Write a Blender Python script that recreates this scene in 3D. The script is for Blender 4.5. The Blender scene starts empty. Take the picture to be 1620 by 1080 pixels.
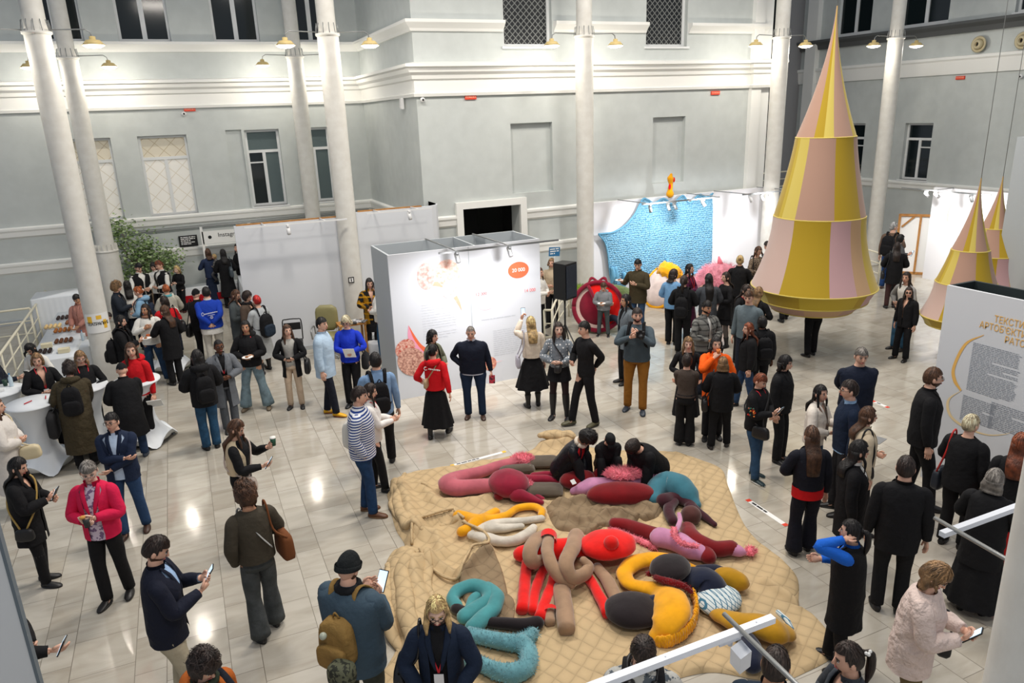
import bpy, math, random
import numpy as np
from mathutils import Vector, Matrix, noise
PI = math.pi
random.seed(7)
SC = bpy.context.scene
COL = SC.collection

# ---------------------------------------------------------------- camera
cam_data = bpy.data.cameras.new('camera')
cam = bpy.data.objects.new('camera', cam_data)
COL.objects.link(cam)
SC.camera = cam
YAW, PITCH, ROLL, CAM_H = 0.40987562, 0.30017749, -0.03720489, 5.08
_F = Vector((math.sin(YAW)*math.cos(PITCH), math.cos(YAW)*math.cos(PITCH), -math.sin(PITCH)))
_r = Vector((math.cos(YAW), -math.sin(YAW), 0)); _u = _r.cross(_F)
_R = _r*math.cos(ROLL)+_u*math.sin(ROLL); _U = -_r*math.sin(ROLL)+_u*math.cos(ROLL)
M = Matrix((_R, _U, -_F)).transposed().to_4x4(); M.translation = (0, 0, CAM_H)
cam.matrix_world = M
cam_data.sensor_width = 36
cam_data.lens = 36*1166.627/1620
cam_data.clip_end = 200

# ---------------------------------------------------------------- world, exposure, large lights
SC.view_settings.view_transform = 'Standard'
SC.view_settings.look = 'None'
SC.view_settings.exposure = -0.13
SC.view_settings.gamma = 1.0
SC.view_settings.use_curve_mapping = False
world = bpy.data.worlds.new('night_hall'); SC.world = world
world.use_nodes = True
bg = world.node_tree.nodes['Background']
bg.inputs[0].default_value = (0.80, 0.88, 1.0, 1)
bg.inputs[1].default_value = 0.40

def lamp(name, kind, loc, power, color=(1, 1, 1), size=0.1, aim=None, angle=60, blend=0.6, size_y=None):
    d = bpy.data.lights.new(name, kind); d.energy = power; d.color = color
    o = bpy.data.objects.new(name, d); COL.objects.link(o); o.location = loc
    if kind == 'AREA':
        d.size = size
        if size_y: d.shape = 'RECTANGLE'; d.size_y = size_y
    elif kind == 'SPOT':
        d.spot_size = math.radians(angle); d.spot_blend = blend; d.shadow_soft_size = size
    else:
        d.shadow_soft_size = size
    if aim is not None:
        o.rotation_euler = (Vector(aim)-Vector(loc)).to_track_quat('-Z', 'Y').to_euler()
    return o

WARM = (1.0, 0.93, 0.84)
for i, (x, y) in enumerate([(2.5, 11.5), (9.5, 11.0), (4.5, 5.5), (13.5, 11.5), (0.5, -1.5)]):  # last one, behind the camera, is an added fill for the near corner partition
    lamp('hall_ceiling_and_fill_light', 'AREA', (x, y, 11.5), [700, 600, 420, 300, 420][i], WARM, 2.0, (x, y, 0), size_y=1.2)

# ---------------------------------------------------------------- helpers
def lin(c):
    return tuple((v/255/12.92 if v/255 <= 0.04045 else ((v/255+0.055)/1.055)**2.4) for v in c)

_mats = {}
def mat(name, rgb, rough=0.8, kind='plain', rgb2=None, scale=1.0, metal=0.0, bump=0.0, bscale=60, emit=0.0, sheen=0.0, spec=0.5, coat=0.0):
    key = (name, rgb, rough, kind, rgb2, scale)
    if key in _mats: return _mats[key]
    m = bpy.data.materials.new(name); m.use_nodes = True
    nt = m.node_tree; N = nt.nodes; L = nt.links
    b = N['Principled BSDF']
    col = (*lin(rgb), 1)
    b.inputs['Base Color'].default_value = col
    b.inputs['Roughness'].default_value = rough
    b.inputs['Metallic'].default_value = metal
    b.inputs['Specular IOR Level'].default_value = spec
    if sheen: b.inputs['Sheen Weight'].default_value = sheen
    if coat: b.inputs['Coat Weight'].default_value = coat
    if emit:
        b.inputs['Emission Color'].default_value = col; b.inputs['Emission Strength'].default_value = emit
    tc = N.new('ShaderNodeTexCoord')
    def mixc(fac, a, c2):
        mx = N.new('ShaderNodeMix'); mx.data_type = 'RGBA'
        L.new(fac, mx.inputs[0])
        for s, v in ((6, a), (7, c2)):
            if isinstance(v, tuple): mx.inputs[s].default_value = v
            else: L.new(v, mx.inputs[s])
        return mx.outputs[2]
    def math_(op, a, c2=None):
        n = N.new('ShaderNodeMath'); n.operation = op
        for i, v in enumerate((a, c2)):
            if v is None: continue
            if isinstance(v, (int, float)): n.inputs[i].default_value = v
            else: L.new(v, n.inputs[i])
        return n.outputs[0]
    sep = None
    def xyz():
        s = N.new('ShaderNodeSeparateXYZ'); L.new(tc.outputs['Object'], s.inputs[0]); return s.outputs
    c2 = (*lin(rgb2), 1) if rgb2 else tuple(v*0.8 for v in col[:3])+(1,)
    if kind == 'noise' or kind == 'fabric' or kind == 'fur' or kind == 'hair':
        nz = N.new('ShaderNodeTexNoise'); nz.inputs['Scale'].default_value = 3.0*scale; nz.inputs['Detail'].default_value = 5
        L.new(tc.outputs['Object'], nz.inputs['Vector'])
        rp = N.new('ShaderNodeValToRGB'); rp.color_ramp.elements[0].position = .35; rp.color_ramp.elements[1].position = .65
        L.new(nz.outputs['Fac'], rp.inputs[0])
        L.new(mixc(rp.outputs[0], col, c2), b.inputs['Base Color'])
    elif kind == 'stripes_z':
        z = xyz()[2]
        f = math_('GREATER_THAN', math_('FRACT', math_('MULTIPLY', z, 1/scale)), 0.52)
        L.new(mixc(f, col, c2), b.inputs['Base Color'])
    elif kind == 'plaid':
        X = xyz()
        a = math_('GREATER_THAN', math_('FRACT', math_('MULTIPLY', math_('ADD', X[0], X[1]), 1/scale)), 0.72)
        c = math_('GREATER_THAN', math_('FRACT', math_('MULTIPLY', X[2], 1/scale)), 0.72)
        f = math_('MINIMUM', math_('ADD', math_('MULTIPLY', a, .6), math_('MULTIPLY', c, .6)), 1.0)
        L.new(mixc(f, col, c2), b.inputs['Base Color'])
    elif kind == 'dots':
        v = N.new('ShaderNodeTexVoronoi'); v.inputs['Scale'].default_value = 1/scale; v.inputs['Randomness'].default_value = .35
        L.new(tc.outputs['Object'], v.inputs['Vector'])
        f = math_('LESS_THAN', v.outputs['Distance'], 0.28)
        L.new(mixc(f, col, c2), b.inputs['Base Color'])
    elif kind == 'blotch':
        v = N.new('ShaderNodeTexNoise'); v.inputs['Scale'].default_value = 1/scale; v.inputs['Detail'].default_value = 3
        L.new(tc.outputs['Object'], v.inputs['Vector'])
        f = math_('GREATER_THAN', v.outputs['Fac'], 0.53)
        L.new(mixc(f, col, c2), b.inputs['Base Color'])
    elif kind == 'lattice':
        X = xyz(); k = 1/scale
        a = math_('GREATER_THAN', math_('FRACT', math_('MULTIPLY', math_('ADD', X[0], X[2]), k)), 0.82 if scale < .3 else .94)
        c = math_('GREATER_THAN', math_('FRACT', math_('MULTIPLY', math_('SUBTRACT', X[0], X[2]), k)), 0.82 if scale < .3 else .94)
        L.new(mixc(math_('MAXIMUM', a, c), col, c2), b.inputs['Base Color'])
    if bump:
        if kind == 'hair':
            mp = N.new('ShaderNodeMapping'); mp.inputs['Scale'].default_value = (1, 1, .12)
            L.new(tc.outputs['Object'], mp.inputs[0]); src = mp.outputs[0]
        else: src = tc.outputs['Object']
        nb = N.new('ShaderNodeTexNoise'); nb.inputs['Scale'].default_value = bscale; nb.inputs['Detail'].default_value = 4
        L.new(src, nb.inputs['Vector'])
        bp = N.new('ShaderNodeBump'); bp.inputs['Strength'].default_value = bump; bp.inputs['Distance'].default_value = 0.05 if name == 'woven_cloth' else 0.02
        L.new(nb.outputs['Fac'], bp.inputs['Height']); L.new(bp.outputs[0], b.inputs['Normal'])
    _mats[key] = m
    return m

def cloth(rgb, kind='plain', rgb2=None, scale=1.0, rough=0.85, bump=0.45):
    return mat('woven_cloth', rgb, rough, kind, rgb2, scale, bump=bump, bscale=9, spec=0.25)

class MB:
    """collects shapes and links them as one mesh object"""
    def __init__(s): s.v = []; s.f = []; s.m = []; s.sm = []
    def add(s, verts, faces, mi=0, smooth=True):
        o = len(s.v); s.v.extend([tuple(map(float, p)) for p in verts])
        for f in faces: s.f.append(tuple(i+o for i in f)); s.m.append(mi); s.sm.append(smooth)
        return s
    def box(s, c, d, rz=0, mi=0, rx=0, ry=0, smooth=False):
        R = Matrix.Rotation(rz, 3, 'Z') @ Matrix.Rotation(ry, 3, 'Y') @ Matrix.Rotation(rx, 3, 'X')
        vs = [Vector(c)+R @ Vector((sx*d[0]/2, sy*d[1]/2, sz*d[2]/2)) for sx in (-1, 1) for sy in (-1, 1) for sz in (-1, 1)]
        return s.add(vs, [(0, 1, 3, 2), (4, 6, 7, 5), (0, 4, 5, 1), (2, 3, 7, 6), (0, 2, 6, 4), (1, 5, 7, 3)], mi, smooth)
    def rings(s, R, closed=True, cap=True, mi=0, smooth=True):
        n = len(R[0]); vs = [p for r in R for p in r]; fs = []
        for i in range(len(R)-1):
            for j in range(n if closed else n-1):
                k = (j+1) % n
                fs.append((i*n+j, i*n+k, (i+1)*n+k, (i+1)*n+j))
        if cap and closed:
            fs.append(tuple(range(n-1, -1, -1))); fs.append(tuple((len(R)-1)*n+j for j in range(n)))
        return s.add(vs, fs, mi, smooth)
    def tube(s, pts, rad, seg=10, mi=0, flat=1.0, up=None, sub=1, round_ends=False, cap=True, smooth=True):
        P = [Vector(p) for p in pts]
        R = list(rad) if hasattr(rad, '__len__') else [rad]*len(P)
        if sub > 1: P, R = catmull(P, R, sub)
        if round_ends:
            d0 = (P[0]-P[1]).normalized(); d1 = (P[-1]-P[-2]).normalized()
            a, b = P[0], P[-1]; ra, rb = R[0], R[-1]
            pre = [(a+d0*ra*q, ra*w) for q, w in ((.95, .3), (.75, .66), (.4, .92))]
            post = [(b+d1*rb*q, rb*w) for q, w in ((.4, .92), (.75, .66), (.95, .3))]
            P = [p for p, _ in pre]+P+[p for p, _ in post]; R = [r for _, r in pre]+R+[r for _, r in post]
        rr = []; nrm = None
        for i, p in enumerate(P):
            t = (P[min(i+1, len(P)-1)]-P[max(i-1, 0)])
            t = t.normalized() if t.length > 1e-9 else Vector((0, 0, 1))
            if nrm is None:
                a = Vector(up) if up is not None else (Vector((0, 0, 1)) if abs(t.z) < .9 else Vector((0, 1, 0)))
                nrm = (a-t*a.dot(t)).normalized()
            else:
                nrm = nrm-t*nrm.dot(t)
                nrm = nrm.normalized() if nrm.length > 1e-6 else t.orthogonal().normalized()
            bi = t.cross(nrm)
            rr.append([p+bi*math.cos(2*PI*j/seg)*R[i]+nrm*math.sin(2*PI*j/seg)*R[i]*flat for j in range(seg)])
        return s.rings(rr, True, cap, mi, smooth)
    def ball(s, c, r, seg=14, rin=9, mi=0, fn=None, rot=None):
        c = Vector(c); r = r if hasattr(r, '__len__') else (r, r, r); vs = []; fs = []
        for i in range(1, rin):
            ph = PI*i/rin
            for j in range(seg):
                th = 2*PI*j/seg
                d = Vector((math.sin(ph)*math.cos(th), math.sin(ph)*math.sin(th), math.cos(ph)))
                k = fn(d) if fn else 1.0
                q = Vector((d.x*r[0]*k, d.y*r[1]*k, d.z*r[2]*k))
                if rot is not None: q = rot @ q
                vs.append(c+q)
        top = len(vs)
        for d in (Vector((0, 0, 1)), Vector((0, 0, -1))):
            k = fn(d) if fn else 1.0; q = Vector((0, 0, d.z*r[2]*k))
            if rot is not None: q = rot @ q
            vs.append(c+q)
        for i in range(rin-2):
            for j in range(seg):
                k = (j+1) % seg; fs.append((i*seg+j, (i+1)*seg+j, (i+1)*seg+k, i*seg+k))
        for j in range(seg):
            k = (j+1) % seg; fs.append((top, j, k)); fs.append((top+1, (rin-2)*seg+k, (rin-2)*seg+j))
        return s.add(vs, fs, mi)
    def lathe(s, prof, c=(0, 0, 0), seg=28, mi=0, cap=True, smooth=True):
        R = [[(c[0]+r*math.cos(2*PI*j/seg), c[1]+r*math.sin(2*PI*j/seg), c[2]+z) for j in range(seg)] for r, z in prof]
        return s.rings(R, True, cap, mi, smooth)
    def poly(s, pts, depth, axis, mi=0, smooth=False):
        a = Vector(axis)*depth; n = len(pts)
        vs = [Vector(p) for p in pts]+[Vector(p)+a for p in pts]
        return s.add(vs, [tuple(range(n)), tuple(range(2*n-1, n-1, -1))]+[(i, i+n, (i+1) % n+n, (i+1) % n) for i in range(n)], mi, smooth)
    def build(s, name, mats, parent=None, loc=None, rz=0.0):
        me = bpy.data.meshes.new(name); me.from_pydata(s.v, [], s.f)
        if not isinstance(mats, (list, tuple)): mats = [mats]
        for m in mats: me.materials.append(m)
        me.polygons.foreach_set('material_index', s.m); me.polygons.foreach_set('use_smooth', s.sm)
        me.update()
        o = bpy.data.objects.new(name, me); COL.objects.link(o)
        if parent: o.parent = parent
        if loc is not None: o.location = loc; o.rotation_euler.z = rz
        return o

def catmull(P, R, n):
    P = [Vector(p) for p in P]; oP = []; oR = []
    for i in range(len(P)-1):
        p0 = P[i-1] if i else P[0]*2-P[1]; p1 = P[i]; p2 = P[i+1]; p3 = P[i+2] if i+2 < len(P) else P[-1]*2-P[-2]
        for k in range(n):
            t = k/n; t2 = t*t; t3 = t2*t
            oP.append(.5*((2*p1)+(-p0+p2)*t+(2*p0-5*p1+4*p2-p3)*t2+(-p0+3*p1-3*p2+p3)*t3))
            e = t2*(3-2*t); oR.append(R[i]*(1-e)+R[i+1]*e)
    return oP+[P[-1]], oR+[R[-1]]

def empty(name, loc, rz=0.0):
    o = bpy.data.objects.new(name, None); COL.objects.link(o); o.location = loc; o.rotation_euler.z = rz
    o.empty_display_size = .1
    return o
def tag(o, label=None, cat=None, group=None, kind=None):
    if label: o['label'] = label
    if cat: o['category'] = cat
    if group: o['group'] = group
    if kind: o['kind'] = kind
    return o
def struct(name, mb, m, parent=None):
    o = mb.build(name, m, parent)
    if parent is None: o['kind'] = 'structure'
    return o
def clone(o, loc, rz=0.0, label=None):
    c = o.copy(); COL.objects.link(c); c.location = loc; c.rotation_euler.z = rz
    if label: c['label'] = label
    for ch in o.children:
        d = ch.copy(); COL.objects.link(d); d.parent = c
        for g in ch.children:
            e = g.copy(); COL.objects.link(e); e.parent = d
    return c
def words(txt, size, loc, rot, m, name='lettering', parent=None, align='LEFT', extrude=0.002, sx=1.0):
    cu = bpy.data.curves.new(name, 'FONT'); cu.body = txt; cu.size = size; cu.align_x = align; cu.extrude = extrude
    cu.align_y = 'CENTER'; cu.materials.append(m)
    o = bpy.data.objects.new(name, cu); COL.objects.link(o); o.location = loc; o.rotation_euler = rot; o.scale = (sx, 1, 1)
    if parent: o.parent = parent
    return o

# ---------------------------------------------------------------- materials of the hall
M_WALL = mat('grey_plaster', (196, 201, 199), 0.9, 'noise', (190, 195, 193), 1.0, bump=0.06, bscale=40)
M_TRIM = mat('white_plaster', (236, 236, 232), 0.85, bump=0.04, bscale=50)
M_PANEL = mat('white_panel_paint', (214, 217, 222), 0.8)
M_PANELG = mat('grey_panel_paint', (176, 182, 186), 0.7)
M_COL = mat('column_paint', (222, 220, 213), 0.6, 'noise', (214, 211, 203), 2.0, bump=0.04, bscale=25)
M_FRAME = mat('white_window_frame', (222, 224, 224), 0.5)
M_GLASS = mat('dark_window_glass', (22, 30, 32), 0.08, spec=0.6)
M_CURT = mat('cream_curtain', (220, 212, 194), 0.9, 'lattice', (192, 178, 152), 0.42, bump=0.1, bscale=6)
M_CURTL = mat('bright_blind', (248, 245, 238), 0.9, 'lattice', (226, 218, 202), 0.42)
M_GRILL = mat('patterned_grille', (16, 20, 24), 0.4, 'lattice', (120, 122, 120), 0.16)
M_SHEER = mat('sheer_grey_curtain', (86, 100, 102), 0.8, bump=0.2, bscale=5)
M_METAL = mat('grey_metal', (150, 152, 152), 0.4, metal=0.6)
M_WMETAL = mat('white_metal', (225, 225, 225), 0.45)
M_CREAM = mat('cream_painted_rail', (224, 218, 196), 0.5)
M_BLACK = mat('black_plastic', (18, 18, 20), 0.45)
M_DARK = mat('dark_room', (30, 31, 33), 0.9)
M_WOOD = mat('pine_wood', (186, 134, 72), 0.6, 'noise', (160, 108, 54), 3.0)
M_WHITE = mat('white_stretch_cloth', (226, 230, 234), 0.75, bump=0.25, bscale=4)
M_RED = mat('red_sign', (222, 62, 34), 0.5)
M_PAPER = mat('white_paper', (236, 236, 234), 0.7)
M_SCREEN = mat('lit_phone_screen', (200, 225, 245), 0.3, emit=1.0)
M_GLOW = mat('lamp_glass_glow', (255, 244, 224), 0.3, emit=14.0)
M_SHADE = mat('yellow_lamp_shade', (214, 190, 130), 0.5)
M_BLUE = mat('blue_sign', (44, 112, 160), 0.5)
M_DEDGE = mat('dark_panel_edge', (34, 44, 46), 0.6)

# ---------------------------------------------------------------- floor of polished cream tiles
def floor_material():
    m = bpy.data.materials.new('polished_cream_tiles'); m.use_nodes = True
    nt = m.node_tree; N = nt.nodes; L = nt.links; b = N['Principled BSDF']
    tc = N.new('ShaderNodeTexCoord'); s = N.new('ShaderNodeSeparateXYZ'); L.new(tc.outputs['Object'], s.inputs[0])
    def ma(op, a, c=None, d=None):
        n = N.new('ShaderNodeMath'); n.operation = op
        for i, v in enumerate((a, c, d)):
            if v is None: continue
            if isinstance(v, (int, float)): n.inputs[i].default_value = v
            else: L.new(v, n.inputs[i])
        return n.outputs[0]
    u = ma('MULTIPLY', ma('ADD', s.outputs[0], 100*.87+.24), 1/.87)
    uf = ma('FRACT', u); ui = ma('FLOOR', u)
    wide = ma('GREATER_THAN', uf, 1/3)
    ci = ma('ADD', ma('MULTIPLY', ui, 2.0), wide)
    off = ma('FRACT', ma('MULTIPLY', ci, 0.377))
    v = ma('ADD', ma('MULTIPLY', ma('ADD', s.outputs[1], 100), 1/.58), off)
    vf = ma('FRACT', v); vi = ma('FLOOR', v)
    g = .006
    l1 = ma('LESS_THAN', uf, g/.87*1.0); l2 = ma('LESS_THAN', ma('ABSOLUTE', ma('SUBTRACT', uf, 1/3)), g/.87*.6)
    l3 = ma('LESS_THAN', vf, g/.58)
    line = ma('MAXIMUM', ma('MAXIMUM', l1, l2), l3)
    cmb = N.new('ShaderNodeCombineXYZ'); L.new(ci, cmb.inputs[0]); L.new(vi, cmb.inputs[1])
    wn = N.new('ShaderNodeTexWhiteNoise'); wn.noise_dimensions = '2D'; L.new(cmb.outputs[0], wn.inputs['Vector'])
    mp = N.new('ShaderNodeMapping'); mp.inputs['Rotation'].default_value = (0, 0, .5); mp.inputs['Scale'].default_value = (1.2, 4, 1)
    L.new(tc.outputs['Object'], mp.inputs[0])
    va = N.new('ShaderNodeVectorMath'); va.operation = 'ADD'; L.new(mp.outputs[0], va.inputs[0])
    vs = N.new('ShaderNodeVectorMath'); vs.operation = 'SCALE'; L.new(wn.outputs['Color'], vs.inputs[0]); vs.inputs['Scale'].default_value = 9
    L.new(vs.outputs[0], va.inputs[1])
    nz = N.new('ShaderNodeTexNoise'); nz.inputs['Scale'].default_value = 1.1; nz.inputs['Detail'].default_value = 6; nz.inputs['Distortion'].default_value = 1.2
    L.new(va.outputs[0], nz.inputs['Vector'])
    f = ma('ADD', ma('MULTIPLY', nz.outputs['Fac'], .9), ma('MULTIPLY', wn.outputs['Value'], .25))
    rp = N.new('ShaderNodeValToRGB'); e = rp.color_ramp.elements
    e[0].position = .3; e[0].color = (*lin((164, 156, 142)), 1); e[1].position = .75; e[1].color = (*lin((190, 184, 172)), 1)
    L.new(f, rp.inputs[0])
    mx = N.new('ShaderNodeMix'); mx.data_type = 'RGBA'; L.new(line, mx.inputs[0]); L.new(rp.outputs[0], mx.inputs[6]); mx.inputs[7].default_value = (*lin((112, 104, 92)), 1)
    L.new(mx.outputs[2], b.inputs['Base Color'])
    b.inputs['Specular IOR Level'].default_value = 0.6
    rg = ma('ADD', ma('MULTIPLY', line, .4), ma('ADD', ma('MULTIPLY', wn.outputs['Value'], .05), .08)); L.new(rg, b.inputs['Roughness'])
    bp = N.new('ShaderNodeBump'); bp.inputs['Strength'].default_value = .25; bp.inputs['Distance'].default_value = .004
    hh = ma('ADD', ma('MULTIPLY', line, -1.0), ma('MULTIPLY', nz.outputs['Fac'], .25)); L.new(hh, bp.inputs['Height']); L.new(bp.outputs[0], b.inputs['Normal'])
    return m
fl = MB().add([(-14, -4, 0), (30, -4, 0), (30, 24, 0), (-14, 24, 0)], [(0, 1, 2, 3)], 0, False)
struct('floor', fl, floor_material())

# ---------------------------------------------------------------- walls with real openings
def wall_mesh(mp, u0, u1, z0, z1, holes, depth=0.35):
    """mp(u, z, d) -> point, d = distance behind the face; holes = (u0, u1, z0, z1, depth)"""
    b = MB(); us = sorted({u0, u1, *[h[0] for h in holes], *[h[1] for h in holes]}); zs = sorted({z0, z1, *[h[2] for h in holes], *[h[3] for h in holes]})
    for i in range(len(us)-1):
        for j in range(len(zs)-1):
            cu, cz = (us[i]+us[i+1])/2, (zs[j]+zs[j+1])/2
            if any(h[0] < cu < h[1] and h[2] < cz < h[3] for h in holes): continue
            b.add([mp(us[i], zs[j], 0), mp(us[i+1], zs[j], 0), mp(us[i+1], zs[j+1], 0), mp(us[i], zs[j+1], 0)], [(0, 1, 2, 3)], 0, False)
    for h in holes:
        a, c, d, e, dp = h
        q = [(a, d), (c, d), (c, e), (a, e)]
        for k in range(4):
            p, r = q[k], q[(k+1) % 4]
            b.add([mp(*p, 0), mp(*r, 0), mp(*r, dp), mp(*p, dp)], [(0, 1, 2, 3)], 0, False)
        if dp < .3:
            b.add([mp(a, d, dp), mp(c, d, dp), mp(c, e, dp), mp(a, e, dp)], [(0, 1, 2, 3)], 0, False)
    b.add([mp(u0, z0, depth), mp(u1, z0, depth), mp(u1, z1, depth), mp(u0, z1, depth)], [(0, 1, 2, 3)], 0, False) if depth < 0 else None
    return b
Lm = lambda u, z, d: (u, 23.5+d, z)
Mm = lambda u, z, d: (u, 18+d, z)
Rm = lambda u, z, d: (23+d, u, z)
win_no = [0]
def window(mp, u0, u1, z0, z1, style, d=.18):
    win_no[0] += 1
    def bar(b, a0, a1, c0, c1, d0, d1):
        vs = [mp(a, c, e) for a in (a0, a1) for e in (d0, d1) for c in (c0, c1)]
        b.add(vs, [(0, 1, 3, 2), (4, 6, 7, 5), (0, 4, 5, 1), (2, 3, 7, 6), (0, 2, 6, 4), (1, 5, 7, 3)], 0, False)
    root = MB(); w = .07
    for q in ((u0, u0+w, z0, z1), (u1-w, u1, z0, z1), (u0+w, u1-w, z0, z0+w), (u0+w, u1-w, z1-w, z1)): bar(root, *q, d-.04, d+.03)
    hz = z0+(z1-z0)*.72; um = (u0+u1)/2
    if style != 'tall2': bar(root, u0+w, u1-w, hz-.04, hz+.04, d-.038, d+.028)
    if style in ('two', 'curtain', 'grillR'): bar(root, um-.045, um+.045, z0+w, hz-.04, d-.036, d+.026)
    if style == 'tall2': bar(root, um-.06, um+.06, z0+w, z1-w, d-.036, d+.026)
    if style == 'two' or style == 'grillR': bar(root, u0+w, um-.045, z0+(hz-z0)*.8-.02, z0+(hz-z0)*.8+.02, d-.03, d+.02)
    o = struct('window_%d' % win_no[0], root, M_FRAME)
    top, low = {'two': (M_SHEER, M_GLASS), 'curtain': (M_CURT, M_CURTL), 'grille': (M_GRILL, M_GRILL), 'tall2': (M_GLASS, M_GLASS), 'grillR': (M_GLASS, M_GLASS)}[style]
    def pane(nm, a0, a1, c0, c1, m, dd):
        b = MB(); bar(b, a0, a1, c0, c1, dd, dd+.01); b.build(nm, m, o)
    if style == 'tall2':
        pane('pane', u0+w, um-.06, z0+w, z1-w, low, d); pane('pane', um+.06, u1-w, z0+w, z1-w, low, d)
    else:
        pane('pane', u0+w, u1-w, hz+.04, z1-w, top, d)
        if style == 'grille': pane('pane', u0+w, u1-w, z0+w, hz-.04, low, d)
        else:
            pane('pane', u0+w, um-.045, z0+w, hz-.04, low, d); pane('pane', um+.045, u1-w, z0+w, hz-.04, M_SHEER if style == 'two' else low, d)
    sb = MB(); bar(sb, u0-.06, u1+.06, z0-.05, z0, -.05, d); sb.build('sill', M_FRAME, o)

LW = [(-2.75, -1.5, 2.62, 4.83, 'curtain'), (-.84, .42, 2.62, 4.83, 'curtain'), (1.98, 2.95, 2.68, 4.88, 'two'), (3.45, 4.42, 2.68, 4.88, 'two'),
      (-2.95, -1.66, 7.27, 9.6, 'tall2'), (-.85, .43, 7.27, 9.6, 'tall2'), (1.52, 2.75, 7.27, 9.6, 'tall2'), (3.6, 4.8, 7.27, 9.6, 'tall2')]
holes = [(a, b, c, d, .32) for a, b, c, d, _ in LW]+[(1.47, 1.9, 2.66, 4.9, .08)]
struct('wall_left', wall_mesh(Lm, -14, 5.55, 0, 12, holes), M_WALL)
for a, b, c, d, st in LW: window(Lm, a, b, c, d, st)
struct('wall_side', MB().add([(5.55, 18, 0), (5.55, 23.5, 0), (5.55, 23.5, 12), (5.55, 18, 12)], [(0, 1, 2, 3)], 0, False), M_WALL)
MW = [(7.9, 9.24, 6.66, 9.1, 'grille'), (12.08, 13.42, 6.66, 9.1, 'grille')]
holes = [(a, b, c, d, .32) for a, b, c, d, _ in MW]+[(8.0, 9.2, 3.05, 4.82, .14), (12.36, 13.46, 3.0, 4.82, .14), (6.55, 8.17, 0, 2.83, .5)]
struct('wall_back', wall_mesh(Mm, 5.55, 16.3, 0, 12, holes), M_WALL)
for a, b, c, d, st in MW: window(Mm, a, b, c, d, st)
# the unlit room behind the doorway
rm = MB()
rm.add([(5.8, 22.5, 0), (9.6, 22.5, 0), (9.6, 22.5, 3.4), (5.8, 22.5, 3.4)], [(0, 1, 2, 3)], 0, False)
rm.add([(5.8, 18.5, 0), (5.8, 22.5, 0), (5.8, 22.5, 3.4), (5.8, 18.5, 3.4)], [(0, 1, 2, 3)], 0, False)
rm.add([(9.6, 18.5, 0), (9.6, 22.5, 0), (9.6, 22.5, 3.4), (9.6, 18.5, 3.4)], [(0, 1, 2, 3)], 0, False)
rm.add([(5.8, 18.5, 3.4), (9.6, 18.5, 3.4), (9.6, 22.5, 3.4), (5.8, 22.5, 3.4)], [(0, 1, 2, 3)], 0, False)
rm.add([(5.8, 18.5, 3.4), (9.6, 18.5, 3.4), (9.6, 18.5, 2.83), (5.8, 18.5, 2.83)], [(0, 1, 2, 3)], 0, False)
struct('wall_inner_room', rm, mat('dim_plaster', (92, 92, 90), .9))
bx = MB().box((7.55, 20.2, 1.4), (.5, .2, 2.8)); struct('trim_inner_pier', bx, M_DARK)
# bay to the right of the main wall
struct('wall_pier', MB().box((16.15, 18.6, 6), (.5, 1.3, 12)).box((15.85, 17.93, 6), (.35, .14, 12)), M_TRIM)
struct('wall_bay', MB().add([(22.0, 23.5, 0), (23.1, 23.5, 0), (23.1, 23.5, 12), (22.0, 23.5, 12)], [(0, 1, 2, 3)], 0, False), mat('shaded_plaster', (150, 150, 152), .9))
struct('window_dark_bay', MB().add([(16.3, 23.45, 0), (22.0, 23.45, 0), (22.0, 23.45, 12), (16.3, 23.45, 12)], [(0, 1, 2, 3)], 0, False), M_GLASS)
RW = [(17.45, 18.5, 2.4, 4.27, 'grillR'), (20.15, 21.2, 2.4, 4.27, 'grillR'), (20.35, 21.9, 7.35, 9.6, 'tall2'), (17.4, 19.2, 7.35, 9.6, 'tall2'), (13.6, 15.3, 7.35, 9.6, 'tall2')]
struct('wall_right', wall_mesh(Rm, -4, 23.5, 0, 12, [(a, b, c, d, .32) for a, b, c, d, _ in RW]), M_WALL)
for a, b, c, d, st in RW: window(Rm, a, b, c, d, st)
struct('trim_right_pilaster', MB().box((22.9, 22.85, 6), (.25, .5, 12)), M_TRIM)

# mouldings: a profile swept along the wall line, offset into the room
def moulding(name, path, prof, m=None, cap=True):
    b = MB(); n = len(path); rr = []
    for i, p in enumerate(path):
        ns = []
        for a, c in ((i-1, i), (i, i+1)):
            if a < 0 or c >= n: continue
            d = Vector((path[c][0]-path[a][0], path[c][1]-path[a][1])).normalized(); ns.append(Vector((d.y, -d.x)))
        nn = ns[0] if len(ns) == 1 else (ns[0]+ns[1])/(1+ns[0].dot(ns[1]))
        rr.append([(p[0]+nn.x*o, p[1]+nn.y*o, z) for o, z in prof])
    b.rings(rr, True, True, 0, False)
    return struct(name, b, m or M_TRIM)
WP = [(-14, 23.5), (5.55, 23.5), (5.55, 18), (15.72, 18), (15.72, 17.86), (16.42, 17.86), (16.42, 19.2)]
CORN = [(0, 5.53), (.07, 5.53), (.09, 5.6), (.05, 5.62), (.05, 5.9), (.1, 5.93), (.12, 6.02), (.2, 6.08), (.22, 6.17), (.3, 6.2), (.3, 6.27), (0, 6.32)]
moulding('trim_1', WP, CORN)
TR2 = [(0, 7.0), (.05, 7.0), (.08, 7.06), (.14, 7.12), (.2, 7.18), (.2, 7.25), (0, 7.27)]
moulding('trim_2', [(-14, 23.5), (5.55, 23.5), (5.55, 18), (7.88, 18)], TR2)
moulding('trim_3', [(9.28, 18), (12.06, 18)], TR2); moulding('trim_4', [(13.45, 18), (16.2, 18)], TR2)
def band(z0, z1, o=.1): return [(0, z0-.05), (o*.6, z0), (o*.7, z1-.1), (o, z1-.05), (o, z1), (0, z1+.03)]
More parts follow.
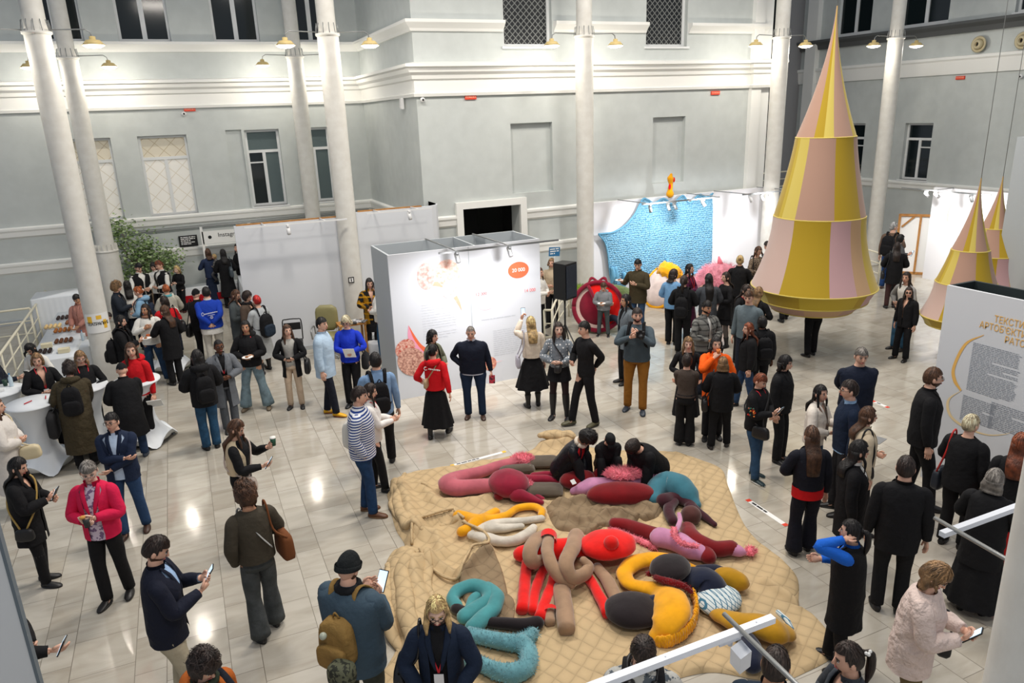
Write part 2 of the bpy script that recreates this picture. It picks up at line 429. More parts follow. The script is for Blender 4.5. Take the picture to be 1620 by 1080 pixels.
moulding('trim_5', WP[:3]+[(6.4, 18)], band(2.38, 2.6)); moulding('trim_6', [(8.36, 18), (16.4, 18)], band(2.38, 2.6))
moulding('trim_7', WP[:3]+[(6.5, 18)], band(1.43, 1.66, .07)); moulding('trim_8', [(8.25, 18), (16.4, 18)], band(1.45, 1.67, .07))
dt = MB()
for q in (((6.46, 17.95, 1.47), (.18, .12, 2.94)), ((8.26, 17.95, 1.47), (.18, .12, 2.94)), ((7.36, 17.95, 2.855), (1.62, .12, .17))): dt.box(*q)
struct('door_1', dt, M_TRIM)
RP = [(23, 23.5), (23, -4)]
moulding('trim_9', RP, [(0, 5.75), (.06, 5.75), (.08, 5.85), (.12, 6.15), (.16, 6.2), (.16, 6.28), (0, 6.3)])
moulding('trim_10', RP, [(0, 6.95), (.1, 6.95), (.14, 7.1), (.3, 7.2), (.3, 7.28), (0, 7.3)], mat('dark_ledge', (84, 86, 86), .8))
moulding('trim_11', RP, band(2.1, 2.32)); moulding('baseboard_left', WP[:2], [(0, 0), (.04, 0), (.04, .14), (0, .15)], M_PANELG)
# cable ducting under the left moulding
struct('trim_12', MB().tube([(-2.3, 23.42, 2.2), (5.4, 23.42, 2.28)], .018, 6).tube([(-2.3, 23.42, 2.25), (5.4, 23.42, 2.33)], .012, 6), M_METAL)

# landing in the right bay with its rail
struct('floor_landing', MB().box((19.8, 22.2, 1.75), (6.2, 2.5, .3)), M_PANELG)
def railing(label, P, h, posts, group=None, m=None):
    o = empty('railing', P[0]); tag(o, label, 'railing', group)
    P = [Vector(p)-Vector(P[0]) for p in P]; m = m or M_CREAM
    for k, fz in enumerate((1.0, .68, .36)):
        MB().tube([p+Vector((0, 0, h*fz)) for p in P], .026 if k == 0 else .015, 8).build('handrail' if k == 0 else 'rail', m, o)
    for i in range(posts+1):
        t = i/posts*(len(P)-1); a = min(int(t), len(P)-2); q = P[a].lerp(P[a+1], t-a)
        MB().tube([q, q+Vector((0, 0, h))], .02, 8).build('post', m, o)
    return o
railing('cream rail on the dark landing behind the tall hanging bell', [(17.0, 21.0, 1.9), (23.0, 21.0, 1.9)], .8, 7)
tag(MB().box((0, 0, .12), (.35, .2, .24)).build('storage_box', mat('blue_crate', (70, 150, 180), .6), None, (20.0, 21.4, 1.9)), 'small blue box on the landing beside a column', 'box')
railing('cream handrail running along the buffet table', [(-3.62, 15.6, 0), (-3.65, 22.6, 0)], 1.0, 8)
railing('short cream rail along the grey wall behind the buffet rail', [(-7.5, 20.5, 0), (-3.75, 20.7, 0)], .97, 4)
railing('cream handrail curving beside the loudspeaker stand', [(6.862,13.985,0.0), (7.008,13.9,0.0), (7.846,15.171,0.0), (8.723,16.317,0.0), (9.132,16.969,0.0)], .95, 4)
railing('cream rail left of the man with a backpack at the far right', [(17.9, 14.7, 0), (18.5, 16.6, 0)], .9, 2)
railing('cream rail in front of the leaning canvas', [(19.9, 15.9, 0), (20.4, 14.6, 0)], .95, 2)

# ---------------------------------------------------------------- columns with lamp rings
def column(x, y, label, r=.22, base_ring=None, lamps=(-1, 1), zt=12, ring=True):
    b = MB(); b.lathe([(r*1.02, 0), (r*1.02, .05), (r, .06), (r, .1), (r, 6.72), (r, 6.78), (r*.86, 6.8), (r*.86, 6.85), (r*.86, zt)], seg=32)
    o = b.build('column', M_COL, None, (x, y, 0)); tag(o, label, 'column', 'round white columns')
    if base_ring:
        MB().lathe([(r*1.3, 0), (r*1.3, .04), (r*1.3, base_ring-.03), (r*1.3, base_ring), (r*1.36, base_ring+.005), (r*1.36, base_ring+.045), (r, base_ring+.06)], seg=32).build('drum', M_COL, o)
        f = MB()
        for k in range(14):
            a = 2*PI*k/14; f.box((math.cos(a)*r*1.14, math.sin(a)*r*1.14, base_ring+.12), (r*.28, .02, .18), a)
        f.build('fin', M_COL, o)
    if not ring: return o
    MB().lathe([(r*1.0, 6.74), (r*1.14, 6.76), (r*1.14, 6.8), (r*.86, 6.81)], seg=32).build('collar', M_COL, o)
    f = MB()
    for k in range(12):
        a = 2*PI*k/12; c, s = math.cos(a), math.sin(a)
        f.tube([(c*r*1.12, s*r*1.12, 6.8), (c*r*.98, s*r*.98, 7.0)], .008, 5)
    f.build('bracket', M_METAL, o)
    for sx in lamps:
        g = MB().tube([(sx*r, 0, 6.83), (sx*.78, 0, 6.85), (sx*.86, 0, 6.8), (sx*.88, 0, 6.68)], .012, 6)
        arm = g.build('lamp_arm', M_METAL, o)
    return o
LAMPS = []
def hang_lamp(x, y, z, label, on=True):
    o = empty('hanging_lamp', (x, y, z)); tag(o, label, 'lamp', 'lamps on the column arms')
    MB().lathe([(.03, .13), (.055, .12), (.055, .07), (.12, .06), (.2, -.03), (.195, -.03), (.11, .05), (.02, .055)], seg=20, cap=False).build('lamp_shade', M_SHADE, o)
    MB().lathe([(.0, -.005), (.1, -.008), (.18, -.03), (.18, -.04), (.12, -.07), (0, -.085)], seg=20, cap=False).build('diffuser', M_GLOW if on else M_SHADE, o)
    if on: lamp('lamp_light', 'POINT', (x, y, z-.14), 48, (1, .93, .82), .08)
COLS = [(-1.93, 16.75, 'white column wearing the yellow poster beside the buffet', None, (-1, 1)),
        (-2.03, 22.5, 'white column with a drum base in front of the green tree', 1.9, (-1, 1)),
        (3.33, 16.75, 'white column with the small square sign between two white partitions', None, (-1, 1)),
        (3.5, 22.5, 'white column in the back row behind the left white partition', None, (-1, 1)),
        (9.47, 16.75, 'white column directly left of the blue net', None, (-1, 1)),
        (15.63, 16.75, 'white column between the net wall and the big bell', None, (-1, 1)),
        (20.0, 16.75, 'white column at the right, behind the tall hanging bell', None, (-1, 1))]
for x, y, lb, br, ls in COLS:
    column(x, y, lb, base_ring=br, lamps=ls)
    for s in ls:
        side = 'left' if s < 0 else 'right'
        hang_lamp(x+s*.88, y, 6.6, 'lamp on %s arm of %s' % (side, lb.replace('white column ', 'column ').replace(' between two white partitions', '').replace(' in the back row', '')), True)

column(2.69, 1.25, 'pale column close to the camera at the lower right edge', ring=False)

# ---------------------------------------------------------------- exhibition partitions
def rod(b, a, c, r=.014): b.tube([a, c], r, 6)
def spot(x, y, z, rz, label, group='spotlights on the rails', parent=None, tilt=.6, m=None, L=.16):
    o = empty('spotlight', (x, y, z), rz); tag(o, label, 'spotlight', group)
    MB().box((0, 0, -.02), (.05, .1, .035)).tube([(0, 0, -.03), (0, 0, -.09)], .012, 6).build('mount', m or M_WMETAL, o)
    a = Vector((0, math.sin(tilt), -math.cos(tilt)))
    MB().tube([Vector((0, 0, -.08))-a*L*.3, Vector((0, 0, -.08))+a*L*.8], .042, 14).build('lamp_head', m or M_WMETAL, o)
    return o

# centre-left info box: hollow, open at the top
o = empty('exhibition_box', (3.19, 12.74, 0)); tag(o, 'open-topped white exhibition box with coloured photo circles on its front', 'exhibition wall')
W_, D_, Z_ = 3.0, 1.24, 2.75
MB().box((W_/2, .02, Z_/2), (W_, .04, Z_)).build('front_panel', M_PANEL, o)
MB().box((W_/2, D_-.02, Z_/2), (W_, .04, Z_)).build('back_panel', M_PANELG, o)
MB().box((.02, D_/2, Z_/2), (.04, D_-.09, Z_)).build('side_panel', M_PANELG, o)
MB().box((W_-.02, D_/2, Z_/2), (.04, D_-.09, Z_)).build('side_panel', M_PANELG, o)
MB().box((W_*.56, D_/2, Z_-.12), (.03, D_-.09, .24)).box((W_*.72, D_*.75, Z_-.12), (.03, D_*.4, .24)).build('divider', M_PANELG, o)
MB().box((1.53, -.002, Z_/2), (.012, .006, Z_)).build('seam', M_PANELG, o)
b = MB(); rod(b, (1.1, D_, Z_+.02), (1.1, -.55, Z_+.05)); rod(b, (2.1, D_, Z_+.02), (2.1, -.55, Z_+.05))
b.box((1.95, -.55, Z_+.04), (2.35, .035, .035)); b.build('rail', M_METAL, o)
def disc(parent, cx, cz, rx, rz_, m, y=-.004, name='printed_circle', rot=0, mp=None):
    b = MB(); P = []
    for k in range(28):
        a = 2*PI*k/28; u, v = rx*math.cos(a), rz_*math.sin(a)
        P.append((cx+u*math.cos(rot)-v*math.sin(rot), y, cz+u*math.sin(rot)+v*math.cos(rot)))
    if mp: P = [mp(p) for p in P]
    b.add(P, [tuple(range(28))], 0, False); return b.build(name, m, parent)
def photo_mat(n, a, c, s): return mat('printed_photo', a, .6, 'noise', c, s*90)
# front face: u = x - 3.19, z
def bx(x, y): return None
PH = [((3.874,12.74,2.29), .17, .25, (206, 150, 140), (236, 222, 216)), ((4.289,12.74,2.299), .24, .26, (222, 160, 140), (240, 224, 214)),
      ((4.344,12.74,1.993), .2, .17, (214, 176, 168), (246, 240, 238)), ((3.375,12.74,0.989), .2, .17, (190, 62, 44), (238, 196, 176)),
      ((3.486,12.74,0.71), .26, .3, (150, 90, 78), (232, 184, 162))]
for k, (p, rx, rz_, a, c) in enumerate(PH):
    disc(o, p[0]-3.19, p[2], rx, rz_, photo_mat(k, a, c, .05+.01*k), -.004-.001*k, 'photo_circle', .2*k)
M_PEACH = mat('peach_print', (238, 178, 150), .6); M_ORG = mat('orange_print', (240, 110, 70), .6); M_PINK = mat('pink_print', (240, 160, 186), .6); M_PALE = mat('pale_pink_print', (246, 214, 220), .6)
def crescent(parent, P, Q, m, y=-.003, mp=None, name='printed_arc'):
    b = MB(); n = len(P); V = [(p[0], y, p[1]) for p in P]+[(q[0], y, q[1]) for q in Q]
    if mp: V = [mp(v) for v in V]
    b.add(V, [(i, i+1, n+i+1, n+i) for i in range(n-1)], 0, False); return b.build(name, m, parent)
def arc(cx, cz, rx, rz_, a0, a1, n=16): return [(cx+rx*math.cos(a0+(a1-a0)*i/n), cz+rz_*math.sin(a0+(a1-a0)*i/n)) for i in range(n+1)]
def px_arc(L1, L2, m, y=-.003):
    A_, _ = catmull([Vector(p) for p in L1], [0]*len(L1), 5); B_, _ = catmull([Vector(p) for p in L2], [0]*len(L2), 5)
    crescent(o, [(p.x-3.19, p.z) for p in A_], [(p.x-3.19, p.z) for p in B_], m, y)
px_arc([(3.812,12.74,2.109),(3.986,12.74,2.17),(4.18,12.74,2.134),(4.369,12.74,1.99),(4.492,12.74,1.743),(4.531,12.74,1.541)], [(3.811,12.74,2.097),(4.005,12.74,2.096),(4.173,12.74,2.039),(4.315,12.74,1.924),(4.428,12.74,1.727),(4.531,12.74,1.541)], M_PEACH)
px_arc([(3.47,12.74,1.426),(3.441,12.74,1.211),(3.487,12.74,1.033),(3.643,12.74,0.834)], [(3.47,12.74,1.426),(3.536,12.74,1.184),(3.631,12.74,0.997),(3.732,12.74,0.856)], M_PINK)
px_arc([(3.47,12.74,1.426),(3.536,12.74,1.184),(3.631,12.74,0.997),(3.732,12.74,0.856)], [(3.47,12.74,1.426),(3.585,12.74,1.189),(3.682,12.74,1.026),(3.775,12.74,0.936)], M_ORG, -.0035)
px_arc([(4.95,12.74,0.654),(5.024,12.74,0.525),(5.141,12.74,0.44),(5.33,12.74,0.421)], [(4.948,12.74,0.616),(5.008,12.74,0.476),(5.139,12.74,0.401),(5.33,12.74,0.421)], M_PALE)
q = (5.724,12.74,2.191); disc(o, q[0]-3.19, q[2], .22, .16, M_ORG, -.004)
q = (5.026,12.74,1.646); disc(o, q[0]-3.19, q[2], .2, .15, M_PALE, -.004)
q = (5.045,12.74,0.404); disc(o, q[0]-3.19, q[2], .14, .14, photo_mat(9, (190, 80, 90), (240, 190, 150), .05), -.004, 'photo_circle')
M_PTXT = mat('pink_lettering', (232, 130, 130), .6); M_GTXT = mat('grey_lettering', (196, 200, 206), .6); M_GTXT2 = mat('faint_lettering', (208, 211, 217), .6)
q = (5.953,12.74,1.762); words('14 000', .09, (q[0]-3.19, -.006, q[2]), (PI/2, 0, 0), M_PTXT, parent=o, align='CENTER')
q = (4.931,12.74,1.82); words('12 000', .085, (q[0]-3.19, -.006, q[2]), (PI/2, 0, 0), M_PTXT, parent=o, align='CENTER')
q = (5.724,12.74,2.191); words('20 000', .1, (q[0]-3.19, -.008, q[2]), (PI/2, 0, 0), M_PAPER, parent=o, align='CENTER')
def text_block(parent, u0, z0, w, n, lh, m, mp, seed, th=.35, name='printed_text'):
    rnd = random.Random(seed); b = MB()
    for i in range(n):
        u = u0; end = u0+w*(rnd.uniform(.35, .7) if i == n-1 or rnd.random() < .12 else rnd.uniform(.92, 1))
        while u < end:
            l = rnd.uniform(lh*.8, lh*3.4); l = min(l, end-u+.001)
            z = z0-i*lh
            V = [(u, 0, z), (u+l, 0, z), (u+l, 0, z+lh*th), (u, 0, z+lh*th)]
            b.add([mp(v) for v in V], [(0, 1, 2, 3)], 0, False); u += l+lh*.35
    return b.build(name, m, parent)
idm = lambda v: (v[0], -.004, v[2])
text_block(o, .55, 1.75, .7, 14, .05, M_GTXT2, idm, 1, .2); text_block(o, 1.72, 1.3, 1.05, 1, .05, M_GTXT, idm, 2, .3); text_block(o, 1.95, 1.05, .9, 13, .042, M_GTXT, idm, 3, .22)
spot(4.29, 12.17, 2.79, PI, 'grey spotlight over the photo circles of the open-topped box', m=M_METAL)
spot(5.3, 12.17, 2.79, PI, 'grey spotlight over the orange oval of the open-topped box', m=M_METAL)
lamp('box_wall_spot', 'SPOT', (4.3, 11.6, 2.75), 130, (1, .98, 1), .06, (4.0, 12.74, 1.3), 120, 1)
lamp('box_wall_spot', 'SPOT', (5.3, 11.6, 2.75), 130, (1, .98, 1), .06, (5.4, 12.74, 1.3), 120, 1)

# left white partitions
def partition(x0, x1, y, z, label, curve=False):
    o = empty('partition', (x0, y, 0)); tag(o, label, 'partition wall')
    if curve:
        P = [(0, 0), (x1-x0-.35, 0)]+[(x1-x0-.35+.4*math.sin(a), .4-.4*math.cos(a)) for a in (.4, .8, 1.2, 1.57)]+[(x1-x0+.05, 1.6)]
    else: P = [(0, 0), (x1-x0, 0)]
    b = MB(); n = len(P); V = []
    for th in (0, .08):
        for px_, py_ in P: V += [(px_, py_+th*(1 if not curve else 1), 0), (px_, py_+th, z)]
    F_ = [(2*i, 2*i+2, 2*i+3, 2*i+1) for i in range(n-1)]+[(2*n+2*i, 2*n+2*i+1, 2*n+2*i+3, 2*n+2*i+2) for i in range(n-1)]
    F_ += [(2*i+1, 2*i+3, 2*n+2*i+3, 2*n+2*i+1) for i in range(n-1)]+[(0, 1, 2*n+1, 2*n), (2*n-2, 4*n-2, 4*n-1, 2*n-1)]
    b.add(V, F_, 0, False); b.build('panel', M_PANEL, o)
    w = x1-x0-(.4 if curve else 0)
    MB().box((w/2, .04, z+.015), (w-.1, .06, .03)).build('batten', M_WOOD, o)
    MB().box((w/2, -.012, .05), (w, .02, .1)).build('skirting', M_PANELG, o)
    r = MB(); rod(r, (w*.25, 0, z+.02), (w*.25+.03, -.5, z+.02), .012); rod(r, (w*.8, 0, z+.02), (w*.8+.03, -.5, z+.02), .012)
    r.box((w*.55, -.5, z+.01), (w*.95, .03, .03)); r.build('rail', M_WMETAL, o)
    return o
partition(.95, 3.22, 16.9, 2.97, 'white partition with bare timber top edge, left of the column')
partition(3.6, 5.62, 16.95, 3.04, 'white partition with rounded right end, right of the column', True)
spot(2.0, 16.37, 2.97, PI, 'small white spotlight over the left timber-topped partition'); spot(4.7, 16.42, 3.04, PI, 'small white spotlight over the rounded partition')

# blue-net exhibit wall
o = empty('exhibit_wall', (9.98, 17.2, 0)); tag(o, 'white exhibit wall behind the blue knitted net', 'exhibition wall')
MB().box((2.9, .05, 1.36), (5.85, .1, 2.72)).build('panel', mat('white_wall_paint', (232, 232, 236), .8), o)
b = MB()
for x in (.75, 3.0, 3.45+.5, 5.5): rod(b, (x, 0, 2.75), (x+.15, -1.2, 2.75), .013)
b.box((1.95, -1.2, 2.74), (2.45, .03, .035)); b.box((4.9, -1.2, 2.74), (1.9, .03, .035)); b.build('rail', M_METAL, o)
for k, x in enumerate((10.95, 11.5, 11.7, 12.6)): spot(x, 16.0, 2.72, PI+(k-1)*.3, 'spotlight %s on the rail before the blue net' % ['leftmost', 'second from the left', 'third from the left', 'rightmost'][k], m=M_METAL if k < 3 else None)
for k, x in enumerate((14.2, 14.6, 14.9)): spot(x, 16.0, 2.72, PI, 'white spotlight on the right rail of the net wall, %s' % ['left one', 'middle one', 'right one'][k])
for x, aimx, pw in ((11.2, 11.3, 190), (12.7, 12.8, 230), (14.7, 14.9, 150)): lamp('net_wall_spot', 'SPOT', (x, 15.5, 2.75), pw, (.97, .98, 1), .06, (aimx, 17.2, 1.3), 125, 1)

# text wall at the right, facing left
o = empty('text_wall', (8.9, 6.26, 0)); tag(o, 'white text wall with orange headline and golden arcs', 'exhibition wall')
TW = 4.4
MB().box((.02, -TW/2, 1.375), (.04, TW, 2.75)).build('front_panel', M_PANEL, o)
MB().box((.5, -TW/2, 1.375), (.04, TW, 2.75)).build('back_panel', M_DEDGE, o)
MB().box((.26, -.02, 1.375), (.44, .04, 2.75)).build('side_panel', M_DEDGE, o)
MB().box((.26, -TW+.02, 1.375), (.44, .04, 2.75)).build('side_panel', M_DEDGE, o)
MB().box((.26, -TW/2, 2.4), (.44, TW-.08, .02)).build('inner_shelf', M_DEDGE, o)
tm = lambda v: (-.005+v[1]*0, -v[0], v[2])
M_GOLD = mat('orange_print_2', (238, 186, 98), .6); M_GOLD2 = mat('pale_gold_print', (240, 216, 168), .6); M_TX = mat('grey_text_print', (142, 148, 158), .7)
RT = (PI/2, 0, -PI/2)
q1 = (8.9,5.593,2.456); q2 = (8.9,5.761,2.35); q3 = (8.9,5.428,2.264)
for q, t in ((q1, 'ТЕКСТИЛЬНІ'), (q2, "АРТОБ'ЄКТИ ВІД"), (q3, 'РАТОК')):
    words(t, .118, (-.006, q[1]-6.26, q1[2]+{'Т': 0, 'А': -.112, 'Р': -.224}[t[0]]), RT, M_GOLD, parent=o, sx=.78, extrude=.001)
A = [(8.9,5.684,2.222), (8.9,5.881,2.044), (8.9,5.986,1.712), (8.9,5.952,1.547), (8.9,5.855,1.429)]
Bq = [(8.9,5.685,2.23), (8.9,5.916,2.051), (8.9,6.028,1.699), (8.9,5.992,1.517), (8.9,5.879,1.413)]
def smooth2(L):
    P, _ = catmull([Vector(p) for p in L], [0]*len(L), 6); return [(-(p.y-6.26), p.z) for p in P]
crescent(o, smooth2(A), smooth2(Bq), M_GOLD, mp=tm)
A = [(8.9,5.855,1.429), (8.9,5.996,1.248), (8.9,5.949,1.057), (8.9,5.759,0.975), (8.9,5.46,0.968), (8.9,5.232,1.059), (8.9,5.122,1.153)]
Bq = [(8.9,5.863,1.427), (8.9,6.03,1.236), (8.9,5.982,1.035), (8.9,5.771,0.943), (8.9,5.457,0.952), (8.9,5.23,1.051), (8.9,5.122,1.153)]
crescent(o, smooth2(A), smooth2(Bq), M_GOLD2, mp=tm)
q = (8.9,5.803,2.09); text_block(o, 6.26-q[1], q[2], .62, 30, .0215, M_TX, tm, 4, .38)
q = (8.9,5.828,1.368); text_block(o, 6.26-q[1], q[2], .44, 15, .0235, M_TX, tm, 5, .38)
q = (8.9,5.455,1.402); text_block(o, 6.26-q[1], q[2], .46, 15, .0235, M_TX, tm, 6, .38)

# far white partition with golden arc, tall grey block, leaning canvas
o = empty('partition', (19.6, 14.6, 0)); tag(o, 'brightly lit white partition behind the small hanging bells', 'partition wall')
MB().box((.05, -2.4, 1.32), (.1, 4.8, 2.64)).build('panel', mat('white_wall_paint', (232, 232, 236), .8), o)
b = MB(); rod(b, (0, -.6, 2.66), (-.8, -.6, 2.66)); b.box((-.8, -.9, 2.65), (.03, 2.6, .03)); b.build('rail', M_METAL, o)
crescent(o, arc(.9, 1.9, .38, .5, 2.2, 3.5), arc(.93, 1.9, .38, .5, 2.2, 3.5), M_GOLD2, mp=lambda v: (-.006, -v[0], v[2]))
spot(18.78, 14.2, 2.63, -PI/2, 'left white spotlight at the far partition rail', tilt=.9); spot(18.78, 13.9, 2.63, -PI/2-.3, 'second white spotlight at the far partition rail', tilt=.9); spot(18.78, 12.9, 2.63, -PI/2, 'third spotlight at the far partition rail', m=M_METAL)
for y in (14.0, 12.6): lamp('far_wall_spot', 'SPOT', (18.3, y, 2.7), 170, (1, .98, .96), .06, (19.6, y-.2, 1.3), 125, 1)
o = tag(MB().box((0, 0, 2.14), (.3, 9.5, 4.28)).build('partition', M_PANELG, None, (15.3, 4.9, 0)), 'tall pale grey block wall behind the text wall', 'partition wall')
o = empty('leaning_canvas', (19.5, 15.5, 0), -.9); tag(o, 'back of a wooden canvas stretcher leaning behind the rail', 'canvas')
b = MB()
for q in (((0, 0, .9), (.07, .05, 1.8)), ((1.1, 0, .9), (.07, .05, 1.8)), ((.55, 0, 1.77), (1.1, .05, .07)), ((.55, 0, .04), (1.1, .05, .07)), ((.55, 0, .9), (.06, .05, 1.75))): b.box(*q)
b.box((.25, .0, 1.6), (.5, .03, .05), 0, 0, 0, -.8)
b.build('stretcher', M_WOOD, o); MB().box((.55, .035, .9), (1.1, .01, 1.75)).build('canvas', M_PAPER, o)

# near rails over the partition below the camera
o = empty('rail_partition', (0.2, 1.0, 0)); tag(o, 'white spotlight rails on thin rods above a partition in the foreground', 'spotlight rail')
MB().box((2.4, 0, 1.36), (5.0, .08, 2.72)).build('panel', M_PANEL, o)
M_RAILW = mat('glossy_white_metal', (228, 232, 240), .35)
q = (2.211,2.173,2.8)
b = MB().box((q[0]-.2-1.2, q[1]-1.0, 2.8), (2.4, .035, .03))
for k in range(4): b.tube([(q[0]-.3-k*.5, q[1]-1.0, 2.816), (q[0]-.3-k*.5, q[1]-1.0, 2.818)], .004, 6)
b.build('rail', M_RAILW, o)
q2 = (3.515,2.301,2.8); MB().box((q2[0]-.2+.6, q2[1]-1.0, 2.8), (1.2, .035, .03)).build('rail', M_RAILW, o)
b = MB(); a = (2.01,2.276,2.82); rod(b, (a[0]-.2, a[1]-1.0, 2.825), (a[0]-.2, .0, 2.74), .012); b.build('rod', M_METAL, o)
b = MB(); a = (3.592,2.408,2.82); rod(b, (a[0]-.2, a[1]-1.0, 2.825), (a[0]-.2, .0, 2.74), .012); b.build('rod', M_METAL, o)
q = (1.969,2.2,2.75)
s_ = empty('spotlight', (q[0], q[1]+.0, 2.785)); tag(s_, 'large white rectangular spotlight under the foreground rail', 'spotlight', 'spotlights on the rails')
MB().box((0, 0, -.02), (.12, .05, .03)).tube([(.02, 0, -.03), (.02, 0, -.07)], .012, 8).build('mount', M_RAILW, s_)
MB().box((.06, -.03, -.13), (.065, .065, .17), 0, 0, .35, -.35).build('lamp_head', M_RAILW, s_)
# grey partition in the lower left corner
o = tag(MB().box((-1.5, 0, 1.375), (3.0, .06, 2.75)).box((0.0, 0, 1.375), (.02, .08, 2.76), mi=1).build('partition', [mat('light_grey_laminate', (206, 210, 214), .7), mat('blue_grey_edge', (96, 108, 118), .5)], None, (-1.46, 5.45, 0)), 'grey partition with a dark edge strip in the lower left corner', 'partition wall')

# small fixed things on the walls
def red_sign(p, mp_rot, label):
    o = empty('fire_sign', p, mp_rot); tag(o, label, 'sign', 'small red signs under the cornice')
    MB().box((0, -.02, 0), (.3, .03, .1)).build('sign_board', M_RED, o)
    words('ПОЖЕЖА', .06, (0, -.037, 0), (PI/2, 0, 0), mat('sign_lettering', (250, 200, 170), .5), parent=o, align='CENTER', extrude=.001)
red_sign((0.615,23.495,5.497), 0, 'small red sign on the left wall above the windows')
red_sign((6.937,17.995,5.486), 0, 'small red sign on the main wall, left of the centre column')
red_sign((14.454,17.995,5.421), 0, 'small red sign on the main wall, right of the centre column')
red_sign((22.995,16.704,5.635), -PI/2, 'small red sign on the right wall')
for p, rz, lb in (((0.449,23.45,5.383), 0, 'white dome camera beside the left red sign'), ((5.678,17.95,5.457), 0, 'white dome camera at the corner of the main wall'), ((22.95,14.779,5.567), -PI/2, 'white dome camera high on the right wall')):
    o = empty('dome_camera', p, rz); tag(o, lb, 'camera')
    MB().ball((0, -.03, 0), (.06, .05, .06), 16, 10).build('housing', M_WMETAL, o); MB().ball((0, -.07, 0), (.028, .02, .028), 12, 8).build('lens', M_BLACK, o)
q = (5.5,18.988,5.401)
tag(MB().box((-.04, 0, 0), (.07, .14, .26)).box((-.07, 0, -.08), (.03, .1, .06)).build('detector_box', M_WMETAL, None, q), 'white detector box on the wall left of the corner camera', 'sensor')
for q, lb in (((22.9,16.186,6.571), 'round beige air nozzle high on the right wall, fully visible'), ((22.9,14.857,6.553), 'round beige air nozzle cut by the right edge of the photo')):
    o = empty('air_nozzle', q, -PI/2); tag(o, lb, 'vent', 'air nozzles on the right wall')
    MB().lathe([(.22, 0), (.24, .03), (.2, .05), (.17, .02), (.12, -.02)], seg=24, cap=False).build('ring', mat('beige_plastic', (196, 184, 150), .5), o).rotation_euler = (PI/2, 0, 0)
    MB().lathe([(.15, .0), (.13, .1), (.07, .14), (.07, .02)], seg=20, cap=False).build('nozzle', mat('beige_plastic', (196, 184, 150), .5), o).rotation_euler = (PI/2, 0, 0)
    MB().lathe([(.0, .03), (.15, .031)], seg=20, cap=False).build('throat', M_DARK, o).rotation_euler = (PI/2, 0, 0)
q = (0.023,23.45,1.854)
o = empty('notice_board', q); tag(o, 'black notice with white lines of text on the left wall', 'sign')
MB().box((0, 0, 0), (.5, .02, .32)).build('board', M_BLACK, o)
text_block(o, -.2, .1, .4, 3, .05, M_PAPER, lambda v: (v[0], -.013, v[2]), 8, .5); text_block(o, -.2, -.05, .4, 2, .045, M_PAPER, lambda v: (v[0], -.013, v[2]), 9, .5)
q = (3.257,16.5,1.591)
o = empty('square_sign', (q[0], 16.52, q[2])); tag(o, 'small black-framed square sign with an i on the column', 'sign')
MB().box((0, 0, 0), (.13, .012, .13)).build('frame', M_BLACK, o); MB().box((0, -.008, 0), (.09, .004, .09)).build('sheet', M_PAPER, o); MB().box((0, -.012, -.01), (.022, .003, .045)).ball((0, -.012, .028), (.013, .002, .013), 8, 6).build('symbol', M_BLACK, o)
# poster wrapped on the first column
o = empty('poster', (-1.93, 16.75, 0)); tag(o, 'white poster with yellow shapes and black lettering wrapped on the column', 'poster')
def bent(u0, u1, z0, z1, r, n=12):
    b = MB(); R0 = []
    for i in range(n+1):
        a = -PI/2+.15+(u0+(u1-u0)*i/n)/r; R0.append([(math.cos(a)*r, math.sin(a)*r, z0), (math.cos(a)*r, math.sin(a)*r, z1)])
    return b.rings(R0, False, False, 0, True)
pz0 = 1.29
bent(-.24, .24, pz0-.16, pz0+.24, .232).build('sheet', M_PAPER, o)
M_YEL = mat('yellow_print', (240, 190, 60), .6)
bent(-.19, -.1, pz0+.05, pz0+.19, .234).build('printed_shape', M_YEL, o); bent(-.02, .08, pz0+.12, pz0+.2, .234).build('printed_shape', M_YEL, o); bent(.1, .17, pz0-.08, pz0+.1, .234).build('printed_shape', M_YEL, o)
for k, ch in enumerate('ТЕАТРАЛЬНІ'):
    u = -.19+k*.043; a = -PI/2+.15+u/.236
    words(ch, .09, (math.cos(a)*.237, math.sin(a)*.237, pz0+.03), (PI/2, 0, a+PI/2), M_BLACK, parent=o, align='CENTER', extrude=.001)
# floor stickers
def sticker(a, c, w, label, m2):
    a, c = Vector(a), Vector(c); d = (c-a); L_ = d.length; rz = math.atan2(d.y, d.x)
    o = empty('floor_sticker', (a.x, a.y, 0), rz); tag(o, label, 'sticker', 'strip stickers on the tiles')
    MB().box((L_/2, 0, .002), (L_, w, .003)).build('strip', M_PAPER, o)
    MB().box((.03, 0, .0042), (.06, w, .002)).box((L_-.03, 0, .0042), (.06, w, .002)).build('end_mark', m2, o)
    text_block(o, .1, -w*.2, L_-.2, 1, w*.5, M_BLACK, lambda v: (v[0], v[2], .0045), 11, .9)
sticker((6.345,6.862,0.0), (6.331,6.118,0.0), .07, 'white strip sticker with red ends on the floor right of the quilt', M_RED)
sticker((3.124,9.701,0.0), (4.064,9.764,0.0), .06, 'white strip sticker on the floor behind the quilt', M_YEL)
sticker((10.605,8.546,0.0), (10.585,8.19,0.0), .07, 'short strip sticker behind the man with hands behind his back', M_RED)
tag(MB().box((0, 0, .003), (.28, .18, .004), .3).build('floor_plate', mat('grey_plate', (130, 132, 134), .5), None, (9.358,7.369,0.0)), 'small grey rectangular plate set on the floor at the right', 'plate')

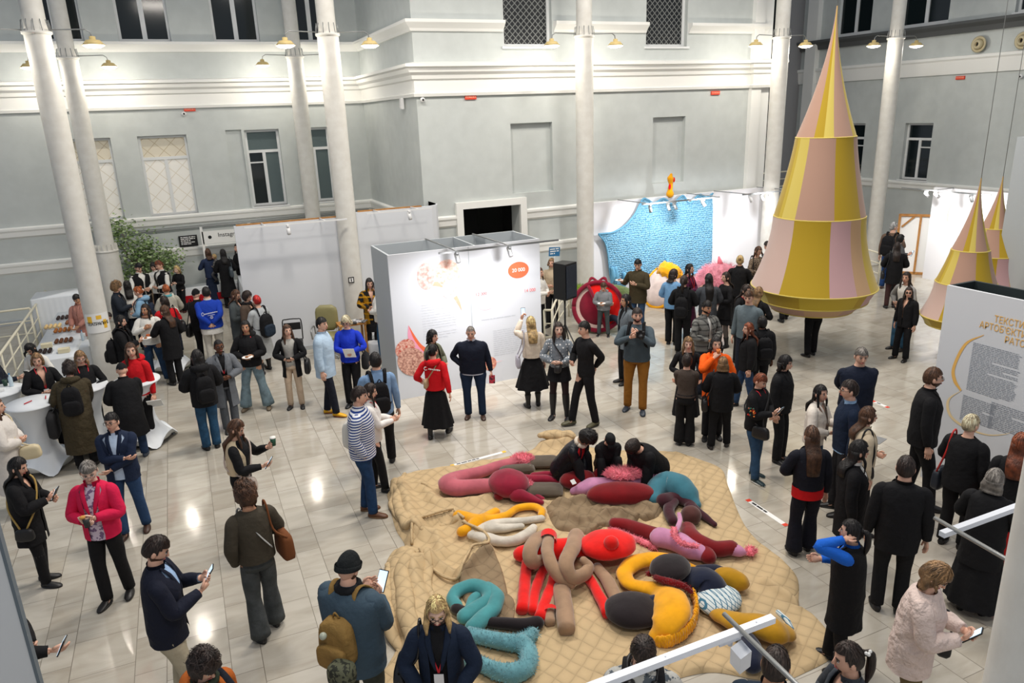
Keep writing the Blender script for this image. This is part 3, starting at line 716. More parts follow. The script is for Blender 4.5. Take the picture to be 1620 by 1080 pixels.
# ================================================================ people
SKIN = {'light': (226, 178, 154), 'pale': (236, 196, 176), 'tan': (200, 148, 116), 'dark': (112, 72, 52)}
HAIRC = {'black': (22, 18, 18), 'dark': (44, 32, 27), 'brown': (84, 56, 38), 'auburn': (120, 60, 34), 'ginger': (160, 82, 36), 'red': (180, 34, 30),
         'blond': (206, 172, 118), 'darkblond': (136, 104, 70), 'pale': (212, 196, 160), 'grey': (128, 122, 116), 'silver': (176, 176, 176)}
def V3(*a): return Vector(a)
def m_skin(k): return mat('skin', SKIN[k], .55, 'noise', tuple(int(v*.96) for v in SKIN[k]), 4.0, spec=.35)
def m_hair(k): return mat('hair', HAIRC[k], .5, 'hair', tuple(int(v*.62) for v in HAIRC[k]), 6.0, bump=.6, bscale=60, spec=.4)
def m_hair2(k): return mat('hair', tuple(min(255, int(v*1.35)+8) for v in HAIRC[k]), .45, 'hair', HAIRC[k], 6.0, bump=.6, bscale=60, spec=.5)
M_EYEW = mat('eye_white', (226, 222, 216), .3); M_EYE = mat('eye_dark', (38, 26, 22), .2); M_LIP = mat('lip', (176, 92, 88), .5); M_RLIP = mat('red_lip', (170, 40, 44), .45)

def hand(b, wrist, d, n, k, curl=.5, side=1, s=1.0):
    """palm, four unequal bent fingers and a thumb from its side; d = pointing direction, n = palm normal"""
    d = d.normalized(); n = (n-d*n.dot(d)).normalized(); t = d.cross(n)*side
    L = .085*s
    b.tube([wrist-d*.02*s, wrist+d*.02*s, wrist+d*.05*s, wrist+d*L], [.026*s, .032*s, .04*s, .036*s], 10, k, .45, up=n)
    for i, (ln, off) in enumerate(((.07, -.029), (.08, -.0095), (.074, .01), (.058, .029))):
        p = wrist+d*L*.92+t*(-off)*s; c = curl*(1+.12*i); P = [p]; a = 0; dd = d
        for q in (.45, .32, .23):
            a += c*.75; dd = d*math.cos(a)+n*math.sin(a); P.append(P[-1]+dd*ln*q*s)
        b.tube(P, [.0095*s, .009*s, .0082*s, .0062*s], 6, k)
    p = wrist+d*.022*s+t*.03*s
    b.tube([p, p+(t*.7+d*.7+n*.1)*.03*s, p+(t*.55+d*1.4+n*.5)*.036*s, p+(t*.4+d*2.0+n*.9)*.034*s], [.013*s, .0115*s, .0105*s, .008*s], 6, k)

PRE = {'down': ((.25, .02, .79), (.4, -1, 0)), 'front': ((.03, .21, 1.0), (1, -.6, -.2)), 'belly': ((.07, .2, 1.06), (1, -.5, -.2)), 'phone': ((.06, .29, 1.16), (.8, -.6, -1)),
       'phone_high': ((.05, .33, 1.3), (.9, -.3, -1)), 'back': ((.02, -.17, .96), (1, -.8, 0)), 'cross': ((-.12, .17, 1.14), (1, .1, -.6)), 'pocket': ((.2, .05, .88), (.8, -1, 0)),
       'hip': ((.17, .03, .97), (1, -.4, 0)), 'ear': ((.1, .05, 1.55), (.9, .6, -1)), 'mouth': ((.03, .17, 1.42), (1, .3, -1)), 'reach': ((.12, .45, 1.05), (.6, -.5, -1)),
       'raise': ((.1, .36, 1.58), (.6, .2, -1)), 'chest': ((.05, .17, 1.24), (1, -.1, -.8)), 'sway': ((.3, -.12, .85), (.4, -1, 0)), 'swayf': ((.24, .22, .86), (.4, -1, 0)),
       'strap': ((.1, .14, 1.3), (1, .1, -1)), 'side': ((.3, .15, 1.0), (.5, -1, -.3)), 'cam': ((.07, .2, 1.42), (1, .1, -.8))}
COUNT = {}
def person(pos, label, hair='short', hc='dark', skin='light', sex='w', hy=0., hp=0., lean=0., arms=('down', 'down'), top=None, bottom=None, shoes=((24, 22, 22), 'shoe'),
           feet=((.1, .04), (-.1, -.02)), glasses=None, lanyard=None, beard=None, wide=1.0, group=None, extra=None, sit=None, rise=0.0, scarf=None, child=False, sock=None, hide_legs=False, rlip=False):
    x, y, yaw, h = pos; s = h/1.70
    root = empty('person', (x, y, rise), yaw); tag(root, label, 'person', group)
    ms = m_skin(skin); male = sex == 'm'
    bw = wide*(1.08 if male else .95)
    # hip pivot and lean
    hipz = .9*s if sit is None else sit
    zoff = 0 if sit is None else sit-.9*s
    Rl = Matrix.Rotation(-lean, 3, 'X')
    def up(p):
        p = Vector(p)
        q = Vector((p.x, p.y, p.z-.9*s)); q = Rl @ q
        return Vector((q.x, q.y, q.z+.9*s+zoff))
    S = lambda a, b_, c: up((a*s, b_*s, c*s))
    shw = (.185 if male else .162)*wide**.5*s/s
    # ---- arms by two-bone reach
    arm = {}
    for side, preset in ((1, arms[0]), (-1, arms[1])):
        if isinstance(preset, str): tgt, hint = PRE[preset]
        else: tgt, hint = preset if isinstance(preset[0], (tuple, list)) else (preset, (.8, -.6, -.8))
        A = S(side*shw*(1 if True else 1), -.005, 1.385)
        lo = tgt[2] < 1.0 and preset in ('down', 'pocket', 'sway', 'swayf')
        Tg = Vector((side*tgt[0]*s*(bw if lo else 1), tgt[1]*s, tgt[2]*s+zoff)) if lo else S(side*tgt[0], tgt[1], tgt[2])
        if lo: Tg.y += math.sin(lean)*.3*s
        hv = Vector((side*hint[0], hint[1], hint[2])).normalized()
        l1, l2 = .285*s, .255*s; dv = Tg-A; D = min(dv.length, (l1+l2)*.995); dn = dv.normalized(); Tg = A+dn*D
        a_ = (l1*l1-l2*l2+D*D)/(2*D); hh = math.sqrt(max(l1*l1-a_*a_, 0)); pv = (hv-dn*hv.dot(dn)); pv = pv.normalized() if pv.length > 1e-4 else Vector((0, -1, 0))
        E = A+dn*a_+pv*hh; arm[side] = (A, E, Tg, preset)
    # ---- legs
    legs = {}
    for side, ft in ((1, feet[0]), (-1, feet[1])):
        Hj = Vector((side*.088*s*bw, 0, hipz-.02*s)); fz = ft[2] if len(ft) > 2 else 0
        An = Vector((ft[0]*s, ft[1]*s, .085*s+fz)); dv = An-Hj; l1, l2 = .405*s, .393*s; D = min(dv.length, (l1+l2)*.998); dn = dv.normalized()
        a_ = (l1*l1-l2*l2+D*D)/(2*D); hh = math.sqrt(max(l1*l1-a_*a_, 0)); hv = Vector((side*.15, 1, .15 if sit is not None else 0)); pv = (hv-dn*hv.dot(dn)).normalized()
        K = Hj+dn*a_+pv*hh; An = Hj+dn*D; legs[side] = (Hj, K, An)
    # ---- body: one skin mesh
    b = MB(); NS = 18
    def ringpt(z, wx, wy, cy, nn=NS, ex=1.0):
        R = []
        for j in range(nn):
            a = 2*PI*j/nn; c, q = math.cos(a), math.sin(a)
            R.append(S(math.copysign(abs(c)**ex, c)*wx, cy+math.copysign(abs(q)**ex, q)*wy, z))
        return R
    TOR = [(.84, .155, .1, -.005), (.9, .168, .112, -.01), (.97, .155, .108, -.005), (1.06, .13 if not male else .15, .095, 0), (1.15, .138 if not male else .158, .1, 0), (1.25, .155 if not male else .172, .115, .005),
           (1.33, .165 if not male else .182, .108, 0), (1.39, .155 if not male else .172, .08, -.008), (1.425, .1, .062, -.012), (1.45, .058, .055, -.008), (1.5, .05, .052, .004), (1.55, .047, .05, .012)]
    b.rings([ringpt(z, wx*bw*.84, wy*wide**.8*.84, cy) for z, wx, wy, cy in TOR[:9]]+[ringpt(z, wx*(1.15 if male else 1), wy*(1.1 if male else 1), cy) for z, wx, wy, cy in TOR[9:]], True, True, 0)
    bare = extra.get('bare', False) if extra else False
    for side in (1, -1):
        A, E, T, ps = arm[side]
        b.tube([A, A.lerp(E, .5), E, E.lerp(T, .35), T], [.034*s, .036*s, .032*s, .032*s, .025*s], 10, 0, sub=2)
        d = (T-E).normalized(); n = {'back': V3(0, 1, .3)}.get(ps, V3(-side*.9, -.2, -.2) if ps in ('down', 'pocket', 'sway', 'swayf', 'side') else (V3(-side*.6, -.6, 0) if ps in ('ear', 'raise', 'mouth', 'chest', 'strap', 'cam') else V3(-side*.75, -.3, .55)))
        hd = d if ps not in ('ear', 'front', 'belly', 'phone', 'phone_high') else (d+V3(0, 0, .25)).normalized()
        if ps != 'pocket': hand(b, T, hd, n, 0, .28 if ps in ('down', 'sway', 'swayf') else (.75 if ps in ('phone', 'phone_high', 'ear', 'mouth', 'raise', 'cam') else .5), side, s)
        if not hide_legs:
            Hj, K, An = legs[side]
            b.tube([Hj+V3(0, 0, .02), Hj.lerp(K, .5), K, K.lerp(An, .3), An], [.082*s, .07*s, .052*s, .052*s, .034*s], 12, 0, sub=2)
            b.tube([An, An+V3(0, .03*s, -.04*s), An+V3(0, .12*s, -.06*s)], [.035*s, .036*s, .022*s], 8, 0, .7)
    # head
    hc0 = S(0, .018, 1.586); RH = Matrix.Rotation(hy, 3, 'Z') @ Matrix.Rotation(-hp-lean, 3, 'X')
    ks = s*(1.0 if not child else 1.22)
    if child: hc0 = hc0+V3(0, 0, .01)
    def hl(px_, py_, pz_): return hc0+RH @ (Vector((px_, py_, pz_))*ks)
    def skull(d):
        k = 1.0
        if d.z < 0: k -= .16*abs(d.z)**1.3*abs(d.x)**.5
        if d.y < 0 and d.z < -.3: k -= .26*(-d.z-.3)
        if d.y > .2 and d.z < -.25: k += .05*d.y*(1-abs(d.x))
        if d.y > .7 and -.1 < d.z < .25: k -= .02
        return k
    b.ball(hc0, (.074*ks, .092*ks, .114*ks), 22, 15, 0, skull, RH)
    b.tube([hl(0, .084, .03), hl(0, .094, -.0), hl(0, .104, -.02), hl(0, .092, -.032)], [.006*ks, .009*ks, .0125*ks, .008*ks], 8, 0)
    for sd in (1, -1):
        b.ball(hl(sd*.076, -.004, -.005), (.012*ks, .02*ks, .032*ks), 8, 6, 0, None, RH)
        b.ball(hl(sd*.031, .0795, .012), (.0145*ks, .008*ks, .008*ks), 10, 6, 1, None, RH)
        b.ball(hl(sd*.031, .0855, .012), (.0075*ks, .004*ks, .0075*ks), 8, 6, 2, None, RH)
        b.tube([hl(sd*.014, .087, .031), hl(sd*.032, .086, .037), hl(sd*.05, .073, .03)], [.004*ks, .0048*ks, .003*ks], 6, 3)
        b.tube([hl(sd*.017, .084, .019), hl(sd*.031, .087, .0215), hl(sd*.046, .077, .017)], .0024*ks, 5, 2)
    b.tube([hl(-.024, .083, -.054), hl(0, .0925, -.052), hl(.024, .083, -.054)], [.003*ks, .0065*ks, .003*ks], 8, 4)
    body = b.build('body', [ms, M_EYEW, M_EYE, m_hair(hc if hc not in ('red', 'pale', 'silver') else 'dark'), M_RLIP if rlip else M_LIP], root)
    # ---- hair
    mh = m_hair(hc)
    if beard:
        q = MB()
        def bf(d): return skull(d)*1.045
        base = MB(); base.ball(hc0, (.074*ks, .092*ks, .114*ks), 22, 15, 0, bf, RH)
        keep = []
        for f in base.f:
            c = sum((Vector(base.v[i]) for i in f), Vector())/len(f); l = RH.transposed() @ (c-hc0)/ks
            if (l.z < -.028-.02*max(0, l.y/.09) and l.y > -.015 and not (abs(l.x) < .022 and l.z > -.06 and l.y > .06)) or (l.z > -.045 and l.z < -.028 and abs(l.x) < .03 and l.y > .05): keep.append(f)
        q.v = base.v; q.f = keep; q.m = [0]*len(keep); q.sm = [True]*len(keep)
        q.build('beard', m_hair(beard), root)
    if hair != 'bald':
        q = MB(); th = {'short': .012, 'fringe': .004, 'bob': .017, 'long': .014, 'curly': .034, 'bun': .012, 'tail': .012, 'slick': .008, 'full': .02, 'beanie': .016, 'cap': .014, 'hood': .022}[hair]
        def hf(d):
            k = skull(d)*1.0+th/.09
            if hair == 'curly': k += .2*noise.noise(Vector((d.x*5+x, d.y*5, d.z*5)))
            elif hair in ('full', 'short', 'bob', 'long'): k += .03*noise.noise(Vector((d.x*6+x, d.y*6, d.z*3)))
            if d.z > .3: k += .03*d.z
            return k
        def lim_f(t):
            lim = {'short': .066, 'slick': .074, 'fringe': .056, 'bob': .06, 'long': .072, 'curly': .056, 'bun': .072, 'tail': .072, 'full': .054, 'beanie': .035, 'cap': .05, 'hood': .07}[hair]
            if hair in ('short', 'slick', 'fringe', 'bun', 'tail'): return lim if t < .3 else (lim-(t-.3)/.14*lim if t < .44 else (.0 if t < .55 else (-.05 if t > .66 else -(t-.55)*.45)))
            return lim if t < .24 else (lim-(t-.24)/.12*(lim+.06) if t < .36 else -.075)
        base = MB(); base.ball(hc0, (.074*ks, .092*ks, .114*ks), 28, 20, 0, hf, RH)
        keep = []
        for f in base.f:
            c = sum((Vector(base.v[i]) for i in f), Vector())/len(f); l = RH.transposed() @ (c-hc0)/ks
            t = math.atan2(abs(l.x), l.y)/PI  # 0 front .. 1 back
            lim = {'short': .066, 'slick': .074, 'fringe': .056, 'bob': .06, 'long': .072, 'curly': .056, 'bun': .072, 'tail': .072, 'full': .054, 'beanie': .035, 'cap': .05, 'hood': .07}[hair]
            if hair in ('short', 'slick', 'fringe', 'bun', 'tail'): low = lim if t < .3 else (lim-(t-.3)/.14*(lim-.0) if t < .44 else (.0 if t < .55 else (-.05 if t > .66 else -.0-(t-.55)*.45)))
            elif hair in ('beanie', 'cap'): low = lim-.045*t
            else: low = lim if t < .24 else (lim-(t-.24)/.12*(lim+.06) if t < .36 else -.075 if t < .5 else -.085)
            if hair == 'fringe' and t < .42 or (hair == 'fringe' and l.z > .085): continue
            if l.z > low: keep.append(f)
        q.v = list(base.v); q.f = keep; q.m = [0]*len(keep); q.sm = [True]*len(keep)
        drop = (extra or {}).get('drop', {'long': .36, 'bob': .13}.get(hair))
        if hair in ('long', 'bob') and drop:
            RR = []; n_ = 9; down = V3(0, 0, -1) if abs(hp) < .5 else (RH @ V3(0, 0, -1)*.35+V3(0, 0, -.65))
            c0 = hl(0, -.028, .02)
            for i in range(n_):
                f_ = i/(n_-1); dd = f_*drop*ks
                w_ = .086+.02*min(f_*2, 1)-(.03*f_ if hair == 'long' else .0); dp = .075-.035*min(f_*1.6, 1)+(.012 if hair == 'bob' else 0)
                q_ = min(max((dd/ks-.1)/.12, 0), 1); cy = (-.02*min(f_*2.2, 1)-.105*q_*q_*(3-2*q_)*(1 if sit is None else .6))*ks
                RR.append([])
                Rz = Matrix.Rotation(hy, 3, 'Z'); cen = c0+V3(0, 0, -dd)+Rz @ V3(0, cy, 0)
                if lean > 0: cen = cen+V3(0, -math.tan(min(lean, .6))*dd*.75, 0)
                for j in range(20):
                    a = 2*PI*j/20; wob = 1+.06*noise.noise(Vector((math.cos(a)*3+x, math.sin(a)*3, f_*3)))+(.07*math.sin(f_*14+j) if (extra or {}).get('wavy') else 0)
                    RR[-1].append(cen+Rz @ V3(math.cos(a)*w_*ks*wob, math.sin(a)*dp*ks*wob*(1 if math.sin(a) < 0 else .55), 0))
            q.rings(RR, True, True, 0)
            if not (extra or {}).get('backhair'):
                for sd in (1, -1):
                    L_ = drop*(.85 if hair == 'long' else .95)
                    p0 = hl(sd*.074, -.005 if hair == 'bob' else .012, .04); Rz = Matrix.Rotation(hy, 3, 'Z'); of = Rz @ V3(sd*.012, .01 if hair == 'bob' else .032, 0)
                    q.tube([p0, p0+V3(0, 0, -.08*ks)+of*.3, p0+V3(0, 0, -L_*.55*ks)+of, p0+V3(0, 0, -L_*ks)+of*1.1], [.02*ks, .026*ks, .026*ks, .01*ks], 8, 0, .6, sub=3)
        if hair == 'bun': q.ball(hl(0, -.09, .07), .042*ks, 12, 8, 0, lambda d: 1+.12*noise.noise(d*3), RH)
        if hair == 'tail':
            p0 = hl(0, -.095, .04); q.ball(p0, .025*ks, 10, 7, 0)
            q.tube([p0, p0+RH @ V3(0, -.05, -.02)*ks, p0+V3(0, 0, -.14*ks)+RH @ V3(0, -.06, 0)*ks, p0+V3(0, 0, -.28*ks)+RH @ V3(0, -.04, 0)*ks], [.02*ks, .03*ks, .032*ks, .008*ks], 10, 0, sub=3)
        if hair == 'hood':
            q.ball(hl(0, -.06, -.06), (.1*ks, .09*ks, .1*ks), 14, 10, 0)
        if hair not in ('beanie', 'cap', 'hood'):
            rs = random.Random(int(x*1000)+int(y*77)); ns_ = 150 if s > .9 else 60
            for k in range(ns_):
                th_ = rs.uniform(0, 2*PI); e0 = rs.uniform(.35, 1.0); steps = 5; PP = []
                curl = .5 if hair == 'curly' else (.25 if (extra or {}).get('wavy') else .08); az = th_
                for st in range(steps):
                    ph = (1-e0)*PI*.5+st*.17
                    az += rs.uniform(-curl, curl); d = Vector((math.sin(ph)*math.cos(az), math.sin(ph)*math.sin(az), math.cos(ph)))
                    t = math.atan2(abs(d.x*.074), d.y*.092)/PI
                    if d.z*.114 < (lim_f(t)): break
                    r_ = hf(d)+rs.uniform(.015, .055 if hair != 'curly' else .2)
                    PP.append(hc0+RH @ Vector((d.x*.074*ks*r_, d.y*.092*ks*r_, d.z*.114*ks*r_)))
                if len(PP) > 1:
                    tg = (PP[-1]-PP[0]).cross(PP[0]-hc0); tg = tg.normalized()*.0045*ks if tg.length > 1e-9 else Vector((.004, 0, 0))
                    V = []
                    for i_, p_ in enumerate(PP): w_ = 1-.75*i_/(len(PP)-1); V += [p_-tg*w_, p_+tg*w_]
                    q.add(V, [(2*i_, 2*i_+1, 2*i_+3, 2*i_+2) for i_ in range(len(PP)-1)], k % 2)
        mm = [mh, m_hair2(hc)]
        if hair in ('beanie', 'cap', 'hood'):
            mm = cloth((extra or {}).get('hat', (26, 28, 30)), bump=.8)
            if hair == 'beanie':
                RR = []
                for zc, rr in ((.018, 1.2), (.055, 1.23), (.058, 1.17)):
                    RR.append([hl(.078*math.cos(2*PI*j/24)*rr, .097*math.sin(2*PI*j/24)*rr-.004, zc-.035*(1-math.sin(2*PI*j/24))/2) for j in range(24)])
                q.rings(RR, True, False, 0)
            if hair == 'cap': q.tube([hl(0, .07, .06), hl(0, .15, .045)], [.06*ks, .05*ks], 12, 0, .15)
        q.build({'beanie': 'beanie', 'cap': 'cap', 'hood': 'hood'}.get(hair, 'hair'), mm, root)
    if glasses:
        q = MB(); r_ = .023*ks
        for sd in (1, -1):
            R0 = [hl(sd*.031+.023*math.cos(2*PI*j/14), .101, .01+.017*math.sin(2*PI*j/14)) for j in range(15)]
            q.tube(R0, .0026*ks, 5, 0); q.tube([hl(sd*.054, .1, .016), hl(sd*.076, .06, .014), hl(sd*.078, .0, .01)], .0024*ks, 5, 0)
            if glasses == 'sun': q.ball(hl(sd*.031, .1, .01), (.023*ks, .004*ks, .017*ks), 12, 8, 0, None, RH)
        q.tube([hl(-.01, .102, .014), hl(.01, .102, .014)], .0026*ks, 5, 0)
        q.build('glasses', M_BLACK if glasses != 'metal' else M_METAL, root)
    # ---- clothes
    def torso(b, z0, z1, t, open_=0.0, flare=0.0, mi=0, hem_w=None, v_=0.0, fz=None):
        zs = sorted({z0, *[r[0] for r in TOR if z0 < r[0] < z1], z1}); n = 28; RR = []
        if z0 < .84: zs = sorted(set(zs) | {z0+(.84-z0)*k/3 for k in (1, 2)} | {.84})
        for z in zs:
            zz = max(z, .84); i = max(k for k in range(len(TOR)) if TOR[k][0] <= zz+1e-6); i = min(i, len(TOR)-2); a0, a1 = TOR[i], TOR[i+1]; f_ = min(max((zz-a0[0])/(a1[0]-a0[0]), 0), 1)
            wx, wy, cy = [a0[k]+(a1[k]-a0[k])*f_ for k in (1, 2, 3)]
            if z < .84: fl_ = (.84-z)*flare; wx += fl_*.5+.005; wy += fl_*.55+.005
            if fz: wx = max(wx, fz[0] if z < 1.3 else 0); wy = max(wy, fz[1] if z < 1.3 else 0)
            wx = wx*(bw if z < 1.42 else 1)+t; wy = wy*wide**.8+t*(1.0 if z < 1.42 else .8)
            if z > 1.44: wx -= t*.4; wy -= t*.3
            R = []
            for j in range(n+1):
                g = open_ if z < 1.3 or v_ == 0 else open_+v_*(z-1.3)
                a = PI/2+g+(2*PI-2*g)*j/n
                wr = 1+.05*noise.noise(Vector((math.cos(a)*2.5+x*3, math.sin(a)*2.5, z*9)))
                if z < .84: wr += .03*math.sin(a*7+x*9)*min((.84-z)*3, 1)
                if z >= .84: R.append(S(math.cos(a)*wx*wr, cy+math.sin(a)*wy*wr, z))
                else:
                    p = S(math.cos(a)*wx*wr, cy+math.sin(a)*wy*wr, .84); p.z = hipz-(.9-z)*s if sit is None else p.z-(.84-z)*s; p.y -= math.sin(lean)*0; R.append(p)
            RR.append(R)
        b.rings(RR, False, False, mi)
        return RR
    def sleeves(b, t, length, mi=0, puff=0., cuff=None):
        for side in (1, -1):
            A, E, T, ps = arm[side]
            P = [A+V3(-side*.055*s, 0, -.012*s), A+V3(-side*.02*s, 0, -.022*s), A+(E-A)*.16+V3(0, 0, -.01*s), A.lerp(E, .55), E, E.lerp(T, .45), T.lerp(E, .06)]; k = t
            R = [.03*s+k*.5, .047*s+k*.75, .05*s+k*.8, .045*s+k*.85, .042*s+k*.85+puff*.4, .038*s+k*.85+puff, (.029*s+k*.6)]
            if length < 1: c_ = max(3, int(round(3*length+2))); P, R = P[:c_+1], R[:c_+1]
            b.tube(P, R, 14, mi, sub=4 if s > 0 else 1, round_ends=False)
            if cuff is not None: b.tube([T.lerp(E, .08), T.lerp(E, .0)], .034*s+k*.5, 12, cuff)
    t_ = top or {}
    def garment(spec, nm=None):
        kind = spec.get('k', 'sweater'); c = spec['c']; m = cloth(c, spec.get('pat', 'plain'), spec.get('c2'), spec.get('ps', 1.0), spec.get('rough', .85), spec.get('bump', .45))
        th = {'shirt': .012, 'sweater': .018, 'jacket': .026, 'coat': .032, 'puffer': .045, 'dress': .01, 'vest': .016, 'tee': .01, 'cardigan': .024}[kind]*(spec.get('loose', 1.0))
        z0 = spec.get('hem', {'shirt': .84, 'sweater': .86, 'jacket': .8, 'coat': .5, 'puffer': .5, 'dress': .55, 'vest': .9, 'tee': .86, 'cardigan': .8}[kind])
        b = MB(); op = spec.get('open', {'jacket': .16, 'cardigan': .5, 'coat': .08, 'vest': .0}.get(kind, 0)); v = spec.get('v', {'jacket': 5.0, 'cardigan': 3.0, 'coat': 4.0, 'vest': 5.0}.get(kind, 0))
        fz = (.16, .13) if kind in ('jacket', 'coat', 'puffer', 'cardigan', 'shirt', 'sweater') and not spec.get('fit') else None
        torso(b, z0, 1.453 if kind not in ('tee', 'dress') else 1.43, th, op, spec.get('flare', {'coat': .18, 'dress': .3, 'puffer': .1, 'cardigan': .15}.get(kind, .0)), 0, v_=v, fz=fz)
        if spec.get('sl', 1.0) > 0: sleeves(b, th, spec.get('sl', 1.0), 0, spec.get('puff', 0.))
        if spec.get('collar', kind in ('jacket', 'coat', 'shirt')) or spec.get('turtle'):
            hh_ = .055 if spec.get('turtle') else .035
            RR = []
            for z, g in ((1.425, .022), (1.45, .018), (1.45+hh_, .022)):
                RR.append([S(math.cos(a)*(.056+g), -.004+math.sin(a)*(.052+g)+(z-1.43)*.15, z) for a in [PI/2+.35*(0 if spec.get('turtle') else 1)+(2*PI-.7*(0 if spec.get('turtle') else 1))*j/16 for j in range(17)]])
            b.rings(RR, False, False, 0)
        if spec.get('hood'):
            b.tube([S(-.1, .03, 1.43), S(-.09, -.09, 1.44), S(0, -.14, 1.43), S(.09, -.09, 1.44), S(.1, .03, 1.43)], [.03*s, .05*s, .06*s, .05*s, .03*s], 10, 0, sub=3)
        if kind == 'jacket' or kind == 'coat':
            for sd in (1, -1):
                b.tube([S(sd*.07, .035, 1.455), S(sd*.075, .1, 1.38), S(sd*.045, .145, 1.24), S(sd*.02, .15, 1.14)], [.016*s, .026*s, .022*s, .006*s], 6, 0, .35, sub=2)
        if spec.get('quilt'):
            for z in [z0+.06+k*.1 for k in range(int((1.38-z0)/.1))]: pass
        return b.build(nm or {'tee': 'shirt', 'puffer': 'puffer_coat'}.get(kind, kind), m, root)
    for sp in (t_ if isinstance(t_, (list, tuple)) else [t_]):
        if sp: garment(sp)
    # ---- lower garments
    bt = bottom or {'c': (30, 32, 40)}
    if not hide_legs:
        bk = bt.get('k', 'trousers'); mb_ = cloth(bt['c'], bt.get('pat', 'noise' if bt.get('denim') else 'plain'), tuple(int(v*.8) for v in bt['c']) if bt.get('denim') else bt.get('c2'), 3.0 if bt.get('denim') else bt.get('ps', 1.0), bt.get('rough', .85), .5)
        if bk == 'trousers':
            w = bt.get('w', 1.0); fl_ = bt.get('flare', 0.0); b = MB(); n = 22
            zs = (.82, .86, .9, .95, 1.0)
            b.rings([[up(Vector((math.cos(a)*(.16*bw+.008)*(1 if z > .84 else .99)*s, (math.sin(a)*(.108*wide**.8+.01)-.008)*s, z*s))) for a in [2*PI*j/n for j in range(n)]] for z in zs], True, True, 0)
            for side in (1, -1):
                Hj, K, An = legs[side]; e = (An-K).normalized()
                b.tube([Hj+V3(0, -.005, .03), Hj+V3(side*.0, 0, -.08*s), Hj.lerp(K, .55), K, K.lerp(An, .5), An-e*.0+V3(0, 0, -.015*s)], [.08*s*bw, (.086*bw+.006)*s, (.07+.012*w)*s*wide**.5, (.054+.014*w)*s, (.048+.02*w+fl_*.5)*s, (.04+.024*w+fl_)*s], 16, 0, sub=3)
            b.build('trousers', mb_, root)
        elif bk in ('skirt',):
            z0 = bt['hem']; b = MB(); n = 40; RR = []; fw = bt.get('flare', .35)
            cxm = (legs[1][1]+legs[-1][1])/2
            for i in range(8):
                f_ = i/7; z = 1.03-(1.03-z0)*f_
                wx = (.128+.04*min(f_*4, 1))*bw+fw*.32*max(f_-.1, 0); wy = (.096+.024*min(f_*4, 1))+fw*.3*max(f_-.1, 0)
                am = .12*f_*min(fw*2, 1)*bt.get('pleat', 1)
                cy = cxm.y*f_*.8
                RR.append([V3(math.cos(a)*wx*s*(1+am*math.sin(a*9+x*5)*.6), math.sin(a)*wy*s*(1+am*math.sin(a*9+x*5)*.6)+cy-.005, hipz+(z-.9)*s) for a in [2*PI*j/n for j in range(n)]])
            b.rings(RR, True, False, 0); b.build('skirt', mb_, root)
            if bt.get('tights'):
                b = MB()
                for side in (1, -1):
                    Hj, K, An = legs[side]; b.tube([Hj.lerp(K, .3), K, K.lerp(An, .3), An], [.074*s, .056*s, .057*s, .038*s], 12, 0, sub=3)
                b.build('tights', cloth(bt['tights'], rough=.6), root)
        # shoes
        sc, sk = shoes[:2]; b0 = mat('shoe_leather', sc, .45, spec=.5)
        for side in (1, -1):
            Hj, K, An = legs[side]; ft = feet[0] if side > 0 else feet[1]; tw = ft[3] if len(ft) > 3 else -side*.18
            Rz = Matrix.Rotation(tw, 3, 'Z'); b = MB()
            def fp(px_, py_, pz_): return V3(An.x, An.y, An.z-.085*s)+(Rz @ V3(px_*s, py_*s, pz_*s))
            RR = []
            for yy, w_, h_ in ((-.065, .022, .055), (-.05, .034, .075), (0, .038, .085), (.05, .042, .07), (.1, .046, .055), (.15, .042, .042), (.178, .026, .028), (.185, .012, .015)):
                RR.append([fp(math.cos(a)*w_, yy, max(.0, h_/2+math.sin(a)*h_/2)) for a in [2*PI*j/12 for j in range(12)]])
            b.rings(RR, True, True, 0)
            b.rings([[fp(math.cos(a)*.048, .06+math.sin(a)*.128, z) for a in [2*PI*j/16 for j in range(16)]] for z in (0.0, .018)], True, True, 1 if len(shoes) > 2 else 0)
            if sk == 'boot': b.tube([An+V3(0, 0, -.05*s), An.lerp(K, .15), An.lerp(K, .42)], [.042*s, .046*s, .06*s], 14, 0, sub=2, cap=False)
            if sk == 'highboot': b.tube([An+V3(0, 0, -.05*s), An.lerp(K, .15), An.lerp(K, .6), An.lerp(K, .97)], [.042*s, .044*s, .062*s, .064*s], 14, 0, sub=2, cap=False)
            b.build('shoe' if 'boot' not in sk else 'boot', [b0]+([mat('shoe_sole', shoes[2], .6)] if len(shoes) > 2 else []), root)
    # ---- worn extras
    if scarf:
        b = MB(); b.tube([S(.08*math.cos(a), -.005+.075*math.sin(a), 1.45) for a in [2*PI*j/12 for j in range(13)]], .032*s, 10, 0); b.build('scarf', cloth(scarf), root)
    if lanyard:
        b = MB()
        dpt = .155 if (isinstance(top, dict) and top.get('k') in ('puffer', 'jacket')) else .135
        for sd in (1, -1): b.tube([S(sd*.06, -.03, 1.455), S(sd*.075, .06, 1.43), S(sd*.05, dpt-.01, 1.28), S(0, dpt+.012, 1.12)], .0075*s, 6, 0, .5, sub=4)
        o = b.build('lanyard', mat('red_ribbon', (206, 28, 44), .6), root)
        if lanyard != 'plain':
            c = S(0, dpt+.018, 1.06); MB().box(c, (.075*s, .006, .1*s)).build('badge', mat('badge_card', (220, 220, 222), .5), o)
    W = Matrix.Translation((x, y, rise)) @ Matrix.Rotation(yaw, 4, 'Z')
    return dict(root=root, arm=arm, S=S, W=W, s=s, yaw=yaw, legs=legs, hl=hl, label=label, up=up)

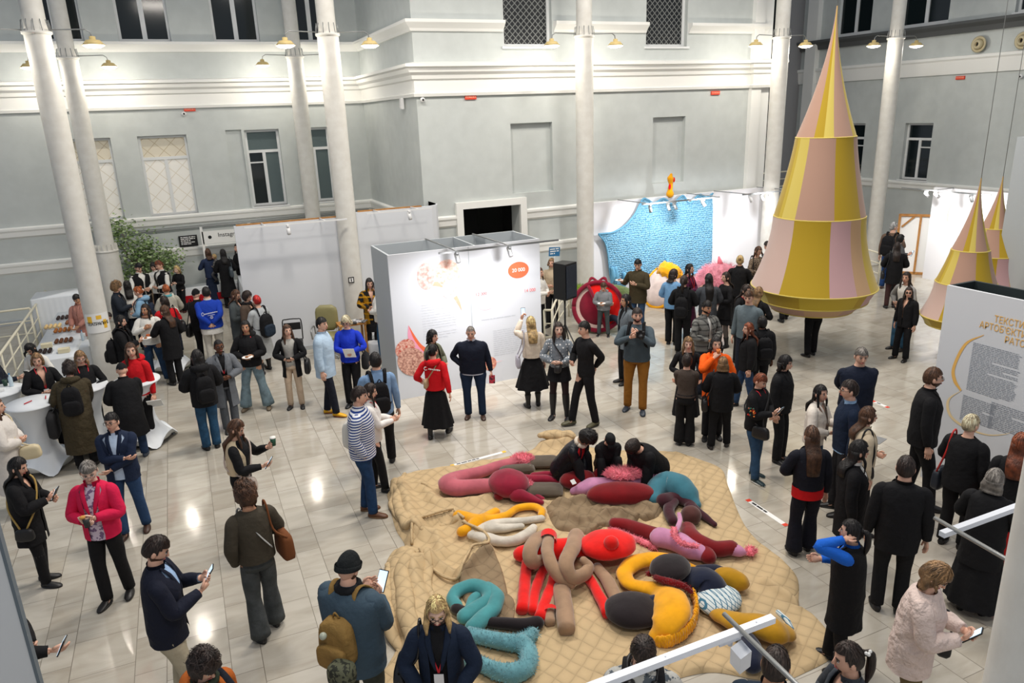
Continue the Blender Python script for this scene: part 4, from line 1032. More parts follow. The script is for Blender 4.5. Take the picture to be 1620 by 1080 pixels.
def at_hand(P, side=1, off=(0, .05, .03)):
    A, E, T, _ = P['arm'][side]; d = (T-E).normalized()
    return P['W'] @ (T+d*.09*P['s']+Vector(off))
def phone(P, label, side=1, off=(0, .0, .03), tilt=.6, lit=True, rz=0., big=1.0, land=False):
    p = at_hand(P, side, off); o = empty('phone', p, P['yaw']+rz); tag(o, label, 'phone', 'phones in people\'s hands')
    R = Matrix.Rotation(tilt, 3, 'X')
    w, l = (.078*big, .16*big) if not land else (.16, .078)
    b = MB(); b.box((0, 0, 0), (w, .01, l), 0, 0, tilt-PI/2+PI/2-1.0); b.build('case', M_BLACK, o)
    r2 = Matrix.Rotation(tilt-1.0, 3, 'X'); c = r2 @ Vector((0, -.0065, 0))
    MB().box(c, (w*.9, .003, l*.92), 0, 0, tilt-1.0).build('screen', M_SCREEN if lit else M_GLASS, o)
    return o
def held_box(P, name, label, cat, size, m, side=1, off=(0, .03, .0), rx=0., rz=0., group=None):
    p = at_hand(P, side, off); b = MB().box((0, 0, 0), size, 0, 0, rx); o = b.build(name, m, None, p, P['yaw']+rz); return tag(o, label, cat, group)
def cup(P, label, side=1, off=(0, .02, .03), c=(232, 228, 220), r=.036, h=.1, lid=None):
    p = at_hand(P, side, off); o = empty('cup', p, P['yaw']); tag(o, label, 'cup')
    MB().lathe([(r*.75, -h/2), (r, h/2), (r*.93, h/2), (r*.7, -h/2+.01)], seg=18).build('wall', mat('cup_paper', c, .6), o)
    if lid: MB().lathe([(r*1.05, h/2), (r*.95, h/2+.015), (0.001, h/2+.016)], seg=18, cap=False).build('lid', mat('cup_lid', lid, .5), o)
    return o
def plate(P, label, side=1, off=(0, .06, .02), food=((150, 90, 40),)):
    p = at_hand(P, side, off); o = tag(MB().lathe([(.0, 0), (.06, 0), (.095, .014), (.093, .017), (.058, .005), (0, .005)], seg=24, cap=False).build('plate', M_PAPER, None, p), label, 'plate')
    for k, c in enumerate(food):
        q = tag(MB().ball((0, 0, .018), (.03, .024, .018), 12, 8, 0, lambda d: 1+.15*noise.noise(d*3)).build('snack', mat('baked_food', c, .8), None, (p[0]+.02*k-.01, p[1]+.02*k, p[2]+.002)), 'piece of food on the '+label.replace('white ', ''), 'food')
    return o
def rbox(b, c, d, k=.3, mi=0, seg=6, rz=0.0, taper=1.0):
    """soft rounded box"""
    R = Matrix.Rotation(rz, 3, 'Z'); rr = []
    for i in range(9):
        v = -1+2*i/8; f_ = (1-abs(v)**4)**.25 if abs(v) < 1 else .35
        f_ = max(f_, .55); tp = 1-(1-taper)*(v+1)/2
        ring = []
        for j in range(20):
            a = 2*PI*j/20; cx, sy = math.cos(a), math.sin(a)
            ring.append(Vector(c)+R @ V3(math.copysign(abs(cx)**.45, cx)*d[0]/2*f_*tp, math.copysign(abs(sy)**.45, sy)*d[1]/2*f_*tp, v*d[2]/2))
        rr.append(ring)
    b.rings(rr, True, True, mi)
def backpack(P, label, c=(28, 30, 34), size=(.3, .17, .42), z=1.15, c2=None, pocket=True, straps=True):
    s = P['s']; o = empty('backpack', P['W'].translation, P['yaw']); tag(o, label, 'backpack'); m = cloth(c, bump=.7); S = P['S']
    b = MB(); ctr = S(0, -.12-size[1]/2, z); rbox(b, ctr, (size[0]*s, size[1]*s, size[2]*s), taper=.82); b.build('pack', m, o)
    if pocket: b = MB(); rbox(b, ctr+V3(0, -size[1]*.52*s, -size[2]*.18*s), (size[0]*.8*s, .07*s, size[2]*.5*s)); b.build('front_pocket', cloth(c2 or c, bump=.7), o)
    b = MB(); b.tube([ctr+V3(-.03, .02, size[2]*.5*s), ctr+V3(0, .01, size[2]*.5*s+.05), ctr+V3(.03, .02, size[2]*.5*s)], .008, 6, sub=3); b.build('top_handle', m, o)
    if straps:
        for sd in (1, -1):
            b = MB(); b.tube([S(sd*.08, -.13, z+size[2]*.42), S(sd*.1, -.07, 1.45), S(sd*.11, .03, 1.455), S(sd*.125, .135, 1.32), S(sd*.15, .12, 1.15), S(sd*.16, .0, 1.03), S(sd*.12, -.12, 1.0)], .026*s, 8, 0, .35, up=(0, 0, 1), sub=4); b.build('strap', m, o)
    return o
def handbag(P, label, c=(24, 24, 26), side=1, size=(.3, .12, .24), z=.92, mode='shoulder', x=.24, y=0., strapc=None, name='handbag', droop=1.0, rough=.5, cross=None):
    s = P['s']; o = empty(name, P['W'].translation, P['yaw']); tag(o, label, 'bag'); m = mat('bag_leather', c, rough, bump=.3, bscale=12); S = P['S']
    b = MB(); ctr = V3(side*x*s, y*s, z*s+P['root'].location.z*0); rbox(b, ctr, (size[1]*s, size[0]*s, size[2]*s), taper=.85); b.build('bag_body', m, o)
    sm = mat('bag_leather', strapc, rough, bump=.3, bscale=12) if strapc else m; b = MB(); tp = size[2]/2*s
    if mode == 'shoulder':
        b.tube([ctr+V3(0, size[0]*.35*s, tp*.8), S(side*.17, .08, 1.2), S(side*.15, .03, 1.455), S(side*.15, -.05, 1.45), S(side*.17, -.1, 1.2), ctr+V3(0, -size[0]*.35*s, tp*.8)], .011*s, 6, 0, sub=4)
    elif mode == 'cross':
        b.tube([ctr+V3(0, .03, tp*.8), S(side*.1, .165, 1.12), S(-side*.06, .14, 1.38), S(-side*.09, .0, 1.47), S(-side*.06, -.13, 1.36), S(side*.1, -.145, 1.12), ctr+V3(0, -.03, tp*.8)], .011*s, 6, 0, sub=4)
    elif mode == 'hand':
        T = P['arm'][side][2]; b.tube([ctr+V3(0, size[0]*.3*s, tp*.8), T+V3(0, .03, -.07*s), T+V3(0, -.03, -.07*s), ctr+V3(0, -size[0]*.3*s, tp*.8)], .009*s, 6, 0, sub=4)
    elif mode == 'elbow':
        E = P['arm'][side][1]; E = E.lerp(P['arm'][side][2], .25); b.tube([ctr+V3(0, size[0]*.3*s, tp*.8), E+V3(0, .05, .05), E+V3(0, -.05, .05), ctr+V3(0, -size[0]*.3*s, tp*.8)], .009*s, 6, 0, sub=4)
    b.build('strap', sm, o)
    return o

# ================================================================ quilt and soft sculptures
def quilt_mat(name, c):
    m = bpy.data.materials.new(name); m.use_nodes = True; nt = m.node_tree; N = nt.nodes; L = nt.links; b = N['Principled BSDF']
    b.inputs['Roughness'].default_value = .85; b.inputs['Specular IOR Level'].default_value = .25; b.inputs['Base Color'].default_value = (*lin(c), 1)
    tc = N.new('ShaderNodeTexCoord'); wp = N.new('ShaderNodeTexNoise'); wp.inputs['Scale'].default_value = 1.6; L.new(tc.outputs['Object'], wp.inputs['Vector'])
    ad = N.new('ShaderNodeMix'); ad.data_type = 'VECTOR'; ad.inputs[0].default_value = .12; L.new(tc.outputs['Object'], ad.inputs[4]); L.new(wp.outputs['Color'], ad.inputs[5])
    sp = N.new('ShaderNodeSeparateXYZ'); L.new(ad.outputs[1], sp.inputs[0])
    def ma(op, a, c2=None):
        n = N.new('ShaderNodeMath'); n.operation = op
        for i, v in enumerate((a, c2)):
            if v is None: continue
            if isinstance(v, (int, float)): n.inputs[i].default_value = v
            else: L.new(v, n.inputs[i])
        return n.outputs[0]
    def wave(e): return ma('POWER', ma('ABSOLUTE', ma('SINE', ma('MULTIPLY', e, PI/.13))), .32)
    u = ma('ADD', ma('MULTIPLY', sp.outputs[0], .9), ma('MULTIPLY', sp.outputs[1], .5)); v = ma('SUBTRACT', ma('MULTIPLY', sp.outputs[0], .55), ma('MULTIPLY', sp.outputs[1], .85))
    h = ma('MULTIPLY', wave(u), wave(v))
    nz = N.new('ShaderNodeTexNoise'); nz.inputs['Scale'].default_value = 9; nz.inputs['Detail'].default_value = 6; L.new(tc.outputs['Object'], nz.inputs['Vector'])
    hh = ma('ADD', h, ma('MULTIPLY', nz.outputs['Fac'], .8))
    bp = N.new('ShaderNodeBump'); bp.inputs['Strength'].default_value = .5; bp.inputs['Distance'].default_value = .025; L.new(hh, bp.inputs['Height']); L.new(bp.outputs[0], b.inputs['Normal'])
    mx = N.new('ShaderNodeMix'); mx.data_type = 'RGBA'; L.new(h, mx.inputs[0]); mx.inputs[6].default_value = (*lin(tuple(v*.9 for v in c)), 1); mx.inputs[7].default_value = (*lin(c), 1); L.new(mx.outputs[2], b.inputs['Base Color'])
    return m
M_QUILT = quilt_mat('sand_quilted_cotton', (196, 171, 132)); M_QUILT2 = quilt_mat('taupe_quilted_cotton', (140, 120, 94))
OUT = [(2.022,9.276,0.03),(2.255,9.685,0.03),(2.617,9.764,0.03),(3.165,9.612,0.03),(3.575,9.608,0.03),(3.977,9.564,0.03),(4.364,9.583,0.03),(4.708,9.606,0.03),(5.082,9.456,0.03),(5.493,9.077,0.03),(5.971,8.741,0.03),(6.298,8.54,0.03),(6.501,8.182,0.03),(6.617,7.743,0.03),(6.374,7.284,0.03),(6.073,6.757,0.03),(5.866,6.337,0.03),(5.763,5.941,0.03),(5.741,5.552,0.03),(5.641,5.234,0.03),(5.342,4.911,0.03),(5.265,4.797,0.03),(5.323,4.666,0.03),(5.227,4.359,0.03),(5.03,4.158,0.03),(4.608,4.116,0.03),(4.358,4.133,0.03),(4.149,4.272,0.03),(3.891,4.491,0.03),(3.589,4.568,0.03),(3.302,4.56,0.03),(2.753,4.538,0.03),(2.158,4.596,0.03),(1.546,4.821,0.03),(1.116,5.264,0.03),(0.946,5.727,0.03),(1.139,5.953,0.03),(1.333,6.238,0.03),(1.297,6.548,0.03),(1.385,7.039,0.03),(1.537,7.565,0.03),(1.727,7.868,0.03),(1.884,7.912,0.03),(1.885,8.321,0.03),(1.954,8.822,0.03)]
RIDGES = [([(1.859,7.308,0.0),(1.672,6.939,0.0),(1.548,6.409,0.0),(1.483,5.918,0.0)], .10, .14), ([(1.664,7.478,0.0),(1.465,6.919,0.0),(1.384,6.381,0.0)], .08, .12), ([(2.22,9.336,0.0),(2.198,8.848,0.0),(2.095,8.354,0.0),(2.137,7.995,0.0)], .09, .12), ([(1.966,7.922,0.0),(2.205,8.211,0.0),(2.617,8.223,0.0),(2.678,7.914,0.0)], .07, .06),
          ([(2.641,7.816,0.0),(2.765,7.479,0.0),(2.731,7.192,0.0),(2.519,7.213,0.0),(2.401,7.031,0.0),(2.225,6.851,0.0)], .10, .07), ([(2.515,9.285,0.0),(2.546,8.665,0.0),(3.116,8.463,0.0),(3.429,8.534,0.0)], .05, .09), ([(2.655,9.426,0.0),(2.959,9.602,0.0),(3.58,9.625,0.0)], .04, .1), ([(4.606,9.628,0.0),(4.847,9.55,0.0),(5.045,9.39,0.0)], .14, .12),
          ([(1.99,7.528,0.0),(2.145,7.232,0.0),(2.247,6.973,0.0)], .05, .06), ([(2.295,7.914,0.0),(2.23,7.479,0.0),(1.958,7.328,0.0)], .06, .08), ([(3.844,7.985,-0.0),(4.107,7.754,0.0),(4.521,7.63,0.0),(4.849,7.365,0.0),(5.078,7.117,0.0)], .05, .06), ([(3.81,7.549,0.0),(4.061,7.246,0.0),(4.554,7.284,0.0),(4.722,7.022,0.0)], .06, .05), ([(3.756,4.596,0.0),(3.536,4.895,0.0),(3.012,4.966,0.0)], .04, .12),
          ([(1.818,7.691,0.0),(1.725,6.21,0.0),(1.606,5.665,0.0)], .07, .1), ([(6.315,8.401,0.0),(6.349,7.907,0.0),(5.706,7.009,0.0)], .03, .05), ([(5.296,4.826,0.0),(5.249,5.124,0.0),(5.246,5.314,0.0)], .06, .06)]
def seg_d(p, a, c):
    ax, ay = a[0], a[1]; dx, dy = c[0]-ax, c[1]-ay; t = max(0, min(1, ((p[0]-ax)*dx+(p[1]-ay)*dy)/(dx*dx+dy*dy+1e-9)))
    return math.hypot(p[0]-ax-dx*t, p[1]-ay-dy*t)
def quilt_h(x, y):
    h = .035
    for P, hh, w in RIDGES:
        d = min(seg_d((x, y), P[i], P[i+1]) for i in range(len(P)-1)); h += hh*1.35*math.exp(-(d/w)**2)
    h += .03*noise.noise(Vector((x*2.2, y*2.2, 0)))+.022*abs(noise.noise(Vector((x*5+y, y*4-x, 3))))
    return max(h, .015)
cx, cy = (3.584,6.783)
Po, _ = catmull([Vector((p[0], p[1], 0)) for p in OUT+[OUT[0]]], [0]*(len(OUT)+1), 7); Po = Po[:-1]
b = MB(); n = len(Po); RR = []
for i in range(1, 76):
    s_ = (i/75)**.8; R0 = []
    for p in Po:
        x_ = cx+(p.x-cx)*s_; y_ = cy+(p.y-cy)*s_; h = quilt_h(x_, y_)
        if i == 75: h = .004
        elif i >= 72: h *= .9-.12*(i-72)
        R0.append((x_, y_, h))
    RR.append(R0)
b.rings(RR, True, False); b.add([(cx, cy, .04)]+RR[0], [(0, 1+j, 1+(j+1) % n) for j in range(n)])
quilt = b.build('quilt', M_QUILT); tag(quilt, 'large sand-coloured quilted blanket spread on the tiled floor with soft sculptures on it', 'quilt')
def patch(name, L_, hz, m, amp=.03, seed=0):
    P_, _ = catmull([Vector((p[0], p[1], 0)) for p in L_+[L_[0]]], [0]*(len(L_)+1), 6); P_ = P_[:-1]; k = len(P_)
    c0 = sum(P_, Vector())/k; b = MB(); RR = []
    for i in range(1, 25):
        s_ = i/24; R0 = []
        for p in P_:
            q = c0.lerp(p, s_); R0.append((q.x, q.y, quilt_h(q.x, q.y)+hz*min(1, (1-s_)*8)+amp*(noise.noise(Vector((q.x*6, q.y*6, seed)))*.9+.5*noise.noise(Vector((q.x*13, q.y*13, seed))))*(min(1, (1-s_)*6))-(.02 if i == 24 else 0)))
        RR.append(R0)
    b.rings(RR, True, False); b.add([(c0.x, c0.y, RR[0][0][2])]+RR[0], [(0, 1+j, 1+(j+1) % k) for j in range(k)])
    return b.build(name, m, quilt)
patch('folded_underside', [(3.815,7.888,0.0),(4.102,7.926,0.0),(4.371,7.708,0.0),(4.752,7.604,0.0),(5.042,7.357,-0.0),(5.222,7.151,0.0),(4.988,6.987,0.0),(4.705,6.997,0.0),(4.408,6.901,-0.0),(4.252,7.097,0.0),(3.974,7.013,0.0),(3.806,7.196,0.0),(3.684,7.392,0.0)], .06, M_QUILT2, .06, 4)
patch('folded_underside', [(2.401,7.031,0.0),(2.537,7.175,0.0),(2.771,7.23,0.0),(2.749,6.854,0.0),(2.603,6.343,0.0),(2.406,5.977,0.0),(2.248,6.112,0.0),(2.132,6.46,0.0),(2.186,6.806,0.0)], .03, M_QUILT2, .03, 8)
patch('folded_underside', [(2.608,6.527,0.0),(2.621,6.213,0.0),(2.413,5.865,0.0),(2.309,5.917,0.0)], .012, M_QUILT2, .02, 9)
MB().tube([(p[0], p[1], quilt_h(p[0], p[1])+.02) for p in [(1.948,7.806,0.0),(2.053,8.072,0.0),(2.23,8.181,0.0),(2.617,8.223,0.0),(2.647,8.137,0.0),(2.678,7.914,0.0)]], .018, 8, sub=6).tube([(p[0], p[1], quilt_h(p[0], p[1])+.03) for p in [(2.622,7.81,0.0),(2.772,7.475,0.0),(2.734,7.22,0.0),(2.542,7.23,0.0),(2.433,7.113,0.0),(2.287,6.913,0.0),(2.167,6.816,0.0),(2.031,7.124,0.0),(1.966,7.526,0.0)]], .018, 8, sub=6).build('piped_edge', M_QUILT, quilt)

for k, (P_, r_) in enumerate((([(1.854,7.495,0.0),(1.658,7.14,0.0),(1.52,6.593,0.0),(1.442,6.038,0.0),(1.431,5.752,0.0)], .1), ([(1.567,7.458,0.0),(1.402,6.951,0.0),(1.313,6.417,0.0),(1.293,6.013,0.0)], .075), ([(2.157,9.307,0.0),(2.06,8.769,-0.0),(2.016,8.258,0.0),(2.128,7.967,0.0)], .085), ([(2.41,9.734,0.0),(2.203,9.408,0.0),(2.019,8.942,0.0),(1.962,8.423,0.0)], .06),
        ([(4.605,9.602,0.0),(4.798,9.629,0.0),(4.975,9.534,0.0),(5.043,9.365,0.0)], .11), ([(2.439,8.089,0.0),(2.674,8.019,0.0),(2.786,7.725,0.0),(2.82,7.388,0.0)], .07), ([(2.106,7.542,0.0),(1.909,7.079,0.0),(1.785,6.517,0.0)], .07), ([(2.511,9.182,0.0),(2.72,8.908,0.0),(3.017,8.691,0.0),(3.358,8.592,0.0)], .045), ([(3.905,7.731,0.0),(4.205,7.758,0.0),(4.471,7.545,0.0),(4.8,7.521,0.0),(5.061,7.236,-0.0)], .05), ([(3.905,7.379,0.0),(4.046,7.138,-0.0),(4.401,7.189,0.0),(4.618,7.008,0.0)], .05))):
    P2, R2 = catmull(P_, [r_*.5]+[r_]*(len(P_)-2)+[r_*.5], 8); b = MB()
    b.tube([(p.x+.03*noise.noise(p*4), p.y+.03*noise.noise(p*4+Vector((5, 0, 0))), quilt_h(p.x, p.y)-.01+.02*noise.noise(p*5)) for p in P2], R2, 16, 0, .75, (0, 0, 1), 1, True)
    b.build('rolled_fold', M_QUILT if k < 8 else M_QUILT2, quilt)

def soft(rgb, kind='noise', rgb2=None, rough=.9, bump=.35, sheen=.3): return mat('soft_fabric', rgb, rough, kind, rgb2 or tuple(int(v*.9) for v in rgb), 2.0, bump=bump, bscale=7, sheen=sheen, spec=.2)
F_PINK = soft((190, 98, 110)); F_FLUFF = soft((246, 130, 148), bump=1.5); F_CORD = soft((88, 78, 66)); F_CRIM = soft((142, 22, 50)); F_DCRIM = soft((122, 6, 16)); F_YEL = soft((244, 170, 10)); F_KNITW = soft((214, 206, 192), bump=1.0)
F_LIL = soft((204, 140, 178)); F_TEAL = soft((60, 118, 134)); F_TEAL2 = soft((72, 146, 150)); F_TEALF = soft((106, 160, 170), bump=1.6); F_MAR = soft((62, 20, 32)); F_RED = soft((236, 22, 14)); F_BEI = soft((166, 134, 106)); F_NAVY = soft((18, 26, 50)); F_MUS = soft((190, 140, 20)); F_BLK = soft((26, 16, 20)); F_ORG = soft((236, 108, 50)); F_LATT = mat('white_blue_check', (206, 214, 214), .9, 'lattice', (60, 112, 138), .055)
def sculpture(label, anchor=(0, 0, 0)): return tag(empty('soft_sculpture', anchor), label, 'soft sculpture', 'soft sculptures on the quilt')
def part(o, name, m, fn):
    b = MB(); fn(b); return b.build(name, m, o)
def tb(o, name, m, tp, seg=18, ends=True, flat=.85, up=(0, 0, 1)):
    P_, R_ = tp; b = MB(); b.tube(P_, R_, seg, 0, flat, up, 5, ends)
    for i, v in enumerate(b.v):
        k = 1+.035*noise.noise(Vector(v)*5)
        b.v[i] = (v[0]+.012*noise.noise(Vector(v)*6), v[1]+.012*noise.noise(Vector((v[1], v[0], 2))*6), v[2]*k)
    return b.build(name, m, o)
def blob(o, name, m, c, r, rz=0., z=None):
    b = MB(); b.ball((c[0], c[1], z if z is not None else r[2]+.03), r, 26, 16, 0, lambda d: 1+.05*noise.noise(d*2+Vector((c[0], 0, 0))), Matrix.Rotation(rz, 3, 'Z')); return b.build(name, m, o)
def fuzz(o, name, m, c, r, n=500, L_=.06, z=None, rz=0., seed=1):
    rr = random.Random(seed); R = Matrix.Rotation(rz, 3, 'Z'); zc = z if z is not None else r[2]+.03; b = MB(); b.ball((c[0], c[1], zc), r, 20, 12, 0, None, R)
    for k in range(n):
        d = Vector((rr.gauss(0, 1), rr.gauss(0, 1), abs(rr.gauss(0, 1)))).normalized(); p = Vector((c[0], c[1], zc))+R @ Vector((d.x*r[0], d.y*r[1], d.z*r[2])); dd = (R @ d+Vector((rr.uniform(-.5, .5), rr.uniform(-.5, .5), rr.uniform(-.2, .5)))).normalized(); t = dd.orthogonal().normalized()*.006
        b.add([p-t, p+t, p+dd*L_*rr.uniform(.6, 1.2)], [(0, 1, 2)], 0, False)
    return b.build(name, m, o)
def fuzz_line(o, name, m, tp, n=600, L_=.04, seed=2):
    P_, R_ = catmull(*tp, 6); rr = random.Random(seed); b = MB(); b.tube(P_, R_, 12, 0)
    for k in range(n):
        i = rr.randrange(len(P_)-1); f_ = rr.random(); c = P_[i].lerp(P_[i+1], f_); r = R_[i]; d = Vector((rr.gauss(0, 1), rr.gauss(0, 1), rr.gauss(.4, 1))).normalized(); p = c+d*r*.95; t = d.orthogonal().normalized()*.005
        b.add([p-t, p+t, p+d*L_*rr.uniform(.5, 1.2)], [(0, 1, 2)], 0, False)
    return b.build(name, m, o)
def flatpad(o, name, m, c, w, d, h, rz, z=None, ribs=True):
    b = MB(); R = Matrix.Rotation(rz, 3, 'Z'); nx, ny = (40, 10); z0 = z if z is not None else .05; T_ = []; B_ = []
    for i in range(nx+1):
        for j in range(ny+1):
            u, v = i/nx*2-1, j/ny*2-1; e = (1-abs(u)**6)*(1-abs(v)**6); q = R @ Vector((u*w/2, v*d/2, 0)); rb = (.006*math.cos(v*d*PI/.02) if ribs else 0)
            T_.append((c[0]+q.x, c[1]+q.y, z0+h/2+(h/2)*e+rb*e)); B_.append((c[0]+q.x, c[1]+q.y, z0+h/2-(h/2)*e))
    k = ny+1; F_ = [(i*k+j, (i+1)*k+j, (i+1)*k+j+1, i*k+j+1) for i in range(nx) for j in range(ny)]
    b.add(T_, F_); b.add(B_, [tuple(reversed(f)) for f in F_]); return b.build(name, m, o)

o = sculpture('long pink velvet tube bent in a U, with a fluffy pink cuff')
tb(o, 'tube_pillow', F_PINK, ([(4.029,9.065,0.13),(3.913,9.104,0.13),(3.617,9.102,0.129),(3.311,9.057,0.132),(3.032,9.012,0.151),(2.805,8.876,0.172),(2.869,8.718,0.163),(3.067,8.676,0.152),(3.34,8.58,0.148)],[0.094,0.094,0.093,0.097,0.118,0.143,0.133,0.12,0.115]))
fuzz(o, 'fluffy_cuff', F_FLUFF, (4.045,9.101,0.1), (.16, .12, .1), 700, .06, rz=-.3)
for k, (c, lb, rz) in enumerate((((4.312,8.982,0.1), 'ribbed grey-brown flat cushion next to the fluffy pink cuff', -.41), ((3.869,8.897,0.1), 'ribbed grey-brown cushion half under the crimson sculpture', -.3), ((3.967,8.206,0.1), 'ribbed grey-brown flat cushion under the crimson arms', -.5))):
    flatpad(None, 'cushion', F_CORD, c, .52, .3 if k != 1 else .18, .12, rz, .05 if k != 1 else .07); tag(bpy.data.objects[('cushion' if k == 0 else 'cushion.%03d' % k)], lb, 'cushion', 'ribbed cushions')
o = sculpture('crimson velvet sculpture with pronged arms beside the long pink tube')
blob(o, 'body', F_CRIM, (3.542,8.451,0.12), (.27, .3, .17), .3)
tb(o, 'arm', F_CRIM, ([(3.691,8.633,0.134),(3.928,8.548,0.115),(4.117,8.486,0.107),(4.269,8.391,0.084)],[0.099,0.076,0.067,0.04])); tb(o, 'arm', F_CRIM, ([(4.032,8.663,0.096),(4.213,8.618,0.093),(4.345,8.478,0.085),(4.285,8.306,0.08)],[0.054,0.05,0.041,0.035]))
tb(o, 'arm', F_CRIM, ([(3.551,8.194,0.145),(3.683,8.076,0.112),(3.797,7.961,0.082)],[0.112,0.073,0.038])); tb(o, 'arm', F_CRIM, ([(3.7,8.397,0.125),(3.786,8.253,0.094),(3.852,8.034,0.079)],[0.088,0.052,0.034]))
blob(o, 'tail_tuft', F_DCRIM, (3.361,8.369,0.06), (.08, .07, .06)); fuzz(o, 'fur_tuft', F_FLUFF, (3.766,8.371,0.15), (.08, .06, .04), 250, .05, .16)
o = sculpture('bright yellow star-shaped pillow joined to a yellow ring')
for tp in (([(2.674,8.096,0.117),(2.76,7.975,0.12),(2.831,7.797,0.139)],[0.078,0.082,0.105]), ([(2.58,7.724,0.114),(2.694,7.734,0.121),(2.831,7.797,0.139)],[0.075,0.084,0.105]), ([(3.144,7.984,0.103),(3.009,7.917,0.109),(2.831,7.797,0.139)],[0.062,0.07,0.105]), ([(2.835,7.808,0.133),(3.08,7.811,0.109),(3.249,7.854,0.095),(3.454,7.945,0.096),(3.638,7.885,0.096),(3.692,7.748,0.096),(3.639,7.64,0.092)],[0.097,0.069,0.053,0.054,0.054,0.054,0.049])): tb(o, 'arm', F_YEL, tp)
o = sculpture('white knitted loop pillow lying below the yellow ring')
for tp in (([(3.604,7.571,0.091),(3.338,7.634,0.095),(3.115,7.709,0.098),(2.9,7.672,0.115),(2.668,7.605,0.1)],[0.049,0.053,0.056,0.076,0.059]), ([(2.67,7.61,0.097),(2.783,7.404,0.126),(2.942,7.289,0.109),(3.113,7.235,0.116),(3.329,7.331,0.107),(3.434,7.423,0.091)],[0.055,0.089,0.069,0.077,0.067,0.048]), ([(2.894,7.636,0.118),(3.065,7.572,0.104),(3.3,7.532,0.087)],[0.08,0.064,0.044])): tb(o, 'loop', F_KNITW, tp)
o = sculpture('orange rolled ring pillow left of the sitting people')
tb(o, 'ring', F_ORG, ([(4.549,8.93,0.098),(4.699,8.95,0.107),(4.734,8.719,0.106),(4.607,8.524,0.101),(4.474,8.586,0.105),(4.465,8.788,0.098),(4.549,8.93,0.098)],[0.057,0.067,0.066,0.06,0.064,0.056,0.057]), ends=False); tb(o, 'pink_tongue', F_LIL, ([(4.634,8.868,0.074),(4.623,8.749,0.078)],[0.028,0.033]))
o = sculpture('orange pillow piece between the knees of the sitting people')
tb(o, 'tube_pillow', F_ORG, ([(4.986,8.326,0.089),(5.105,8.294,0.105),(5.22,8.189,0.104),(5.333,8.031,0.088),(5.465,8.021,0.081)],[0.046,0.064,0.064,0.045,0.036]))
o = sculpture('lilac and dark red fish-like pillow with a white tag and tassels')
blob(o, 'red_head', F_DCRIM, (4.47,8.165,0.12), (.26, .17, .13), -.2); tb(o, 'lilac_body', F_LIL, ([(4.318,7.997,0.102),(4.418,7.928,0.139),(4.563,7.904,0.162),(4.748,7.877,0.147),(4.974,7.799,0.147),(5.204,7.758,0.148),(5.43,7.781,0.11)],[0.061,0.105,0.132,0.114,0.115,0.115,0.071]))
blob(o, 'red_back', F_DCRIM, (4.869,8.079,0.16), (.2, .12, .13), -.3); blob(o, 'red_belly', F_DCRIM, (4.769,7.506,0.13), (.47, .2, .15), -.42)
fuzz(o, 'fluffy_pad', F_FLUFF, (5.01,7.81,0.24), (.26, .14, .08), 900, .07, .27, -.4)
MB().box((4.291,7.963,0.26), (.07, .005, .07), .2, rx=-.9).build('care_tag', M_PAPER, o)
b = MB(); rr = random.Random(5); a = Vector((5.368,7.664,0.2))
for k in range(16):
    d = Vector((rr.uniform(-.04, .2), rr.uniform(-.16, .12), 0)); p0 = a+Vector((.0, -.15+.02*k, .02)); b.tube([p0, p0+d*.5+Vector((0, 0, .05)), p0+d*1.2+Vector((0, 0, -.02))], .009, 5, sub=3)
b.build('tassels', F_LIL, o)
o = sculpture('big blue-teal bean-shaped pillow with a maroon octopus-like end')
tb(o, 'teal_body', F_TEAL, ([(5.121,7.27,0.136),(5.281,7.416,0.175),(5.457,7.433,0.199),(5.521,7.267,0.205),(5.543,7.088,0.173),(5.549,6.918,0.106)],[0.101,0.147,0.175,0.182,0.144,0.066]))
for tp in (([(5.193,7.144,0.143),(5.334,7.173,0.129),(5.451,7.112,0.129),(5.47,6.946,0.113),(5.377,6.746,0.112)],[0.109,0.093,0.093,0.075,0.073]), ([(5.339,7.124,0.114),(5.149,6.97,0.113),(5.045,6.744,0.104)],[0.075,0.074,0.064]), ([(5.45,6.92,0.113),(5.466,6.68,0.095),(5.48,6.461,0.08)],[0.074,0.052,0.035])): tb(o, 'maroon_arm', F_MAR, tp)
blob(o, 'brown_ball', soft((84, 48, 44)), (5.277,6.679,0.12), (.13, .13, .12))
o = sculpture('dark red and lilac long pillow with pink fur edges at the right of the quilt')
tb(o, 'red_leg', F_DCRIM, ([(4.348,6.997,0.118),(4.451,6.898,0.124),(4.555,6.702,0.13),(4.653,6.483,0.135)],[0.08,0.087,0.094,0.1])); tb(o, 'lilac_middle', F_LIL, ([(4.633,6.404,0.167),(4.745,6.256,0.166),(4.787,6.07,0.158),(4.875,5.972,0.138)],[0.138,0.137,0.127,0.103]))
fuzz_line(o, 'fur_edge', F_FLUFF, ([(4.268,6.942,0.08),(4.347,6.805,0.08),(4.441,6.598,0.079),(4.534,6.362,0.082)],[0.035,0.035,0.034,0.037]), 900)
tb(o, 'red_middle', F_DCRIM, ([(5.069,6.468,0.13),(4.965,6.256,0.154),(4.984,6.067,0.152),(5.091,5.947,0.139),(5.257,5.902,0.132)],[0.094,0.122,0.12,0.104,0.097])); tb(o, 'red_lobe', F_DCRIM, ([(4.955,6.028,0.132),(4.911,5.879,0.131)],[0.097,0.095]))
tb(o, 'lilac_tip', F_LIL, ([(5.255,5.899,0.126),(5.312,5.834,0.113),(5.406,5.81,0.081)],[0.089,0.074,0.037])); fuzz(o, 'fur_tail', F_FLUFF, (5.452,5.789,0.08), (.06, .05, .05), 200, .05)
